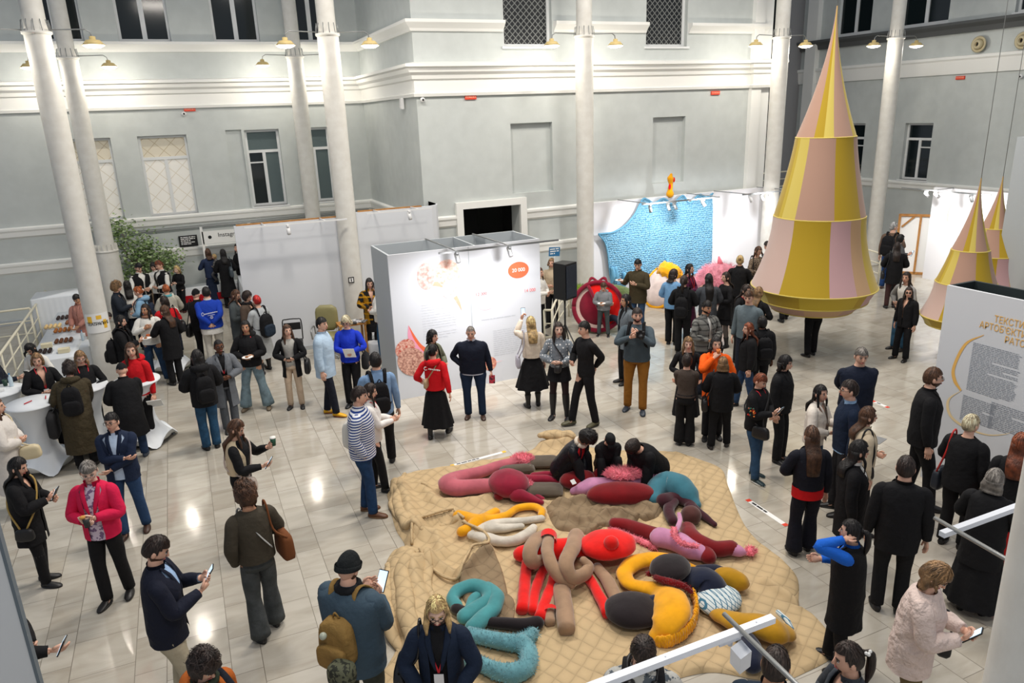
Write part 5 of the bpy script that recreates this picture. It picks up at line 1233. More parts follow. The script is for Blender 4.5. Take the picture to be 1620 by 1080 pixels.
fuzz_line(o, 'fur_trim', F_FLUFF, ([(4.711,6.268,0.34),(4.607,6.102,0.36),(4.59,5.935,0.36),(4.728,5.841,0.34)],[0.027,0.027,0.026,0.026]), 700, .035); tb(o, 'lilac_strap', F_LIL, ([(5.031,6.603,0.28),(4.918,6.425,0.3),(4.74,6.258,0.32)],[0.028,0.028,0.031]))
o = sculpture('bright red and beige octopus-like sculpture with knotted tentacles in the middle of the quilt')
tb(o, 'red_body', F_RED, ([(3.023,6.893,0.139),(3.192,6.832,0.158),(3.409,6.767,0.165),(3.624,6.697,0.159),(3.807,6.643,0.153)],[0.105,0.128,0.136,0.128,0.121])); tb(o, 'red_head', F_RED, ([(3.835,6.618,0.159),(3.91,6.483,0.197),(4.036,6.451,0.178),(4.131,6.492,0.127)],[0.128,0.173,0.15,0.09]), flat=.6); blob(o, 'red_head_flap', F_RED, (3.92,6.444,0.2), (.33, .27, .12), -.3, .26); blob(o, 'red_nose', F_RED, (3.871,6.295,0.35), (.085, .085, .08), z=.38)
for tp in (([(3.452,7.082,0.2),(3.189,6.853,0.3),(2.987,6.596,0.34),(3.0,6.53,0.26),(3.149,6.61,0.2)],[0.055,0.085,0.09,0.088,0.059]), ([(3.359,6.861,0.28),(3.173,6.522,0.36),(3.103,6.29,0.34),(3.147,6.169,0.24),(3.231,6.095,0.18)],[0.07,0.071,0.077,0.078,0.063]), ([(3.722,6.843,0.22),(3.465,6.464,0.34),(3.248,6.209,0.36),(3.244,6.088,0.26),(3.38,6.109,0.22),(3.509,6.181,0.24),(3.481,6.231,0.3)],[0.093,0.091,0.084,0.078,0.074,0.069,0.051])): tb(o, 'beige_tentacle', F_BEI, tp)
part(o, 'red_band', F_RED, lambda b: b.tube([(3.363,6.869,0.3),(3.302,6.764,0.3)], .1, 16, cap=False))
for tp in (([(3.031,6.772,0.106),(2.817,6.383,0.106),(2.607,5.997,0.103)],[0.066,0.066,0.063]), ([(3.175,6.603,0.096),(2.909,6.287,0.097),(2.704,5.942,0.092)],[0.054,0.055,0.049]), ([(3.215,6.396,0.111),(2.941,6.074,0.105),(2.719,5.806,0.103)],[0.071,0.064,0.062]), ([(3.524,6.253,0.101),(3.463,5.898,0.102),(3.375,5.543,0.103)],[0.06,0.061,0.062])): tb(o, 'red_leg', F_RED, tp, ends=False)
for tp in (([(3.148,6.145,0.127),(2.991,5.778,0.129),(2.873,5.501,0.126)],[0.09,0.093,0.089]), ([(3.698,6.325,0.102),(3.652,5.987,0.112),(3.555,5.637,0.109),(3.507,5.439,0.105)],[0.061,0.073,0.07,0.065]), ([(3.011,6.121,0.091),(2.877,5.889,0.092),(2.79,5.702,0.097)],[0.048,0.05,0.055])): tb(o, 'beige_leg', F_BEI, tp, ends=False)
part(o, 'red_band', F_RED, lambda b: b.tube([Vector((2.874,5.882,0.09)), Vector((2.852,5.825,0.09))], .088, 14, cap=False))
o = sculpture('yellow S-shaped pillow with ruffled edge and black and dark red details')
tb(o, 'yellow_body', F_YEL, ([(4.673,5.788,0.092),(4.594,5.903,0.105),(4.471,6.059,0.124),(4.287,6.133,0.137),(4.049,6.134,0.142),(3.887,6.037,0.128),(3.843,5.867,0.127),(3.93,5.727,0.132),(4.018,5.573,0.154),(3.991,5.333,0.203),(3.877,5.154,0.211),(3.721,5.062,0.18),(3.621,5.066,0.109)],[0.05,0.065,0.088,0.102,0.109,0.092,0.09,0.096,0.123,0.18,0.189,0.153,0.069]), flat=.6)
blob(o, 'dark_cap', F_BLK, (4.245,5.692,0.3), (.25, .21, .1), .4, .3); tb(o, 'dark_arm', F_BLK, ([(4.241,5.827,0.3),(4.109,5.802,0.26),(4.069,5.815,0.2)],[0.058,0.043,0.032]))
fuzz_line(o, 'red_fur_trim', F_DCRIM, ([(4.028,5.803,0.22),(4.075,5.753,0.26),(4.019,5.603,0.3),(4.099,5.488,0.3),(4.194,5.397,0.28),(4.28,5.357,0.2)],[0.028,0.025,0.035,0.038,0.034,0.027]), 700, .03)
blob(o, 'black_half', F_BLK, (3.627,5.447,0.12), (.31, .27, .11), -.5); blob(o, 'navy_ball', F_NAVY, (3.872,5.431,0.14), (.17, .1, .1), -.2)
b = MB(); Pf, _ = catmull([(4.349,5.421,0.12),(4.241,5.216,0.12),(4.054,5.033,0.12),(3.861,4.94,0.12),(3.681,4.918,0.12),(3.572,4.952,0.12)], [0]*6, 22)
for i, p in enumerate(Pf): b.ball(p+V3(0, 0, .03*math.sin(i*1.9)), (.035, .02, .05), 7, 5, 0, None, Matrix.Rotation(i*.8, 3, 'Z'))
b.build('ruffle', F_YEL, o)
o = sculpture('navy and mustard pillow with blue-white checked patches at the lower right of the quilt')
tb(o, 'navy_body', F_NAVY, ([(4.454,5.607,0.175),(4.52,5.476,0.204),(4.546,5.359,0.19),(4.43,5.272,0.136)],[0.147,0.181,0.165,0.101]), flat=.6); blob(o, 'mustard_lobe', F_MUS, (4.836,5.398,0.12), (.2, .12, .12), -1.0)
tb(o, 'navy_shoulder', F_NAVY, ([(4.658,5.67,0.128),(4.789,5.616,0.128),(4.934,5.555,0.104)],[0.092,0.092,0.063]))
blob(o, 'checked_patch', F_LATT, (4.512,5.2,0.14), (.26, .22, .1), .3); tb(o, 'mustard_body', F_MUS, ([(4.352,5.13,0.094),(4.365,4.97,0.138),(4.424,4.795,0.164),(4.538,4.673,0.179),(4.614,4.531,0.194),(4.742,4.493,0.145)],[0.052,0.103,0.134,0.152,0.169,0.112]), flat=.62)
tb(o, 'checked_stripe', F_LATT, ([(4.891,4.739,0.16),(4.864,4.607,0.17),(4.832,4.504,0.15)],[0.026,0.029,0.025]))
tb(o, 'navy_leg', F_NAVY, ([(4.352,4.778,0.082),(4.363,4.612,0.123),(4.274,4.423,0.137),(4.177,4.312,0.13)],[0.038,0.086,0.102,0.094]))
o = sculpture('smooth teal knotted tube pillow with black ends at the lower left of the quilt')
tb(o, 'teal_tube', F_TEAL2, ([(2.019,6.392,0.1),(2.023,6.522,0.108),(2.147,6.621,0.115),(2.306,6.607,0.121),(2.397,6.461,0.121),(2.351,6.314,0.119),(2.208,6.246,0.118),(2.026,6.16,0.123)],[0.067,0.068,0.076,0.084,0.083,0.082,0.08,0.085]))
tb(o, 'teal_tube', F_TEAL2, ([(2.435,6.518,0.12),(2.451,6.305,0.14),(2.353,6.141,0.14),(2.186,6.05,0.12),(2.043,5.967,0.121)],[0.063,0.075,0.08,0.092,0.084])); tb(o, 'teal_tube', F_TEAL2, ([(2.133,6.317,0.08),(2.247,6.463,0.08),(2.342,6.477,0.08)],[0.053,0.055,0.048]))
tb(o, 'black_tube', F_BLK, ([(2.004,6.351,0.101),(2.06,6.254,0.101)],[0.06,0.06])); tb(o, 'black_tube', F_BLK, ([(2.243,5.984,0.1),(2.372,5.89,0.105),(2.523,5.784,0.11),(2.666,5.756,0.11)],[0.058,0.065,0.071,0.071]))
o = sculpture('pale teal shaggy tube pillow folded like a hook behind the blond woman with glasses')
for tp in (([(1.965,5.909,0.115),(2.086,5.786,0.114),(2.231,5.645,0.119),(2.372,5.548,0.124),(2.582,5.643,0.099)],[0.076,0.076,0.081,0.087,0.057]), ([(2.377,5.558,0.13),(2.397,5.398,0.123),(2.305,5.231,0.126),(2.161,5.187,0.13),(2.04,5.278,0.12),(1.943,5.43,0.111),(1.838,5.575,0.112)],[0.094,0.086,0.09,0.094,0.083,0.072,0.073])): fuzz_line(o, 'shaggy_tube', F_TEALF, tp, 1600, .03)

# ================================================================ hanging bells
C_P = (176, 140, 122); C_PP = (200, 172, 162); C_M = (176, 146, 30); C_Y = (206, 186, 92); C_K = (192, 154, 156); C_T = (190, 154, 116); C_Y2 = (192, 166, 46)
def bell(x, y, label, tiers, apex, sc=1.0):
    o = empty('hanging_bell', (x, y, 0)); tag(o, label, 'hanging sculpture', 'striped hanging bells')
    tow = Vector((-x, -y, 0)).normalized(); ang = math.atan2(tow.y, tow.x)
    for ti, (z1, r1, z0, r0, pw, wedges) in enumerate(tiers):
        N_ = 96; back = [(q, c) for q, c in wedges]
        cols = []; mats_ = []
        def color_at(a):   # a: angle from the camera-facing side, + = image right
            aa = (a+PI) % (2*PI)-PI
            s_ = math.sin(aa)
            if abs(aa) <= PI/2:
                for lim, c in wedges:
                    if s_ <= lim: return c
                return wedges[-1][1]
            return [C_P, C_M, C_Y, C_P, C_Y2][int(abs(aa)*5) % 5]
        names = [C_P, C_PP, C_M, C_Y, C_K, C_T, C_Y2]; b = MB(); n = 10; R = []
        for i in range(n+1):
            t = i/n; r = r1+(r0-r1)*(t**pw); z = z1+(z0-z1)*t
            R.append([(math.cos(ang+2*PI*j/N_)*r, math.sin(ang+2*PI*j/N_)*r, z) for j in range(N_)])
        V = [p for q in R for p in q]
        for i in range(n):
            for j in range(N_):
                k = (j+1) % N_; c = color_at(2*PI*(j+.5)/N_); b.f.append((i*N_+j, i*N_+k, (i+1)*N_+k, (i+1)*N_+j)); b.m.append(names.index(c)); b.sm.append(True)
        b.v = V; b.build('tier', [mat('stretched_fabric', c, .75, bump=.06, bscale=5, sheen=.2, spec=.3) for c in names], o)
        MB().tube([(math.cos(2*PI*j/48)*r0, math.sin(2*PI*j/48)*r0, z0) for j in range(49)], .014, 6).build('hoop', mat('stretched_fabric', C_Y, .75), o)
    MB().tube([(0, 0, apex), (0, 0, 12)], .006, 5).build('wire', M_METAL, o)
    return o
B1 = [(6.76, .012, 4.42, .55, 1.62, [(-.38, C_P), (-.04, C_M), (.29, C_Y), (.88, C_P), (1, C_Y2)]), (4.42, .56, 2.9, .86, 1.25, [(-.88, C_M), (-.79, C_Y2), (-.49, C_Y), (.3, C_P), (.86, C_M), (1, C_P)]),
      (2.9, .87, 1.48, 1.22, 1.8, [(-.5, C_PP), (.27, C_M), (.64, C_K), (.88, C_T), (1, C_Y2)]), (1.48, 1.22, 1.2, 1.06, .8, [(-.75, C_Y), (-.2, C_M), (.72, C_Y2), (.84, C_M), (1, C_K)]), (1.2, 1.06, 1.0, .8, .8, [(-.1, C_P), (.6, C_T), (1, C_P)])]
bell(11.62, 11.08, 'tall bell-shaped hanging sculpture of pink and yellow striped fabric, the largest', B1, 6.76)
def scaleB(rs, zs): return [(z1, r1, z0, r0, pw, w) for (z1, r1), (z0, r0), (_, _, _, _, pw, w) in zip(zip(zs[:-1], rs[0]), zip(zs[1:], rs[1]), B1)]
bell(13.6, 9.2, 'smaller striped hanging bell in front, partly behind the text wall', scaleB(([.01, .33, .53, .74], [.32, .52, .72, .6]), [3.62, 2.28, 1.65, .98, .8]), 3.62)
bell(15.3, 9.9, 'striped hanging bell mostly hidden behind the smaller one', scaleB(([.01, .27, .5, .72], [.26, .49, .7, .6]), [3.5, 2.45, 1.9, 1.15, .95]), 3.5)

# ================================================================ knitted net, poufs
pn = [(945.7,370),(969,367),(987,357),(1003,339),(1015,315.6)]
NETT = [(10.049,17.1,1.906),(10.27,17.1,1.902),(10.507,17.1,1.914),(10.865,17.1,2.051),(11.184,17.1,2.331),(11.421,17.1,2.71),(11.584,17.1,2.697),(11.792,17.1,2.589),(12.059,17.1,2.678),(12.185,17.1,2.661),(12.4,17.1,2.523),(12.69,17.1,2.698),(12.797,17.1,2.69),(12.999,17.1,2.502),(13.316,17.1,2.696),(13.561,17.1,2.607),(13.788,17.1,2.702)]
NETB = [(10.055,17.1,1.889),(10.243,17.1,1.666),(10.331,17.1,1.363),(10.372,17.1,1.045),(10.413,17.1,0.724),(10.474,17.1,0.539),(10.575,17.1,0.633),(10.679,17.1,0.335),(10.862,17.1,0.491),(11.046,17.1,0.612),(11.315,17.1,0.652),(11.545,17.1,0.66),(11.989,17.1,0.68),(12.465,17.1,0.624),(12.82,17.1,0.472),(13.4,17.1,0.477),(13.832,17.1,0.719)]
def net_mat():
    m = bpy.data.materials.new('blue_chunky_knit'); m.use_nodes = True; nt = m.node_tree; N = nt.nodes; L = nt.links; b = N['Principled BSDF']
    tc = N.new('ShaderNodeTexCoord'); mp = N.new('ShaderNodeMapping'); mp.inputs['Scale'].default_value = (24, 1, 17); L.new(tc.outputs['Object'], mp.inputs[0])
    v = N.new('ShaderNodeTexVoronoi'); v.inputs['Scale'].default_value = 1.0; v.inputs['Randomness'].default_value = .45; L.new(mp.outputs[0], v.inputs['Vector'])
    rp = N.new('ShaderNodeValToRGB'); e = rp.color_ramp.elements; e[0].position = .15; e[0].color = (*lin((150, 202, 228)), 1); e[1].position = .7; e[1].color = (*lin((84, 146, 184)), 1); L.new(v.outputs['Distance'], rp.inputs[0]); L.new(rp.outputs[0], b.inputs['Base Color'])
    b.inputs['Roughness'].default_value = .9; bp = N.new('ShaderNodeBump'); bp.invert = True; bp.inputs['Strength'].default_value = .9; bp.inputs['Distance'].default_value = .05; L.new(v.outputs['Distance'], bp.inputs['Height']); L.new(bp.outputs[0], b.inputs['Normal']); return m
b = MB(); T2, _ = catmull(NETT, [0]*len(NETT), 8); B2, _ = catmull(NETB, [0]*len(NETB), 8); RR = []
for i in range(31):
    f_ = i/30; R0 = []
    for a, c in zip(T2, B2):
        p = a.lerp(c, f_); R0.append((p.x, p.y-.03-.05*abs(math.sin(p.x*3.1+.4*math.sin(p.z*3)))**2*(.3+f_)-.02*noise.noise(p*3), p.z))
    RR.append(R0)
b.rings(RR, False, False)
o = empty('knitted_net', (0, 0, 0)); tag(o, 'light blue chunky knitted net stretched over the white exhibit wall', 'net'); NM = net_mat()
b.build('knit', NM, o)
b = MB(); b.tube([(p.x, p.y-.04, p.z) for p in T2], .028, 8); b.tube([(p.x, p.y-.05, p.z) for p in B2], .022, 8); b.build('edge_cord', mat('blue_yarn', (104, 166, 200), .9, bump=.8, bscale=60), o)
b = MB()
for i in (35, 45, 62, 80, 100): q = B2[i]; MB().tube([(q.x, q.y-.1, q.z+.35), (q.x+.03, q.y-.13, q.z+.1), (q.x-.02, q.y-.1, q.z-.12)], [.05, .07, .03], 10, sub=4).build('tassel', mat('blue_yarn', (104, 166, 200), .9, bump=.8, bscale=60), o)
q = (12.42,17.2,2.808); o = empty('toy_figure', (q[0], 17.2, 2.78)); tag(o, 'small yellow and red stuffed figure standing on top of the net wall', 'stuffed figure')
MB().tube([(0, 0, 0), (0, 0, .12), (.02, 0, .26), (0, 0, .42), (.02, 0, .52)], [.11, .07, .06, .09, .04], 14, sub=4, round_ends=True).build('figure', F_YEL, o); MB().ball((-.05, -.05, .2), (.04, .03, .08)).ball((.08, -.05, .38), (.03, .04, .07)).build('red_patch', F_RED, o)
# red bowl pouf
c = (8.44,14.358,0.5); tow = Vector((-c[0], -c[1], 0)).normalized(); yawp = math.atan2(-tow.x, tow.y); c = Vector(c)-tow*.5
o = empty('pouf', (c[0], c[1], 0), yawp); tag(o, 'round red pouf with a pale pink slice and crimson rim, shaped like a half pomegranate', 'pouf')
Rt = Matrix.Rotation(.3, 3, 'X')
def discpt(a, r, d): return Rt @ Vector((math.cos(a)*r*1.08, d, math.sin(a)*r*1.08))+Vector((0, 0, .6))
def half(b, a0, a1, dep, mi=0):
    n_ = 20; RR = []
    for i in range(9):
        t = i/8; RR.append([discpt(a0+(a1-a0)*j/n_, .5*t+.001, .06+dep*(1-t*t)) for j in range(n_+1)])
    b.rings(RR, False, False, mi)
A1, A2 = math.radians(65), math.radians(-110)
part(o, 'pink_slice', soft((226, 196, 186)), lambda b: half(b, A2, A1, -.03)); part(o, 'red_slice', F_RED, lambda b: half(b, A1, A2+2*PI, .12))
part(o, 'rim', F_CRIM, lambda b: b.tube([discpt(2*PI*j/40, .53, .08) for j in range(41)], .055, 10, 0)); part(o, 'ridge', F_CRIM, lambda b: b.tube([discpt(A1, .5, .1), discpt(A1, .2, .17), discpt(A2, .2, .17), discpt(A2, .5, .1)], .04, 10, sub=5))
part(o, 'back', F_CRIM, lambda b: b.rings([[discpt(2*PI*j/30, r_, d_) for j in range(30)] for r_, d_ in ((.54, .05), (.5, -.15), (.35, -.3), (.05, -.36))], True, True))
part(o, 'bow', F_CRIM, lambda b: [b.tube([discpt(PI/2, .55, .05), discpt(PI/2, .55, .05)+V3(sx*.14, -.02, .08), discpt(PI/2, .55, .05)+V3(sx*.22, .05, .0)], [.04, .06, .02], 8, flat=.5, sub=4) for sx in (-1, 1)])
# green shaggy ring pouf
c = (9.208,15.295,0.3); o = empty('pouf', (c[0]+.45, c[1]+.75, 0), -.25); tag(o, 'green shaggy ring-shaped pouf behind the red pouf', 'pouf')
fuzz_line(o, 'shaggy_ring', soft((104, 122, 74), bump=1.2), ([V3(.62*math.cos(2*PI*j/16), .36*math.sin(2*PI*j/16), .4+.12*math.sin(2*PI*j/16)) for j in range(17)], [.18]*17), 1800, .07)
fuzz(o, 'leafy_end', soft((130, 160, 40), bump=1.2), (-.66, .1, 0), (.16, .14, .13), 300, .08, .66)
part(o, 'seat', soft((90, 104, 66)), lambda b: b.ball((0, 0, .24), (.56, .32, .24), 24, 12))
# yellow-rimmed bean bag
c = (11.314,15.926,0.0); tow = Vector((-c[0], -c[1], 0)).normalized()
o = empty('pouf', (c[0], c[1], 0), math.atan2(-tow.x, tow.y)-.35); tag(o, 'pale pink bean bag with a yellow rim and yellow crumpled top before the net', 'pouf')
Rb = Matrix.Rotation(.55, 3, 'X') @ Matrix.Rotation(-.3, 3, 'Y')
part(o, 'bag_body', soft((220, 202, 196)), lambda b: b.ball((0, -.1, .52), (.46, .24, .62), 26, 16, 0, lambda d: 1+.05*noise.noise(d*3), Rb))
part(o, 'yellow_rim', F_YEL, lambda b: b.tube([Rb @ V3(.46*math.cos(2*PI*j/30), .02, .62*math.sin(2*PI*j/30))+V3(0, -.1, .52) for j in range(31)], .05, 10))
part(o, 'crumpled_top', F_YEL, lambda b: b.ball(Rb @ V3(-.02, .08, .36)+V3(0, -.1, .56), (.34, .2, .24), 24, 14, 0, lambda d: 1+.4*noise.noise(d*3.5), Rb))
c = (12.842,15.451,0.0); o = empty('pouf', (c[0], c[1], 0)); tag(o, 'large round fluffy pink pouf at the foot of the net wall', 'pouf')
fuzz(o, 'fluffy_body', soft((240, 160, 178), bump=1.2), (0, 0, 0), (.62, .55, .55), 3200, .13, .52); fuzz(o, 'coral_middle', soft((238, 100, 104), bump=1.0), (.02, -.42, 0), (.2, .2, .34), 500, .1, .62); part(o, 'pink_tip', F_FLUFF, lambda b: b.tube([(0, 0, 1.0), (-.03, .05, 1.25)], [.1, .02], 8))
# ================================================================ loudspeaker and blue sign
o = empty('loudspeaker_stand', (7.07, 13.4, 0), .45); tag(o, 'black tripod stand under the loudspeaker beside the handrail', 'stand')
MB().tube([(0, 0, .35), (0, 0, 1.32)], .022, 10).build('pole', M_BLACK, o)
for k in range(3):
    a = 2*PI*k/3+.4; MB().tube([(0, 0, .75), (math.cos(a)*.5, math.sin(a)*.5, .02)], .014, 8).tube([(0, 0, .38), (math.cos(a)*.26, math.sin(a)*.26, .35)], .01, 6).build('leg', M_BLACK, o)
o = empty('loudspeaker', (7.07, 13.4, 1.32), .45); tag(o, 'black loudspeaker on a pole stand left of the centre column', 'loudspeaker')
MB().poly([(-.2, -.17, 0), (.2, -.17, 0), (.16, .17, 0), (-.16, .17, 0)], .76, (0, 0, 1)).build('cabinet', M_BLACK, o); MB().box((0, -.185, .38), (.36, .01, .68)).build('grille', mat('dark_blue_grille', (22, 32, 46), .7, bump=.3, bscale=200), o)
q = (7.459,14.6,2.081); o = empty('stick_sign', (q[0], 14.6, 0)); tag(o, 'blue sign with white lettering lines on a stick beside the blond woman in beige', 'sign')
MB().tube([(0, 0, .02), (0, 0, q[2]-.1)], .012, 8).build('stick', M_METAL, o); MB().lathe([(.14, 0), (.14, .02), (.02, .03)], seg=20).build('foot', M_METAL, o)
MB().box((0, 0, q[2]), (.27, .015, .2), 0, ry=.08).build('board', M_BLUE, o); text_block(o, -.11, q[2]+.05, .22, 3, .05, M_PAPER, lambda v: (v[0], -.009, v[2]), 21, .5)

# ================================================================ furniture by the partitions
o = empty('folding_chair', (1.78, 16.15, 0), PI-.2); tag(o, 'black folding chair behind the woman in beige trousers', 'chair')
MB().box((0, 0, .45), (.4, .38, .03)).build('seat', M_BLACK, o)
b = MB(); b.tube([(-.2, -.2, .45), (-.2, -.26, .85), (-.12, -.27, .9), (.12, -.27, .9), (.2, -.26, .85), (.2, -.2, .45)], .013, 8, sub=3); b.box((0, -.262, .74), (.36, .02, .16)); b.build('backrest', M_BLACK, o)
for sx in (-1, 1):
    for sy in (-1, 1): MB().tube([(sx*.19, -sy*.15, .45), (sx*.2, sy*.2, .01)], .011, 8).build('leg', M_BLACK, o)
M_OLV = mat('olive_leather', (140, 134, 92), .45, bump=.3, bscale=10)
o = empty('office_armchair', (2.5, 16.1, 0), PI-.35); tag(o, 'olive-beige leather office armchair beside the folding chair', 'chair')
b = MB(); rbox(b, (0, 0, .48), (.5, .5, .14)); b.build('seat', M_OLV, o); b = MB(); rbox(b, (0, -.27, .84), (.5, .12, .58)); b.build('backrest', M_OLV, o)
for sx in (-1, 1): MB().tube([(sx*.27, -.2, .5), (sx*.29, -.2, .68), (sx*.29, .15, .68), (sx*.27, .18, .48)], .018, 8, sub=4).build('armrest', M_METAL, o)
MB().tube([(0, 0, .1), (0, 0, .42)], .03, 10).build('pedestal', M_METAL, o)
for k in range(5): a = 2*PI*k/5; MB().tube([(0, 0, .1), (math.cos(a)*.3, math.sin(a)*.3, .06)], .018, 8).ball((math.cos(a)*.3, math.sin(a)*.3, .03), .03).build('leg', M_METAL, o)
o = empty('wooden_table', (3.05, 16.0, 0)); tag(o, 'small pine table with papers in front of the column', 'table')
MB().box((0, 0, .73), (.6, .42, .03)).build('tabletop', M_WOOD, o)
for sx in (-1, 1):
    for sy in (-1, 1): MB().box((sx*.27, sy*.18, .36), (.045, .045, .71)).build('leg', M_WOOD, o)
for k, (dx, dy, rz, m, lb) in enumerate(((.12, .02, .4, M_PAPER, 'white magazine lying on the pine table'), (.02, -.06, -.3, M_BLACK, 'black folder lying on the pine table'), (.2, -.05, .9, mat('printed_photo', (200, 200, 204), .6, 'blotch', (70, 74, 80), .05), 'leaflet with photos on the pine table corner'))):
    tag(MB().box((0, 0, .008+.006*k), (.21, .29, .012), rz).build('magazine', m, None, (3.05+dx, 16.0+dy, .746)), lb, 'magazine', 'papers on the pine table')
tag(MB().lathe([(.27, 0), (.27, .24), (.24, .26), (.0, .26)], seg=32, cap=False).build('plinth', M_PANEL, None, (3.62, 15.9, 0)), 'low round white plinth beside the column', 'plinth')

# ================================================================ cocktail tables, buffet, bar
def cocktail(x, y, label, r=.36, h=1.1, kx=.9):
    o = empty('cocktail_table', (x, y, 0), .3); tag(o, label, 'table', 'cocktail tables under white stretch covers')
    b = MB(); RR = []; n_ = 48
    for i in range(15):
        t = i/14; z = h*(1-t)
        R0 = []
        for j in range(n_):
            a = 2*PI*j/n_; w = r*(1-.5*math.sin(PI*min(t*1.02, 1))**.8)+(.0 if t < .6 else (t-.6)/.4*.06)
            if t > .75: w += (t-.75)/.25*.07*(abs(math.cos(2*a))**6)
            R0.append((math.cos(a)*w, math.sin(a)*w, max(z, .02+(.18 if t > .97 else 0)*(1-abs(math.cos(2*a))**3))))
        RR.append(R0)
    b.rings(RR, True, False); b.build('stretch_cover', M_WHITE, o)
    MB().lathe([(r*1.005, h-.02), (r*1.0, h+.005), (0.0, h+.008)], seg=48, cap=False).build('tabletop', M_WHITE, o)
    for k in range(4): a = PI/2*k; MB().lathe([(.03, 0), (.03, .03), (.0, .03)], (math.cos(a)*(r+.05), math.sin(a)*(r+.05), 0), 12, cap=False).build('foot', M_METAL, o)
    return o
CT = [(-2.56, 12.7, 'white stretch-covered cocktail table at the far left front, with two red pens'), (-1.9, 13.12, 'white stretch-covered cocktail table left of the olive puffer coat'), (-1.12, 13.02, 'white stretch-covered cocktail table right of the olive puffer coat'), (-3.15, 13.6, 'white stretch-covered cocktail table cut by the left edge, with a bottle'), (-.72, 17.0, 'white stretch-covered cocktail table among the bar queue with yellow cups')]
for x, y, lb in CT: cocktail(x, y, lb)
def pen(x, y, z, rz, lb): return tag(MB().tube([(-.07, 0, .008), (.07, 0, .008)], .008, 6).build('pen', mat('red_pen', (200, 30, 40), .4), None, (x, y, z), rz), lb, 'pen', 'red pens on the cocktail tables')
pen(-2.6, 12.66, 1.115, .9, 'red pen on the left front cocktail table, left one'); pen(-2.38, 12.78, 1.115, 1.7, 'red pen on the left front cocktail table, right one'); pen(-1.42, 12.92, 1.115, -.7, 'red pen on the cocktail table right of the olive coat')
tag(MB().box((0, 0, .002), (.3, .21, .003)).build('sheet_of_paper', M_PAPER, None, (-1.22, 13.1, 1.11), .4), 'printed sheet on the cocktail table right of the olive coat', 'paper')
tag(MB().box((0, 0, .02), (.3, .1, .035)).build('tablet_box', M_PAPER, None, (-3.2, 13.5, 1.11), .2), 'flat white box on the cocktail table at the left edge', 'box')
def bottle(x, y, z, lb, m=None):
    o = tag(MB().lathe([(.03, 0), (.032, .02), (.032, .14), (.012, .18), (.012, .2), (0, .2)], seg=16, cap=False).build('bottle', m or mat('clear_plastic', (196, 214, 224), .1, spec=.8), None, (x, y, z)), lb, 'bottle'); MB().lathe([(.014, .2), (.014, .22), (0, .22)], seg=12, cap=False).build('cap', M_BLUE, o); return o
bottle(-2.98, 13.72, 1.11, 'clear water bottle on the cocktail table at the left edge'); tag(MB().lathe([(.03, 0), (.038, .1), (.034, .1), (.0, .02)], seg=16, cap=False).build('cup', mat('dark_green_cup', (30, 60, 46), .5), None, (-3.08, 13.8, 1.11)), 'dark green paper cup beside the water bottle', 'cup')
for k, (dx, dy) in enumerate(((-.1, .05), (.12, -.1))): tag(MB().lathe([(.022, 0), (.032, .08), (.028, .08), (.0, .01)], seg=16, cap=False).build('cup', mat('yellow_cup', (236, 206, 90), .5), None, (-.72+dx, 17+dy, 1.11)), 'yellow cup on the bar queue cocktail table, %s one' % ['left', 'right'][k], 'cup')
def clothed(x0, x1, y0, y1, h, name, label, cat='table', m=None):
    o = empty(name, ((x0+x1)/2, (y0+y1)/2, 0)); tag(o, label, cat); W_, D_ = x1-x0, y1-y0
    b = MB(); n_ = 120; RR = []
    per = 2*(W_+D_)
    def pt(u, off):
        u = u % per
        if u < W_: return (-W_/2+u, -D_/2-off)
        u -= W_
        if u < D_: return (W_/2+off, -D_/2+u)
        u -= D_
        if u < W_: return (W_/2-u, D_/2+off)
        u -= W_; return (-W_/2-off, D_/2-u)
    for t, z in ((0, h), (0, h-.02), (.4, h*.5), (1, .02)): RR.append([(*pt(per*j/n_, .015*t*math.sin(j*1.7)+.012*t), z) for j in range(n_)])
    b.rings(RR, True, True); b.build('tablecloth', m or M_WHITE, o); return o
clothed(-3.2, -2.38, 16.35, 20.75, .77, 'buffet_table', 'long buffet table with a white cloth and trays of pastries')
clothed(-2.62, -2.2, 17.0, 17.9, .76, 'side_table', 'white-clothed side table with a bottle beside the poster column')
clothed(-3.75, -2.65, 20.95, 21.9, 1.12, 'covered_counter', 'tall counter under a draped white cloth behind the buffet', 'counter')
bottle(-2.36, 17.6, .765, 'clear water bottle on the side table beside the poster column')
FOOD = [(-3.02, 16.9, (40, 26, 24), 'chocolate and orange cakes on the nearest buffet tray', 'cake'), (-2.72, 17.6, (110, 66, 40), 'brown muffins on the second buffet tray', 'muffin'), (-2.85, 18.6, (178, 110, 50), 'golden pastries on the middle buffet tray', 'pastry'), (-2.7, 19.3, (130, 80, 50), 'brown buns on the buffet tray beside the attendant', 'bun'), (-2.95, 19.9, (48, 34, 34), 'dark cakes on the far buffet tray', 'cake'), (-3.1, 19.1, (226, 196, 140), 'pale canapés on the buffet tray near the rail', 'canapé')]
MF = {}
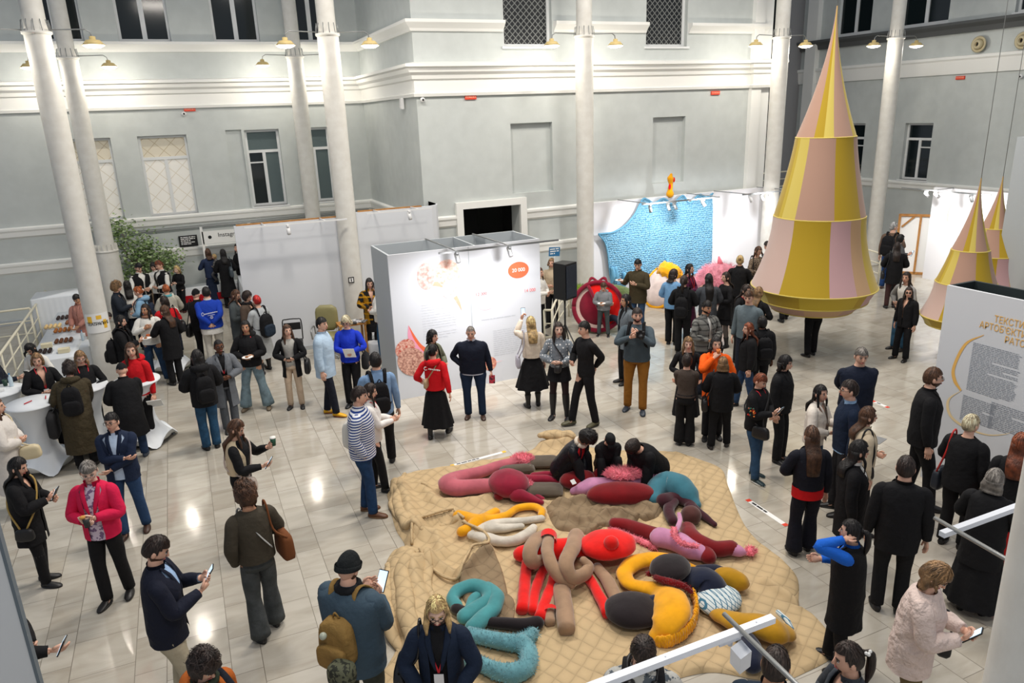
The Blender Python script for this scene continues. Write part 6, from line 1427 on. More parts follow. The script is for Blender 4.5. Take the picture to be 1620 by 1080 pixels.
for k, (x, y, c, lb, nm) in enumerate(FOOD):
    t = tag(MB().box((0, 0, .008), (.36, .3, .015)).build('tray', mat('silver_tray', (200, 202, 206), .3, metal=.5), None, (x, y, .772)), 'tray under the '+lb, 'tray', 'buffet trays')
    proto = None
    for i in range(12):
        px_, py_ = x-.13+(i % 4)*.088, y-.1+(i//4)*.1
        if proto is None:
            b = MB(); b.ball((0, 0, .03), (.036, .036, .032), 12, 8, 0, lambda d: 1+.12*noise.noise(d*3)); proto = b.build(nm.replace('é', 'e'), mat('baked_food', c, .8), None, (px_, py_, .787)); tag(proto, lb.replace('cakes', 'cake').replace('muffins', 'muffin').replace('pastries', 'pastry').replace('buns', 'bun').replace('canapés', 'canape')+', one of a dozen', 'food', lb)
        else: clone(proto, (px_, py_, .787), i)
for k, (x, y) in enumerate(((-2.62, 16.75), (-3.0, 17.35))):
    o = empty('napkin_stack', (x, y, .772), .1*k); tag(o, ['stack of beige napkins at the near end of the buffet', 'white tub of napkins left on the buffet table'][k], 'napkins')
    b = MB()
    for i in range(6): b.box((.003*math.sin(i*2), 0, .012+i*.014), (.2, .16, .011))
    b.build('napkins', mat('beige_paper', (222, 212, 180), .8), o)
clothed(-1.9, .6, 21.4, 21.9, 1.0, 'bar_counter', 'bar counter with a dark front behind the queue', 'counter', mat('dark_cloth', (40, 40, 44), .8)) if False else None
o = clothed(-.55, 1.2, 22.7, 23.2, .62, 'long_bench_table', 'low white table along the left wall with a red cloth below', 'table')
MB().box((0, -.27, .3), (1.7, .03, .2)).build('red_cloth', cloth((176, 16, 30)), o)
clothed(1.15, 1.75, 19.5, 22.3, .9, 'display_table', 'white-clothed table behind the left partition edge', 'table')
o = empty('photo_frame_stand', (.95, 22.8, 0)); q = (0.903,22.8,1.965); q0 = (0.4,22.8,1.559)
tag(o, 'large white photo frame prop with a social network caption by the wall', 'frame'); x0_ = q0[0]-.95
b = MB(); b.box((x0_, 0, 1.15), (.07, .03, 2.3)).box((x0_+1.3, 0, 1.15), (.07, .03, 2.3)).box((x0_+.65, 0, q[2]+.02), (1.3, .03, .36)); b.build('frame', M_TRIM, o)
words('Instagram', .17, (x0_+.75, -.02, q[2]+.07), (PI/2, 0, 0), M_BLACK, parent=o, align='CENTER'); MB().ball((x0_+.2, -.018, q[2]+.03), (.05, .006, .05)).build('printed_circle', M_GLASS, o)
# the green tree
o = empty('ficus_tree', (-1.2, 22.9, 0)); tag(o, 'tall leafy ficus tree by the left wall behind the bar', 'tree'); rr = random.Random(11)
MB().lathe([(.2, 0), (.26, .4), (.23, .4), (.2, .36), (0, .36)], seg=24, cap=False).build('pot', mat('clay_pot', (120, 92, 70), .8), o)
LT = [(-1.661,22.9,2.464),(-1.705,22.9,2.033),(-1.252,22.9,1.721),(-0.982,22.9,1.602),(-0.659,22.9,1.386),(-0.489,22.9,1.421),(-1.406,22.9,1.47),(-1.637,22.9,1.048),(-1.135,22.9,1.168),(-1.114,22.9,1.973),(-0.881,22.9,1.229),(-1.751,22.9,0.845)]
b = MB()
for q in LT: e = V3(q[0]+1.2, q[1]-22.9, q[2]); b.tube([(0, 0, .3), (e.x*.25+.05, 0, e.z*.45), e], [.045, .03, .01], 7, sub=4)
b.build('trunk', mat('bark', (120, 104, 82), .9, bump=.5), o)
b = MB(); proto = [(-.03, -.015), (0, -.03), (.04, 0), (0, .03), (-.03, .015)]
for q in LT:
    c0 = V3(q[0]+1.2, q[1]-22.9, q[2])
    for k in range(230):
        p = c0+V3(rr.gauss(0, .2), rr.gauss(0, .15), rr.gauss(0, .17)); R = Matrix.Rotation(rr.uniform(0, 6.3), 3, 'Z') @ Matrix.Rotation(rr.uniform(-1.2, 1.2), 3, 'X') @ Matrix.Rotation(rr.uniform(-.8, .8), 3, 'Y')
        b.add([p+R @ V3(-.05, 0, 0), p+R @ V3(0, -.03, .01), p+R @ V3(.055, 0, 0), p+R @ V3(0, .03, .01)], [(0, 1, 2, 3)], k % 2, False)
b.build('foliage', [mat('leaf_green', (112, 138, 82), .5), mat('leaf_pale', (160, 180, 130), .5)], o)

# ================================================================ the visitors
def T(k, c, **q): q.update(k=k, c=c); return q
BK = (20, 20, 23); BK2 = (30, 29, 32); NV = (24, 34, 56); JEAN = (52, 76, 106); LJ = (124, 146, 156); WH = (226, 224, 218); GR = (104, 112, 118)
TR = lambda c, **q: dict(k='trousers', c=c, **q)
SKT = lambda c, hem, **q: dict(k='skirt', c=c, hem=hem, **q)
STEP = ((.1, .14), (-.1, -.16)); WIDE = ((.15, .06), (-.15, .04)); CLOSE = ((.08, .03), (-.08, .03))

# ---- left foreground
p = person((-2.134,9.11,-1.829,1.61), 'woman with long black hair, black coat and tall boots looking at her phone', 'long', 'black', 'light', hp=.35, arms=('phone', ((.1, .26, 1.1), (.8, -.6, -1))), top=T('coat', BK, hem=.62), bottom=TR(BK, w=.7), shoes=(BK, 'highboot'), feet=((.09, .06), (-.09, -.04)))
phone(p, 'lit phone held by the woman with black hair at the left edge', 1, tilt=.5)
handbag(p, 'small black bag with gold chain on the hip of the woman in tall boots', BK, 1, (.22, .08, .16), .82, 'cross', .24, .04, strapc=(170, 140, 70))
p = person((-1.319,8.329,2.862,1.74), 'grey-haired woman in a magenta blazer eating a snack over a cup', 'short', 'grey', 'pale', hy=.35, hp=.45, arms=(((.06, .22, 1.12), (.9, -.4, -1)), ((.05, .24, 1.16), (.9, -.4, -1))), top=[T('shirt', (206, 190, 206), pat='blotch', c2=(120, 96, 130), ps=.05), T('jacket', (210, 28, 74), hem=.84, open=.42, v=3)], bottom=TR(BK, w=.85), glasses='metal', feet=((.1, .02), (-.08, -.14)))
cup(p, 'dark paper cup in the hands of the woman in the magenta blazer', 1, c=(40, 44, 46))
o = tag(MB().ball((0, 0, 0), (.03, .03, .018), 12, 8).build('cookie', mat('baked_food', (196, 140, 70), .8), None, at_hand(p, -1, (0, .02, .05))), 'small cookie in the hand of the grey-haired woman', 'food')
p = person((-1.199,9.857,2.914,1.69), 'man in a navy blazer and glasses with arms crossed, near the cocktail tables', 'short', 'black', 'light', 'm', hy=-.2, arms=('cross', ((-.06, .2, 1.02), (1, .1, -.6))), top=[T('shirt', (186, 206, 230)), T('jacket', (26, 38, 62), hem=.8, open=.3, v=4)], bottom=TR((42, 68, 104), w=.9), glasses='black', shoes=((60, 36, 24), 'shoe'), feet=((.1, .1), (-.12, -.1)))
p = person((-0.661,6.225,-1.64,1.79), 'bearded man in a dark blazer and beige trousers reading his phone', 'short', 'dark', 'light', 'm', hp=.5, beard='brown', arms=('phone', ((.08, .3, 1.2), (.8, -.6, -1))), top=[T('shirt', (150, 178, 214)), T('jacket', (24, 28, 44), hem=.78)], bottom=TR((176, 166, 144), w=.9), shoes=((74, 44, 30), 'shoe'), feet=((.1, .12), (-.1, -.02)))
phone(p, 'phone held by the bearded man in beige trousers', -1, tilt=.4)
p = person((-0.354,4.753,-2.456,1.64), 'person with curly dark hair in an orange-brown jacket with a backpack, at the bottom edge', 'curly', 'dark', 'light', 'w', hp=.45, arms=('down', 'down'), top=T('jacket', (176, 92, 34), open=.1, hood=True), bottom=TR(BK2), scarf=(44, 52, 40))
backpack(p, 'dark backpack of the person in the orange-brown jacket', (30, 34, 44))
p = person((-1.877,6.253,-1.803,1.68), 'person in black at the lower left edge holding up a phone', 'long', 'black', 'light', hp=.4, arms=(((.12, .42, 1.12), (.6, -.5, -1)), 'belly'), top=T('jacket', BK), bottom=TR(BK))
phone(p, 'phone held by the person in black before the grey corner partition', 1, tilt=.5)
p = person((0.149,6.968,0.24,1.73), 'woman with curly brown hair, olive sweater and wide grey jeans seen from behind', 'curly', 'brown', 'tan', hy=.2, arms=('belly', 'pocket'), top=T('sweater', (66, 60, 50), hem=.92, loose=1.6), bottom=TR((76, 80, 82), w=1.4, flare=.025, denim=True), shoes=(BK, 'shoe'), feet=((.12, .1), (-.09, -.06)))
handbag(p, 'brown suede shoulder bag on the woman in the olive sweater', (112, 62, 26), 1, (.34, .13, .3), .98, 'shoulder', .27, -.06, rough=.9)
MB().tube([p['S'](-.1, .14, 1.2), p['S'](-.08, .05, 1.46), p['S'](.0, -.15, 1.25), p['S'](.12, -.16, 1.05)], .013, 6, 0, .4, sub=4).build('cross_strap', cloth((170, 170, 168)), p['root'])
p = person((0.167,8.925,-1.904,1.66), 'long-haired woman in a cream vest with a coffee cup and a phone', 'long', 'brown', 'light', hp=.5, arms=(((.1, .3, 1.1), (.8, -.6, -1)), ((.12, .34, 1.26), (.8, -.6, -1))), top=[T('sweater', BK, fit=True), T('cardigan', (208, 190, 158), sl=0, open=.7, hem=1.02)], bottom=TR(BK, w=1.1), extra={'drop': .42})
phone(p, 'phone in the right hand of the woman with the coffee cup', 1, tilt=.4)
cup(p, 'dark green and white paper coffee cup held up by the woman in the cream vest', -1, (0, .02, .05), (30, 78, 56), lid=(230, 228, 222))
handbag(p, 'pale pink crossbody bag of the woman with the coffee cup', (196, 180, 168), 1, (.26, .09, .2), .92, 'cross', .2, .12)
p = person((0.754,5.181,-0.808,1.8), 'man in a black beanie and grey-blue jacket with a phone, seen from behind', 'beanie', 'dark', 'light', 'm', hp=.4, beard='brown', arms=('phone', ((.1, .3, 1.2), (.8, -.6, -1))), wide=1.2, top=T('jacket', (62, 80, 94), open=.02, v=0, hem=.76, loose=1.5), bottom=TR((56, 60, 52), w=1.2), scarf=(22, 23, 26), extra={'hat': (22, 26, 28)})
phone(p, 'lit white phone held by the man in the black beanie', 1, (0.02, .04, .06), tilt=.35, big=1.15)
bp = backpack(p, 'tan tactical backpack with camouflage pouch on the man in the beanie', (142, 112, 62), (.3, .17, .4), 1.1)
S_ = p['S']; b = MB(); rbox(b, S_(.13, -.36, .98), (.2, .16, .2)); b.build('camouflage_pouch', cloth((96, 98, 78), 'blotch', (50, 52, 44), .03), bp)
MB().ball(S_(-.02, -.33, 1.24), (.03, .03, .03), 10, 8).build('patch', mat('badge_metal', (170, 176, 160), .3), bp)
MB().tube([S_(.16, -.4, .87), S_(.24, -.4, .86)], .022, 10).build('bottle_end', mat('bottle_grey', (150, 152, 160), .3), bp)
p = person((1.289,4.563,2.692,1.66), 'blond woman in glasses, navy blazer and red lanyard, in front of the quilt', 'long', 'blond', 'pale', hp=.3, hy=.12, arms=(((.14, .2, .96), (1, -.3, -.3)), ((.14, .2, .96), (1, -.3, -.3))), top=[T('sweater', BK, fit=True, turtle=True), T('jacket', (22, 34, 54), hem=.82, open=.4, v=2.5)], bottom=TR(JEAN), glasses='black', lanyard='red', extra={'drop': .24, 'wavy': True})
b = MB(); q = p['S']; b.box(q(0, .165, .955), (.06, .012, .045)).build('belt_buckle', mat('silver_buckle', (190, 190, 195), .2, metal=.9), p['root'])
handbag(p, 'large glossy black tote on the shoulder of the blond woman with glasses', BK, 1, (.38, .12, .36), .9, 'shoulder', .33, -.06, rough=.25, name='tote_bag')
p = person((2.355,3.421,2.574,1.76), 'man in a patterned shirt with headphones round his neck, looking down, at the bottom edge', 'short', 'dark', 'light', 'm', hp=.7, arms=('belly', 'belly'), top=T('shirt', (176, 176, 172), pat='blotch', c2=(84, 92, 100), ps=.045), bottom=TR(BK2))
b = MB(); q = p['S']; b.tube([q(.085, .08, 1.4), q(.1, .0, 1.47), q(.06, -.08, 1.49), q(-.06, -.08, 1.49), q(-.1, 0, 1.47), q(-.085, .08, 1.4)], .012, 8, 0, sub=4)
for sd in (1, -1): b.tube([q(sd*.085, .075, 1.385), q(sd*.07, .115, 1.375)], .036, 12)
tag(b.build('headphones', M_BLACK, None, p['W'].translation, p['yaw']), 'black headphones around the neck of the man in the patterned shirt', 'headphones')
backpack(p, 'black backpack worn by the man with headphones', BK)
p = person((2.986,2.886,-0.977,1.78), 'man with thinning dark hair seen from above under the white rail', 'short', 'dark', 'tan', 'm', hp=.2, arms=('belly', 'belly'), top=T('shirt', (30, 44, 60)), bottom=TR(BK2))
p = person((3.592,2.823,1.05,1.66), 'woman with dark hair tied back with a pearl clip, at the bottom edge', 'tail', 'dark', 'light', hp=.15, arms=('belly', 'belly'), top=T('jacket', (62, 68, 76)), bottom=TR(BK), extra={})
tag(MB().ball((0, 0, 0), .014, 8, 6).ball((.02, .005, .012), .012, 8, 6).ball((-.018, .004, .012), .012, 8, 6).build('hair_clip', M_PAPER, None, p['W'] @ p['hl'](-.03, -.12, .05)), 'small pearl clip in the tied dark hair at the bottom edge', 'hair clip')
# ---- right foreground
p = person((4.821,3.248,-2.636,1.68), 'woman with a blond bob in a pale pink cable-knit sweater reading a phone', 'bob', 'darkblond', 'light', hp=.55, lean=.08, arms=('phone', ((.08, .3, 1.16), (.8, -.6, -1))), top=T('sweater', (222, 202, 194), loose=2.2, hem=.7, bump=1.4), bottom=TR((112, 96, 66), w=1.1))
phone(p, 'lit phone held by the woman in the cable-knit sweater', 1, tilt=.3, big=1.1)
handbag(p, 'black pouch hanging from the arm of the woman in the cable-knit sweater', BK, -1, (.12, .05, .22), .84, 'elbow', .22, .2, name='pouch')
p = person((4.959,4.034,0.543,1.55), 'woman in a long black vest over a bright blue sleeve, talking on the phone', 'tail', 'black', 'light', arms=(((.16, .3, 1.1), (.7, -.5, -1)), 'ear'), top=[T('shirt', (28, 100, 206), loose=1.5), T('coat', BK, sl=.0, hem=.56, flare=.25)], bottom=TR(BK), shoes=(BK, 'shoe'), feet=((.1, .12), (-.1, -.06)))
phone(p, 'dark phone held to the ear of the woman with the blue sleeve', -1, (0, .0, .04), tilt=1.4, lit=False, rz=PI/2)
p = person((6.059,4.418,-0.801,1.74), 'man in a black suit with a white shirt collar seen from behind', 'short', 'dark', 'light', 'm', hy=-.1, arms=('down', 'down'), top=[T('shirt', WH), T('jacket', BK, hem=.74)], bottom=TR(BK), feet=((.1, .0), (-.1, .0)))
p = person((6.083,5.019,-2.364,1.67), 'smiling dark-haired woman in black beside the man in the suit', 'long', 'black', 'light', hy=.3, hp=.1, arms=('down', 'down'), top=[T('shirt', WH), T('cardigan', BK, hem=.6, open=.3)], bottom=TR(BK), extra={'drop': .3})
p = person((6.04,5.58,-0.476,1.61), 'woman with long brown hair and a wide red waistband seen from behind', 'long', 'brown', 'light', hp=.1, arms=('down', 'belly'), top=T('jacket', (22, 24, 34), hem=.95), bottom=TR((20, 22, 34), w=1.3, flare=.03), extra={'drop': .46, 'backhair': True}, shoes=(BK, 'shoe'), feet=((.1, .1), (-.1, .0)))
q = p['S']; b = MB(); b.rings([[q(math.cos(a)*.185, math.sin(a)*.145-.005, z) for a in [2*PI*j/26 for j in range(26)]] for z in (.82, .88, .96)], True, False); b.build('waistband', cloth((206, 24, 30)), p['root'])
p = person((6.957,5.663,-2.109,1.64), 'woman with long brown hair in a cream jacket with a black shoulder bag', 'long', 'brown', 'light', arms=('down', 'belly'), top=T('jacket', (206, 190, 164), open=.1, hem=.7), bottom=TR(BK2), extra={'drop': .3, 'backhair': True})
handbag(p, 'black shoulder bag on the woman in the cream jacket', BK, 1, (.28, .1, .2), .95, 'shoulder', .22, -.05)
p = person((7.154,6.08,0.966,1.8), 'man with glasses in a navy sweater over a light blue collar facing left', 'short', 'dark', 'light', 'm', arms=('down', 'down'), top=[T('shirt', (150, 186, 222)), T('sweater', (20, 34, 56), collar=False)], bottom=TR(BK2), glasses='black')
p = person((8.302,6.959,2.617,1.8), 'grey-haired man in a navy sweater with hands behind his back', 'short', 'grey', 'light', 'm', hp=.2, wide=1.15, arms=('back', 'back'), top=T('sweater', (20, 28, 46)), bottom=TR((24, 26, 36)))
p = person((7.159,6.569,-2.748,1.58), 'woman with long black hair in a white jacket, hands raised before her', 'long', 'black', 'light', hy=-.3, arms=('belly', 'phone'), top=T('jacket', (222, 214, 204), hem=.86, open=.3), bottom=TR(JEAN), extra={'drop': .32})
p = person((7.506,7.567,-2.701,1.64), 'woman with chin-length dark hair all in black looking right', 'bob', 'black', 'light', hy=.1, hp=.1, arms=('down', 'down'), top=T('jacket', BK, open=.02, v=0, hem=.84, loose=1.3), bottom=TR(BK, w=1.2), feet=CLOSE)
p = person((6.819,7.302,-2.811,1.58), 'woman with short red hair, embroidered black blouse and jeans using a phone', 'short', 'auburn', 'light', hp=.45, arms=('phone', 'belly'), top=T('shirt', BK, loose=2), bottom=TR((50, 80, 112), denim=True, w=.95), lanyard='plain', shoes=((30, 52, 58), 'shoe', (222, 220, 210)), feet=((.1, .1), (-.1, -.04)))
phone(p, 'phone in the hand of the woman with short red hair', 1, tilt=.4)
q = p['arm'][1]; c = q[1].lerp(q[0], .25)+V3(.05, -.01, 0)
b = MB(); rr = random.Random(3)
for k in range(26): b.ball(c+V3(rr.uniform(-.012, .02), rr.uniform(-.05, .05), rr.uniform(-.06, .06)), .012, 6, 5, k % 3)
b.build('embroidery', [cloth((206, 50, 40)), cloth((222, 130, 60)), cloth((60, 110, 90))], p['root'])
handbag(p, 'black crossbody bag of the woman with short red hair', BK, 1, (.28, .1, .2), .86, 'cross', .16, .17)
p = person((8.159,5.778,-2.351,1.88), 'tall man with glasses all in black facing the text wall', 'short', 'brown', 'light', 'm', beard='brown', hy=.1, arms=('down', 'down'), top=T('jacket', BK, open=.0, v=0, hem=.8), bottom=TR(BK, w=1.15), glasses='metal', shoes=(BK, 'shoe'), feet=((.1, .14), (-.1, -.1)))
p = person((7.706,4.917,-1.439,1.66), 'woman with cropped blond hair in black beside the text wall', 'short', 'pale', 'light', hy=-.3, wide=1.12, arms=('down', 'belly'), top=T('sweater', BK, loose=1.6, hem=.8), bottom=TR(BK, w=1.1))
handbag(p, 'black bag with a red-edged strap on the woman with cropped blond hair', (34, 40, 50), -1, (.3, .11, .28), .8, 'shoulder', .26, .04, strapc=(190, 40, 36))
p = person((6.807,4.028,-1.298,1.6), 'woman with a grey bob in black in front of the text wall', 'bob', 'grey', 'light', wide=1.1, arms=('belly', 'belly'), top=T('coat', BK, hem=.62), bottom=SKT(BK, .12, flare=.4), extra={'backhair': True})
p = person((7.645,4.323,-1.143,1.68), 'auburn-haired person in a black top and red skirt cut by the right edge', 'long', 'auburn', 'light', arms=('down', 'down'), top=T('sweater', BK), bottom=SKT((170, 22, 20), .2, flare=.3), extra={'backhair': True})
p = person((5.921,3.707,-1.186,1.62), 'person in a black coat and long black skirt standing under the right rail', 'hood', 'dark', 'light', arms=('belly', 'belly'), top=T('coat', BK, hem=.6, flare=.3), bottom=SKT(BK, .1, flare=.45, pleat=1.6), extra={'hat': BK}) if False else None

# ---- centre
p = person((1.682,8.892,-1.932,1.81), 'man in a blue and white striped shirt and jeans with a hand in his pocket', 'short', 'dark', 'light', 'm', hp=.1, arms=('pocket', 'pocket'), top=T('shirt', (222, 224, 228), pat='stripes_z', c2=(34, 62, 128), ps=.034, loose=2.6, hem=.82), bottom=TR((32, 62, 100), w=.9, denim=True), shoes=((96, 58, 32), 'shoe', (120, 90, 60)), feet=((.09, .06), (-.09, -.06)))
handbag(p, 'white tote bag with a green edge behind the man in the striped shirt', (222, 220, 212), -1, (.34, .06, .38), 1.0, 'shoulder', .2, -.12, name='tote_bag', rough=.9)
p = person((1.945,9.482,-1.86,1.61), 'woman in a white blouse with clasped hands behind the man in stripes', 'long', 'dark', 'light', hp=.2, arms=(((.02, .32, 1.12), (.8, -.6, -1)), ((.02, .3, 1.14), (.8, -.6, -1))), top=T('shirt', (226, 222, 218), loose=1.4), bottom=TR(BK, w=.8), shoes=(BK, 'boot'), feet=((.09, .12), (-.09, -.06)), lanyard='plain')
p = person((2.233,10.154,-0.077,1.81), 'man in a light blue shirt with a black backpack seen from behind', 'short', 'black', 'light', 'm', arms=('down', 'belly'), top=T('shirt', (122, 152, 188)), bottom=TR(BK, w=1), shoes=(BK, 'shoe'), feet=((.12, .12), (-.1, -.04)))
backpack(p, 'black backpack on the man in the light blue shirt', BK, (.27, .12, .44), 1.12)
p = person((1.888,12.647,-2.033,1.81), 'man in a pale blue overshirt and bright yellow shoes', 'short', 'black', 'light', 'm', hy=-.3, arms=('down', 'down'), top=T('shirt', (172, 194, 214), loose=2.6, hem=.72), bottom=TR((22, 26, 38), w=.8), shoes=((226, 170, 20), 'shoe', (120, 60, 20)), feet=((.08, .12), (-.08, -.08)))
p = person((2.386,12.921,2.697,1.72), 'woman with pale hair and glasses in a cobalt blue sweater holding a paper', 'bob', 'pale', 'light', hp=.4, arms=(((.0, .27, 1.08), (1, -.5, -.3)), ((.1, .25, 1.1), (1, -.5, -.3))), top=T('sweater', (24, 52, 178)), bottom=TR(BK, w=1.3), glasses='black', shoes=(BK, 'boot'), feet=CLOSE, extra={'drop': .08})
held_box(p, 'sheet_of_paper', 'white sheet in the hands of the woman in the cobalt sweater', 'paper', (.2, .004, .24), M_PAPER, 1, (-.02, .03, .05), rx=-.6)
handbag(p, 'fluffy black bag on the arm of the woman in the cobalt sweater', BK, -1, (.26, .14, .3), .86, 'elbow', .28, .02, rough=.95)
p = person((1.394,13.367,2.863,1.58), 'woman in a black cardigan and beige trousers with a phone before the folding chair', 'long', 'brown', 'light', hy=.5, arms=('belly', 'belly'), top=[T('tee', (170, 168, 162)), T('cardigan', BK, open=.55, hem=.66)], bottom=TR((204, 182, 158), w=.75), shoes=(BK, 'boot'), feet=((.11, .02), (-.11, .02)))
phone(p, 'phone in the hands of the woman in beige trousers', 1, tilt=.3)
handbag(p, 'black bag on the arm of the woman in beige trousers', BK, -1, (.3, .12, .3), .84, 'elbow', .3, 0)
p = person((0.725,13.668,2.827,1.68), 'woman with black hair in a black hoodie and wide pale jeans holding a plate', 'long', 'black', 'tan', hy=.1, arms=('belly', ((.1, .24, 1.1), (.8, -.6, -1))), top=T('sweater', BK, hood=True, loose=1.8), bottom=TR(LJ, w=1.5, flare=.035, denim=True), lanyard='red', shoes=((110, 96, 76), 'shoe'), feet=((.2, .04), (-.22, .04)))
plate(p, 'white plate held by the woman in the black hoodie', -1)
p = person((0.206,12.81,-3.018,1.63), 'smiling dark-skinned woman in a grey wool coat with red lanyard and blue glasses', 'slick', 'black', 'dark', hy=.1, arms=('belly', 'belly'), top=[T('sweater', BK, fit=True), T('coat', (104, 108, 114), hem=.5, open=.28)], bottom=TR((84, 88, 94), w=1.2), glasses='black', lanyard='plain', feet=CLOSE)
p = person((-0.136,12.137,0.186,1.69), 'woman in a black puffer jacket and blue jeans with a backpack seen from behind', 'long', 'black', 'light', arms=('belly', 'belly'), top=T('jacket', BK, loose=1.8, open=0, v=0, hood=True), bottom=TR((44, 84, 118), w=1.25, denim=True), shoes=(BK, 'shoe'), feet=CLOSE)
backpack(p, 'black backpack with pale blue marks on the woman in blue jeans', BK, (.3, .15, .44), 1.1)
p = person((3.521,11.514,-2.391,1.62), 'woman with a dark bob in an olive jacket close to the info box', 'bob', 'black', 'light', arms=('belly', 'belly'), top=T('jacket', (96, 98, 80), hem=.84, open=.15), bottom=TR(BK2))
p = person((3.311,10.821,-0.559,1.58), 'woman in a red hoodie and long black skirt walking, with a beige crossbody bag', 'tail', 'black', 'light', hy=-.5, arms=('sway', 'side'), top=T('sweater', (206, 22, 32), hood=True, hem=.92), bottom=SKT(BK, .22, flare=.42, pleat=1.5), shoes=(BK, 'boot'), feet=((.14, .16), (-.12, -.12)), extra={'hood': 1})
handbag(p, 'small beige crossbody bag on the back of the woman in the red hoodie', (170, 146, 112), -1, (.2, .07, .16), 1.08, 'cross', .1, -.2)
q = p['S']; b = MB(); b.tube([(q(-.1, -.17, 1.34)+V3(.026*math.cos(t*.35), 0, .026*math.sin(t*.35))) for t in range(3, 17)], .006, 5)
for k in range(7): b.box(q(-.04+.03*k, -.172, 1.335-.004*k), (.022, .006, .018+.006*(k % 2)), .0)
b.build('back_print', M_PAPER, p['root'])
p = person((4.163,11.325,2.702,1.65), 'bald man in a navy sweater and blue trousers', 'fringe', 'grey', 'light', 'm', hp=.25, wide=1.25, arms=('hip', 'down'), top=[T('shirt', (200, 206, 220)), T('sweater', (18, 24, 40))], bottom=TR((26, 42, 66), w=1.1), shoes=((64, 40, 28), 'shoe'), feet=((.12, .02), (-.14, .06)))
held_box(p, 'red_booklet', 'red and black folded item in the hand of the bald man', 'booklet', (.1, .08, .14), mat('red_black_print', (170, 30, 50), .6, 'blotch', (30, 20, 26), .03), -1, (0, .02, -.05), rx=.3)
p = person((5.251,11.222,-0.228,1.67), 'blond woman in a cream top and black midi skirt photographing the info box', 'long', 'blond', 'light', arms=('down', 'raise'), top=T('sweater', (214, 200, 182), hem=.98), bottom=SKT(BK, .38, flare=.5, tights=BK), shoes=(BK, 'boot'), feet=((.1, .04), (-.1, -.02)), extra={'drop': .34, 'backhair': True})
phone(p, 'phone raised by the blond woman in the black skirt', -1, (0, 0, .05), tilt=1.0)
handbag(p, 'pale lilac bag at the side of the blond photographing woman', (180, 178, 190), -1, (.22, .08, .24), .9, 'shoulder', .26, 0)
p = person((5.443,10.555,2.491,1.71), 'woman in a dotted blouse, black skirt and high boots', 'long', 'dark', 'pale', hy=.35, arms=('belly', 'belly'), top=T('shirt', (120, 128, 136), pat='dots', c2=(222, 222, 222), ps=.05, puff=.02), bottom=SKT(BK, .72, flare=.18, tights=(44, 30, 32)), shoes=(BK, 'highboot'), feet=((.12, .02), (-.14, .1)), rlip=True)
handbag(p, 'black bag with a white scarf in the hands of the woman in the dotted blouse', BK, -1, (.22, .12, .14), .98, 'cross', .02, .22)
p = person((5.675,10.056,1.581,1.81), 'slim man all in black with khaki sneakers', 'short', 'black', 'light', 'm', wide=.9, hp=.05, arms=('belly', 'back'), top=T('sweater', BK, fit=True), bottom=TR(BK, w=.8), shoes=((92, 88, 62), 'shoe', (60, 58, 46)), feet=((.1, .2), (-.1, -.12)))
p = person((6.771,10.209,2.416,1.85), 'bearded man in a grey sweater and mustard trousers holding a camera', 'short', 'dark', 'light', 'm', hy=.3, beard='brown', wide=1.1, arms=(((.06, .24, 1.3), (1, .1, -.8)), ((.05, .22, 1.34), (1, .1, -.8))), top=T('sweater', (72, 84, 92)), bottom=TR((146, 96, 34), w=1.0), shoes=((40, 50, 62), 'shoe'), feet=((.14, -.02), (-.12, .1)))
backpack(p, 'black backpack on the photographer in mustard trousers', BK, (.28, .16, .42), 1.12)
c = at_hand(p, 1, (-.08, .05, .03)); o = empty('photo_camera', c, p['yaw']+.3); tag(o, 'black camera in the hands of the man in mustard trousers', 'camera')
MB().box((0, 0, 0), (.14, .06, .1)).box((0, 0, .06), (.06, .05, .03)).build('camera_body', M_BLACK, o); MB().tube([(0, .03, 0), (0, .12, -.02)], [.035, .04], 16).build('lens', M_BLACK, o)
p = person((7.354,11.453,1.524,1.75), 'woman with long black hair in a grey blazer behind the photographer', 'long', 'black', 'tan', arms=('down', 'down'), top=[T('tee', BK), T('jacket', (104, 112, 118), hem=.7, open=.2)], bottom=TR(BK), feet=CLOSE)
# ---- kneeling trio on the quilt
p = person((4.393,8.469,-2.577,1.66), 'person with curly black hair in a black leather jacket sitting on the quilt', 'curly', 'black', 'tan', 'm', hp=.6, lean=.6, sit=.24, arms=(((.0, .38, .98), (.8, -.5, -.6)), ((-.02, .38, .98), (.8, -.5, -.6))), top=[T('shirt', (190, 30, 36)), T('jacket', (22, 24, 30), rough=.35, open=.3)], bottom=TR(BK), feet=((.16, .42, .0), (-.16, .36, .0)), scarf=(206, 194, 178))
p = person((4.982,8.302,2.854,1.5), 'person with a black hood sitting on the quilt between the two others', 'cap', 'black', 'light', hp=.7, lean=.5, sit=.22, arms=(((.02, .36, 1.0), (.8, -.5, -.6)), ((.02, .36, 1.0), (.8, -.5, -.6))), top=T('sweater', BK), bottom=TR(BK), feet=((.14, .42, 0), (-.14, .4, 0)))
p = person((5.543,7.838,1.825,1.66), 'person in a shaggy black sweater sitting on the quilt, head bent down', 'full', 'dark', 'light', hp=.9, lean=.75, sit=.24, arms=(((.02, .4, .98), (.8, -.5, -.6)), ((.06, .4, .98), (.8, -.5, -.6))), top=T('sweater', BK, loose=2.2, bump=2.5), bottom=TR(BK), feet=((.16, .4, 0), (-.16, .42, 0)), wide=1.15)

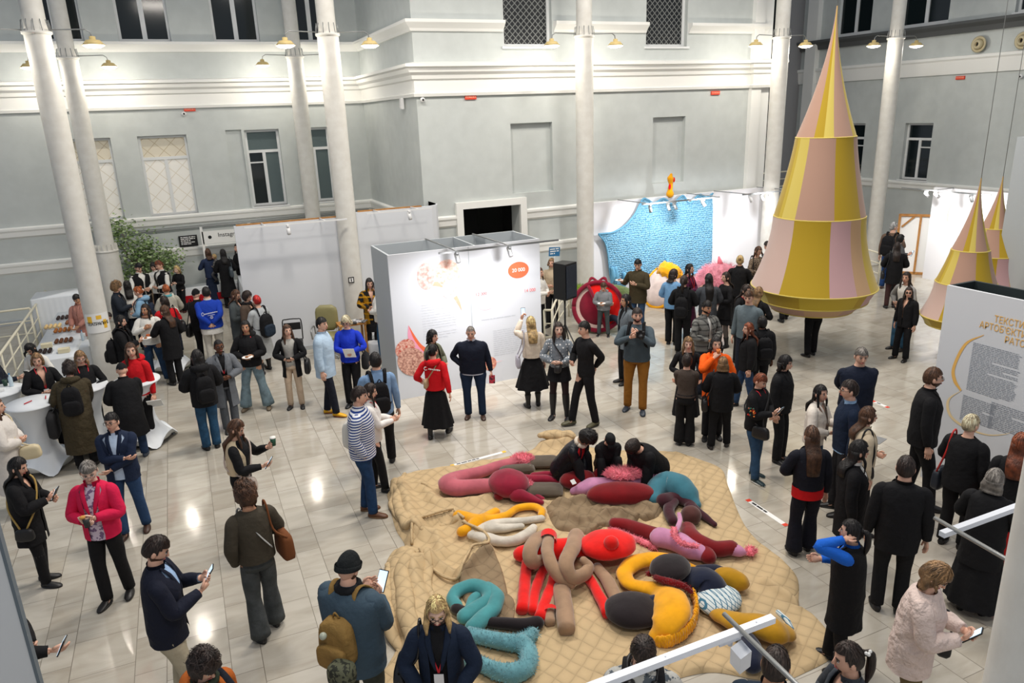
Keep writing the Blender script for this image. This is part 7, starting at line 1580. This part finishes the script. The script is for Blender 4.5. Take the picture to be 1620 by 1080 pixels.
# ---- group right of centre
p = person((7.091,9.22,2.451,1.55), 'woman with wavy blond hair in a black dress', 'long', 'darkblond', 'pale', hp=.15, hy=.1, arms=('belly', 'belly'), top=T('dress', BK, fit=True), bottom=SKT(BK, .25, flare=.3), extra={'wavy': True, 'drop': .28})
p = person((6.632,8.637,-0.69,1.49), 'person in a brown top and long black trousers with arms crossed, seen from behind', 'full', 'dark', 'light', arms=('cross', 'cross'), top=T('sweater', (72, 62, 56), fit=True, hem=.95), bottom=TR(BK, w=1.6, flare=.03), shoes=(BK, 'shoe'), feet=CLOSE)
p = person((7.192,8.672,2.536,1.68), 'dark-haired woman in an orange shirt drinking from a glass', 'long', 'black', 'light', hy=.2, arms=('mouth', 'belly'), top=T('shirt', (240, 96, 20), loose=2, hem=.6), bottom=TR(BK2), extra={'drop': .2})
cup(p, 'small glass with an amber drink at the mouth of the woman in orange', 1, (0, .0, .03), (226, 130, 60), .03, .07)
p = person((7.044,8.309,-0.616,1.47), 'woman with a blond-streaked bob in black, seen from behind', 'bob', 'darkblond', 'light', wide=1.1, arms=('belly', 'belly'), top=T('jacket', BK, open=0, v=0, loose=1.6, hem=.76), bottom=TR(BK, w=1.1), shoes=((50, 46, 44), 'shoe'), feet=((.14, .08), (-.14, -.06)), extra={'backhair': True})
handbag(p, 'black leather bag on the hip of the woman with the blond-streaked bob', BK, -1, (.3, .12, .26), .84, 'shoulder', .28, 0)
p = person((8.216,10.223,-3.12,1.78), 'bearded man in a black and white plaid shirt', 'short', 'black', 'tan', 'm', hp=.2, beard='black', arms=('belly', 'belly'), top=[T('tee', WH), T('shirt', (120, 120, 116), pat='plaid', c2=(34, 34, 36), ps=.1, loose=2, open=.12)], bottom=TR((30, 36, 48)))
p = person((9.298,10.343,1.973,1.8), 'man in a grey quarter-zip sweater looking down', 'short', 'brown', 'light', 'm', hp=.25, hy=.2, arms=('down', 'pocket'), top=[T('tee', WH), T('sweater', (94, 106, 112))], bottom=TR((28, 32, 44)))
p = person((8.467,9.367,1.098,1.54), 'woman with long reddish hair in a black jacket and jeans facing left', 'long', 'auburn', 'light', hy=.1, arms=('down', 'down'), top=T('jacket', BK, loose=1.4, open=.05), bottom=TR((44, 70, 104), denim=True), shoes=(BK, 'boot'), feet=((.1, .16), (-.1, -.14)), extra={'drop': .34})
p = person((8.855,9.485,-0.402,1.56), 'black-haired person in a dark coat with a black backpack, seen from behind', 'full', 'black', 'dark', arms=('down', 'belly'), top=T('jacket', BK, loose=1.6, open=0, v=0), bottom=TR(BK))
backpack(p, 'black backpack on the black-haired person in the dark coat', BK)
p = person((10.01,10.896,-1.267,1.66), 'woman with long dark-blond hair in black behind the man in grey', 'long', 'darkblond', 'light', arms=('belly', 'belly'), top=T('sweater', BK), bottom=TR(BK), extra={'backhair': True})
p = person((10.006,11.397,-2.815,1.64), 'dark-haired woman in black with a red lanyard leaning in to talk', 'long', 'dark', 'light', lean=.15, arms=('belly', 'belly'), top=T('sweater', BK), bottom=TR(BK), lanyard='plain')
p = person((10.42,12.319,1.392,1.66), 'dark-haired woman in a short black dress and grey tights', 'long', 'dark', 'light', arms=('belly', 'belly'), top=T('dress', BK), bottom=SKT(BK, .68, flare=.15, tights=(96, 88, 84)), shoes=(BK, 'boot'), extra={'backhair': True, 'drop': .26})
p = person((9.936,12.299,-0.47,1.68), 'woman with long black hair in a dark grey denim jacket and jeans', 'long', 'black', 'light', arms=('belly', 'belly'), top=T('jacket', (66, 70, 76), open=0, v=0, loose=1.4), bottom=TR((50, 84, 118), denim=True), extra={'drop': .46, 'backhair': True})
p = person((9.322,12.342,-0.821,1.71), 'woman with tied-up hair and a black backpack, seen from behind', 'tail', 'dark', 'light', arms=('belly', 'belly'), top=T('jacket', BK, open=0, v=0), bottom=TR(BK, w=1.2), feet=CLOSE)
backpack(p, 'black backpack on the woman with tied-up hair', BK, (.28, .16, .44), 1.08)
p = person((10.239,13.39,-2.66,1.68), 'dark-haired woman in a plum dress with a red lanyard holding a phone', 'long', 'black', 'light', arms=('phone', 'belly'), top=T('dress', (74, 22, 52)), bottom=SKT((64, 18, 46), .25, flare=.3), lanyard='plain')
phone(p, 'dark phone in the hand of the woman in the plum dress', 1, tilt=.6, lit=False)
p = person((9.535,13.001,-0.895,1.7), 'woman in a light blue sweater and black trousers, seen from behind', 'bob', 'dark', 'light', hy=-.8, arms=('belly', 'belly'), top=T('sweater', (112, 156, 198), loose=1.6), bottom=TR(BK, w=1.3), shoes=(BK, 'shoe'), feet=CLOSE, extra={'drop': .16, 'backhair': True})
p = person((9.355,14.097,2.119,1.78), 'young man in an olive overshirt holding a small plate and glass', 'short', 'black', 'light', 'm', hp=.35, hy=.25, arms=(((.3, .2, 1.22), (.6, -.4, -1)), ((.04, .2, 1.18), (1, -.4, -.6))), top=T('shirt', (66, 58, 40), loose=2.4, hem=.74), bottom=TR(JEAN), extra={})
plate(p, 'white plate held by the young man in the olive overshirt', 1)
p = person((11.583,13.268,-0.805,1.74), 'person with tied blond hair in a black jacket facing the white wall', 'bun', 'blond', 'light', arms=('belly', 'belly'), top=T('jacket', BK, open=0, v=0), bottom=TR(BK))
p = person((12.959,14.221,3.101,1.68), 'woman in a brown patterned dress with glasses, left of the big hanging bell', 'long', 'brown', 'light', hp=.3, arms=('belly', 'phone'), top=T('dress', (128, 112, 96), pat='blotch', c2=(60, 50, 44), ps=.03), bottom=SKT((128, 112, 96), .3, flare=.25, pat='blotch', c2=(60, 50, 44), ps=.03), glasses='black', extra={'drop': .2})
handbag(p, 'round black bag on the arm of the woman in the patterned dress', BK, 1, (.2, .1, .18), .94, 'shoulder', .24, 0)
p = person((13.359,14.268,0.469,1.76), 'dark-haired person in a blue jacket half hidden by the big bell', 'short', 'dark', 'light', 'm', hp=.4, arms=('phone', 'phone'), top=T('jacket', (44, 84, 104), open=.1), bottom=TR(BK2), shoes=((110, 56, 36), 'shoe'))
p = person((13.001,13.213,-0.428,1.7), 'person in black hidden behind the big bell except for the boots', 'short', 'dark', 'light', 'm', arms=('belly', 'belly'), top=T('jacket', BK), bottom=TR(BK), shoes=(BK, 'boot'), feet=STEP)
p = person((11.534,10.904,-0.203,1.66), 'person in black trousers standing inside the big hanging bell', 'short', 'dark', 'light', 'm', arms=('belly', 'belly'), top=T('sweater', BK), bottom=TR(BK, w=1.1), shoes=(BK, 'shoe'), feet=((.1, .06), (-.1, -.04)))
# behind the info box, loudspeaker and poufs
p = person((7.934,15.672,2.411,1.7), 'blond woman in a beige turtleneck beside the loudspeaker', 'long', 'darkblond', 'light', arms=('belly', 'belly'), top=T('sweater', (186, 168, 142), loose=1.6, turtle=True), bottom=TR(BK, w=1.2), extra={'drop': .12})
p = person((7.255,15.013,-2.545,1.66), 'person in a white sweater at the right end of the info box', 'long', 'brown', 'light', arms=(((.1, .3, 1.15), (.8, -.6, -1)), 'belly'), top=T('sweater', WH), bottom=TR(BK))
handbag(p, 'reddish-brown bag beside the person in the white sweater', (120, 66, 50), 1, (.24, .1, .2), .88, 'shoulder', .28, .05)
p = person((8.594,14.358,2.428,1.26), 'boy in a grey hoodie and grey jeans holding a plate', 'short', 'brown', 'light', 'm', hp=.5, child=True, arms=('belly', ((.06, .26, 1.12), (.8, -.6, -1))), top=T('sweater', (128, 130, 134), hood=True, loose=1.5), bottom=TR((70, 78, 80), w=.85), shoes=(BK, 'boot', (220, 220, 216)), feet=((.15, .02), (-.15, .04)))
plate(p, 'white plate held by the boy in the grey hoodie', -1)
p = person((8.888,14.633,-2.798,1.6), 'dark-haired person in dark jeans lying back in the green shaggy pouf', 'full', 'black', 'light', 'm', lean=-.55, hp=.35, sit=.42, arms=('belly', 'belly'), top=T('sweater', (30, 34, 44)), bottom=TR((34, 42, 56)), feet=((.14, .62, .0), (-.14, .7, 0)))
# right background
p = person((17.657,14.202,-1.242,1.85), 'grey-haired man in a brown sweater and jeans with a black backpack', 'short', 'silver', 'light', 'm', hy=-.7, arms=('belly', 'down'), top=T('sweater', (104, 84, 72)), bottom=TR((40, 74, 130), denim=True), shoes=((80, 60, 50), 'shoe'), feet=((.14, .06), (-.12, 0)))
backpack(p, 'black backpack on the grey-haired man by the far rail', BK, (.34, .22, .5), 1.15)
p = person((17.062,13.496,-2.123,1.66), 'dark-haired person in a grey coat holding a phone by the far rail', 'full', 'black', 'light', arms=('belly', 'phone'), top=T('jacket', (84, 86, 88)), bottom=TR(BK))
phone(p, 'lit phone held by the person at the far rail', -1)
p = person((16.057,12.741,-0.813,1.67), 'woman with long dark hair in a short black coat and brown tights', 'long', 'dark', 'light', arms=('belly', 'belly'), top=T('coat', BK, hem=.66), bottom=TR((62, 40, 40), w=.6), shoes=(BK, 'boot'), feet=((.08, .06), (-.1, -.04)), extra={'backhair': True})
handbag(p, 'black bag at the side of the woman in the short black coat', BK, -1, (.26, .1, .2), .86, 'shoulder', .26, 0)
p = person((13.408,10.325,1.529,1.66), 'woman in a white top and blue jeans with an open grey jacket', 'long', 'dark', 'light', hy=.3, arms=('hip', 'belly'), top=[T('tee', WH), T('cardigan', (150, 150, 150), hem=.85, open=.8)], bottom=TR((64, 110, 144), denim=True))
p = person((12.919,9.86,1.699,1.5), 'woman in sunglasses and all black beside the woman in the white top', 'long', 'dark', 'light', hy=.5, arms=('down', 'down'), top=T('jacket', BK, open=.05), bottom=TR(BK, w=1.2), glasses='sun', feet=((.14, .02), (-.14, .06)), extra={'drop': .3})

# ---- left: partitions, tables and bar
p = person((3.561,16.082,3.098,1.67), 'woman with long black hair in a black and yellow plaid coat', 'long', 'black', 'light', hp=.2, arms=('belly', 'belly'), top=T('coat', (26, 24, 24), pat='plaid', c2=(196, 140, 20), ps=.13, hem=.62), bottom=SKT(BK, .48, flare=.1, tights=(26, 24, 26)), shoes=(BK, 'boot'), feet=((.12, .02), (-.02, .1)))
p = person((3.598,15.375,1.166,1.71), 'dark-haired person in a white sweater and jeans half hidden behind the info box', 'full', 'dark', 'light', arms=('belly', 'belly'), top=T('sweater', WH, loose=1.6), bottom=TR((40, 84, 120), denim=True), feet=CLOSE)
p = person((1.129,15.736,0.539,1.66), 'person with bright red hair, black backpack and long grey skirt', 'short', 'red', 'light', arms=('belly', 'phone'), top=T('sweater', (176, 180, 182), loose=1.5), bottom=SKT((168, 170, 170), .35, flare=.3, pleat=.5), shoes=(BK, 'boot'), feet=((.14, .1), (-.16, -.06)))
backpack(p, 'black and teal backpack on the person with bright red hair', BK, (.32, .18, .5), 1.08, c2=(34, 46, 60))
p = person((0.945,16.129,-2.153,1.7), 'dark-haired person in a brown coat with a black scarf, behind the red-haired person', 'full', 'dark', 'light', hp=.3, arms=('belly', 'belly'), top=T('coat', (80, 66, 56)), bottom=TR(BK), scarf=BK)
p = person((0.747,16.592,-2.104,1.66), 'woman with long brown hair and glasses in a dark grey coat before the left partition', 'long', 'brown', 'light', hp=.4, arms=('belly', 'belly'), top=T('coat', (70, 76, 78), hem=.6), bottom=TR(BK2), glasses='black')
p = person((0.197,16.722,0.023,1.76), 'man in a cobalt blue sweatshirt with hands behind his back', 'short', 'black', 'light', 'm', wide=1.15, arms=('back', 'back'), top=[T('shirt', WH, hem=.74, loose=1.3), T('sweater', (26, 62, 168), loose=1.5)], bottom=TR((206, 202, 192), w=1.1))
q = p['S']; b = MB(); b.tube([q(-.14+.022*math.cos(t*.5), -.215, 1.2+.034*math.sin(t*.5)) for t in range(13)], .005, 5)
b.tube([q(-.12+.0105*t, -.215, 1.195+.012*math.sin(t*2.3)+.001*t) for t in range(26)], .005, 5, sub=3); b.tube([q(-.05, -.215, 1.16), q(.09, -.215, 1.168)], .004, 5)
b.tube([q(.02+.026*math.cos(t*.5), -.215, 1.115+.026*math.sin(t*.5)) for t in range(14)], .004, 5); b.tube([q(.02, -.215, 1.1), q(.022, -.215, 1.128)], .005, 5)
b.build('back_print', M_PAPER, p['root'])
p = person((-0.018,17.053,-0.523,1.68), 'person in a black jacket with a black bag left of the man in cobalt blue', 'cap', 'dark', 'light', 'm', arms=('belly', 'phone'), top=T('jacket', BK), bottom=TR(BK), extra={'hat': BK})
handbag(p, 'black bag hanging left of the man in cobalt blue', BK, -1, (.3, .12, .3), .78, 'shoulder', .26, 0)
p = person((0.483,22.799,0.241,1.66), 'woman in navy holding a toddler in front of the photo frame', 'long', 'brown', 'light', arms=('belly', 'chest'), top=T('sweater', (40, 52, 80)), bottom=SKT((30, 40, 62), .15, flare=.25), extra={'backhair': True, 'drop': .2})
b_ = p['S'](-.12, .1, .5)
pos_ = p['W'] @ p['S'](.14, -.12, 0)
person((pos_.x, pos_.y, p['yaw']+PI/2, .85), 'toddler with blond hair in a plaid jacket carried by the woman in navy', 'full', 'blond', 'light', child=True, sit=.3, rise=.78, arms=('belly', 'belly'), top=T('jacket', (120, 118, 116), pat='plaid', c2=(44, 42, 44), ps=.07, loose=1.6), bottom=TR((84, 84, 88), w=1.3), feet=((.14, .12, -.05), (-.14, .12, -.05)))
p = person((0.864,22.271,0.048,1.68), 'woman with long black hair in a long black coat with a grey handbag', 'long', 'black', 'light', arms=('belly', 'belly'), top=T('coat', BK, hem=.35), bottom=TR(BK), extra={'backhair': True, 'drop': .3})
handbag(p, 'dark grey leather handbag on the back of the woman in the long black coat', (62, 72, 80), 1, (.36, .12, .3), 1.08, 'shoulder', .12, -.24, rough=.35)
p = person((1.303,22.533,2.037,1.76), 'woman in black behind the photo frame at the partition', 'long', 'dark', 'light', arms=('belly', 'belly'), top=T('sweater', BK), bottom=TR(BK))
p = person((-0.383,22.465,2.461,1.3), 'girl with blond hair dressed in black beside the bar', 'long', 'blond', 'pale', child=True, hp=.2, arms=(((.1, .3, 1.1), (.6, -.5, -1)), ((.1, .3, 1.15), (.6, -.5, -1))), top=T('sweater', BK, fit=True), bottom=TR(BK, w=1.2), shoes=((60, 24, 22), 'shoe'), feet=CLOSE, extra={'drop': .16})
WAITER = [T('shirt', WH, loose=.8, fit=True), T('vest', BK, sl=0, hem=.92, open=.08, v=3.5, loose=1.9)]
p = person((-1.252,20.811,-2.558,1.78), 'bearded waiter in a white shirt and black vest behind the bar', 'short', 'black', 'light', 'm', hp=.5, beard='black', wide=1.1, arms=('belly', 'belly'), top=WAITER, bottom=TR(BK))
p = person((-0.911,21.649,2.486,1.62), 'dark-haired person in a white shirt between the two waiters', 'bob', 'black', 'light', hp=.4, arms=('belly', 'belly'), top=T('shirt', WH), bottom=TR(BK))
p = person((-0.739,20.859,2.13,1.78), 'fair-haired waiter in a white shirt and black vest, turned to the left', 'short', 'auburn', 'light', 'm', hp=.4, wide=1.15, arms=(((.05, .36, 1.06), (.7, -.6, -1)), 'belly'), top=WAITER, bottom=TR(BK))
p = person((-1.66,18.721,-1.744,1.72), 'curly light-brown-haired woman in a dark jacket beside the bar', 'curly', 'darkblond', 'light', hp=.2, arms=('phone', 'belly'), top=T('jacket', (36, 42, 52)), bottom=TR(BK2))
p = person((-1.431,18.938,0.163,1.68), 'woman with long black hair in a white blouse queueing at the bar', 'long', 'black', 'light', arms=('belly', 'belly'), top=T('shirt', WH), bottom=TR((30, 34, 46)), extra={'backhair': True, 'drop': .3})
p = person((-1.158,18.177,1.373,1.66), 'woman with a ginger bun and a light blue hoodie with a backpack', 'bun', 'ginger', 'light', hp=.4, arms=('belly', 'belly'), top=T('sweater', (130, 166, 194), hood=True), bottom=TR((40, 52, 74)))
backpack(p, 'dark blue backpack on the woman with the ginger bun', (34, 44, 62), (.28, .14, .38), 1.12)
p = person((-0.604,18.145,0.295,1.64), 'woman with short ginger hair and a teal scarf in a pale jacket', 'short', 'ginger', 'light', hp=.3, arms=('belly', 'belly'), top=T('jacket', (176, 172, 160), open=0, v=0, loose=1.4), bottom=TR((40, 44, 56)), scarf=(90, 160, 168))
backpack(p, 'white backpack with dark marks beside the woman with the teal scarf', (216, 212, 200), (.32, .14, .36), 1.02)
p = person((-2.15,17.721,-1.82,1.4), 'dark-haired person in a cream quilted jacket bending over a plate', 'tail', 'dark', 'light', lean=.6, hp=.3, arms=('reach', 'belly'), top=T('jacket', (206, 196, 176), loose=1.5), bottom=TR(BK2))
p = person((-0.633,16.799,0.387,1.66), 'dark-haired woman in a red top with a black shoulder bag', 'long', 'dark', 'light', arms=('belly', 'belly'), top=T('sweater', (196, 26, 34)), bottom=TR(BK2), extra={'drop': .16, 'backhair': True})
handbag(p, 'black bag on the shoulder of the woman in the red top', BK, 1, (.32, .12, .26), 1.0, 'shoulder', .26, -.04)
p = person((-1.419,15.461,-1.741,1.66), 'woman with long black hair in black holding food, right of the poster column', 'long', 'black', 'light', hp=.2, arms=('phone', 'belly'), top=T('jacket', BK, loose=1.3), bottom=TR((44, 74, 108), denim=True), extra={'drop': .34})
backpack(p, 'large black backpack beside the poster column', BK, (.34, .2, .46), 1.0)
plate(p, 'small plate held by the woman right of the poster column', 1)
p = person((-0.982,16.269,3.027,1.65), 'woman with curly dark hair in a white sweater and jeans with a drink', 'long', 'dark', 'tan', hy=-.4, arms=('chest', 'belly'), top=T('sweater', WH, loose=1.4), bottom=TR((40, 66, 96), w=1.3, denim=True), shoes=((160, 150, 130), 'shoe'), feet=((.12, .04), (-.2, .1)), scarf=(150, 110, 90), extra={'wavy': True, 'drop': .28})
cup(p, 'glass of amber drink held by the woman with curly dark hair', -1, (0, .02, .04), (196, 96, 40), .035, .1)
p = person((-0.621,15.85,0.388,1.66), 'woman with long brown hair in a black coat and trousers before the bar queue', 'long', 'brown', 'light', hy=.4, arms=('belly', 'chest'), top=T('coat', BK, hem=.6), bottom=TR(BK, w=1.2), shoes=(BK, 'boot'), feet=CLOSE, extra={'drop': .34, 'backhair': True})
cup(p, 'small yellow cup held by the woman in the black coat', -1, (0, .02, .04), (226, 196, 70), .03, .07)
p = person((-2.405,18.388,2.748,1.62), 'buffet attendant with short black hair in a dusty pink jacket', 'short', 'black', 'tan', 'w', hp=.5, arms=(((.1, .3, 1.0), (.7, -.6, -1)), ((.06, .3, 1.0), (.7, -.6, -1))), top=T('jacket', (168, 118, 106), open=.02, v=0, hem=.72), bottom=TR(BK))
p = person((-2.724,14.958,2.632,1.55), 'black-haired woman in white leaning on the rail with a phone', 'long', 'black', 'light', hp=.6, lean=.25, arms=('phone', 'belly'), top=T('shirt', WH), bottom=TR(BK), extra={'drop': .2})
phone(p, 'dark phone of the woman leaning by the buffet rail', 1, lit=False)
p = person((-3.313,14.218,-1.691,1.66), 'person cut by the left edge holding a blue phone over the table', 'short', 'dark', 'light', 'm', arms=(((.12, .4, 1.16), (.6, -.5, -1)), 'belly'), top=T('sweater', (28, 32, 44)), bottom=TR(BK))
p = person((-2.507,13.476,-2.748,1.66), 'blond woman in a black cardigan with a red lanyard behind the cocktail tables', 'long', 'darkblond', 'light', hy=-.3, hp=.2, arms=('belly', 'belly'), top=T('cardigan', BK, open=.1), bottom=TR(BK), lanyard='red', extra={'drop': .14})
p = person((-1.878,13.259,-2.861,1.66), 'woman with glasses and long fair hair in black between the two coat wearers', 'long', 'darkblond', 'light', hp=.35, arms=('belly', 'belly'), top=T('sweater', BK), bottom=TR(BK), glasses='metal', lanyard='plain', extra={'drop': .24})
p = person((-1.963,12.397,-0.018,1.69), 'curly-haired person in a long olive puffer coat leaning over a cocktail table', 'curly', 'dark', 'light', lean=.3, hp=.2, arms=('reach', 'belly'), wide=1.15, top=T('puffer', (64, 56, 40), hem=.3, loose=1.1, hood=True, bump=1.0), bottom=TR(BK))
backpack(p, 'black backpack over the olive puffer coat', BK, (.3, .16, .46), 1.1)
handbag(p, 'black bag and jacket hanging at the side of the olive puffer coat', BK, -1, (.42, .16, .42), .78, 'elbow', .34, .05, rough=.8)
p = person((-1.237,12.258,0.013,1.6), 'person with a black cap in a long black coat and jeans leaning over a table', 'cap', 'black', 'light', lean=.25, hp=.2, arms=('reach', 'belly'), wide=1.15, top=T('coat', BK, hem=.5, loose=1.5), bottom=TR((44, 66, 98), denim=True), shoes=((60, 70, 84), 'shoe'), feet=STEP, extra={'hat': BK})
p = person((-1.095,12.932,2.702,1.75), 'woman with very long brown hair in a red hoodie holding papers', 'long', 'brown', 'light', hy=.5, arms=('down', 'down'), top=T('sweater', (200, 22, 32), hood=True), bottom=TR(BK, w=1.2), shoes=(BK, 'shoe'), feet=CLOSE, extra={'drop': .44})
held_box(p, 'sheet_of_paper', 'white papers in the hand of the woman with very long hair', 'paper', (.22, .01, .3), M_PAPER, -1, (0, .02, -.06), rx=-.9, rz=.4)
p = person((-2.693,11.24,-1.597,1.68), 'person in a long white puffer coat cut by the left edge', 'long', 'brown', 'light', arms=('belly', 'belly'), wide=1.1, top=T('puffer', (216, 210, 204), hem=.36), bottom=TR(BK, w=1.2))
handbag(p, 'cream bag held by the person in the white puffer coat', (206, 192, 158), 1, (.28, .12, .2), .9, 'cross', .08, .3)

for o in list(bpy.data.objects):
    if o.type == 'FONT':
        me = bpy.data.meshes.new_from_object(o); nm = o.name.split('.')[0]; mw = o.matrix_basis.copy(); pa = o.parent; mt = o.data.materials[0]
        bpy.data.objects.remove(o); n = bpy.data.objects.new(nm, me); COL.objects.link(n); n.parent = pa; n.matrix_local = mw
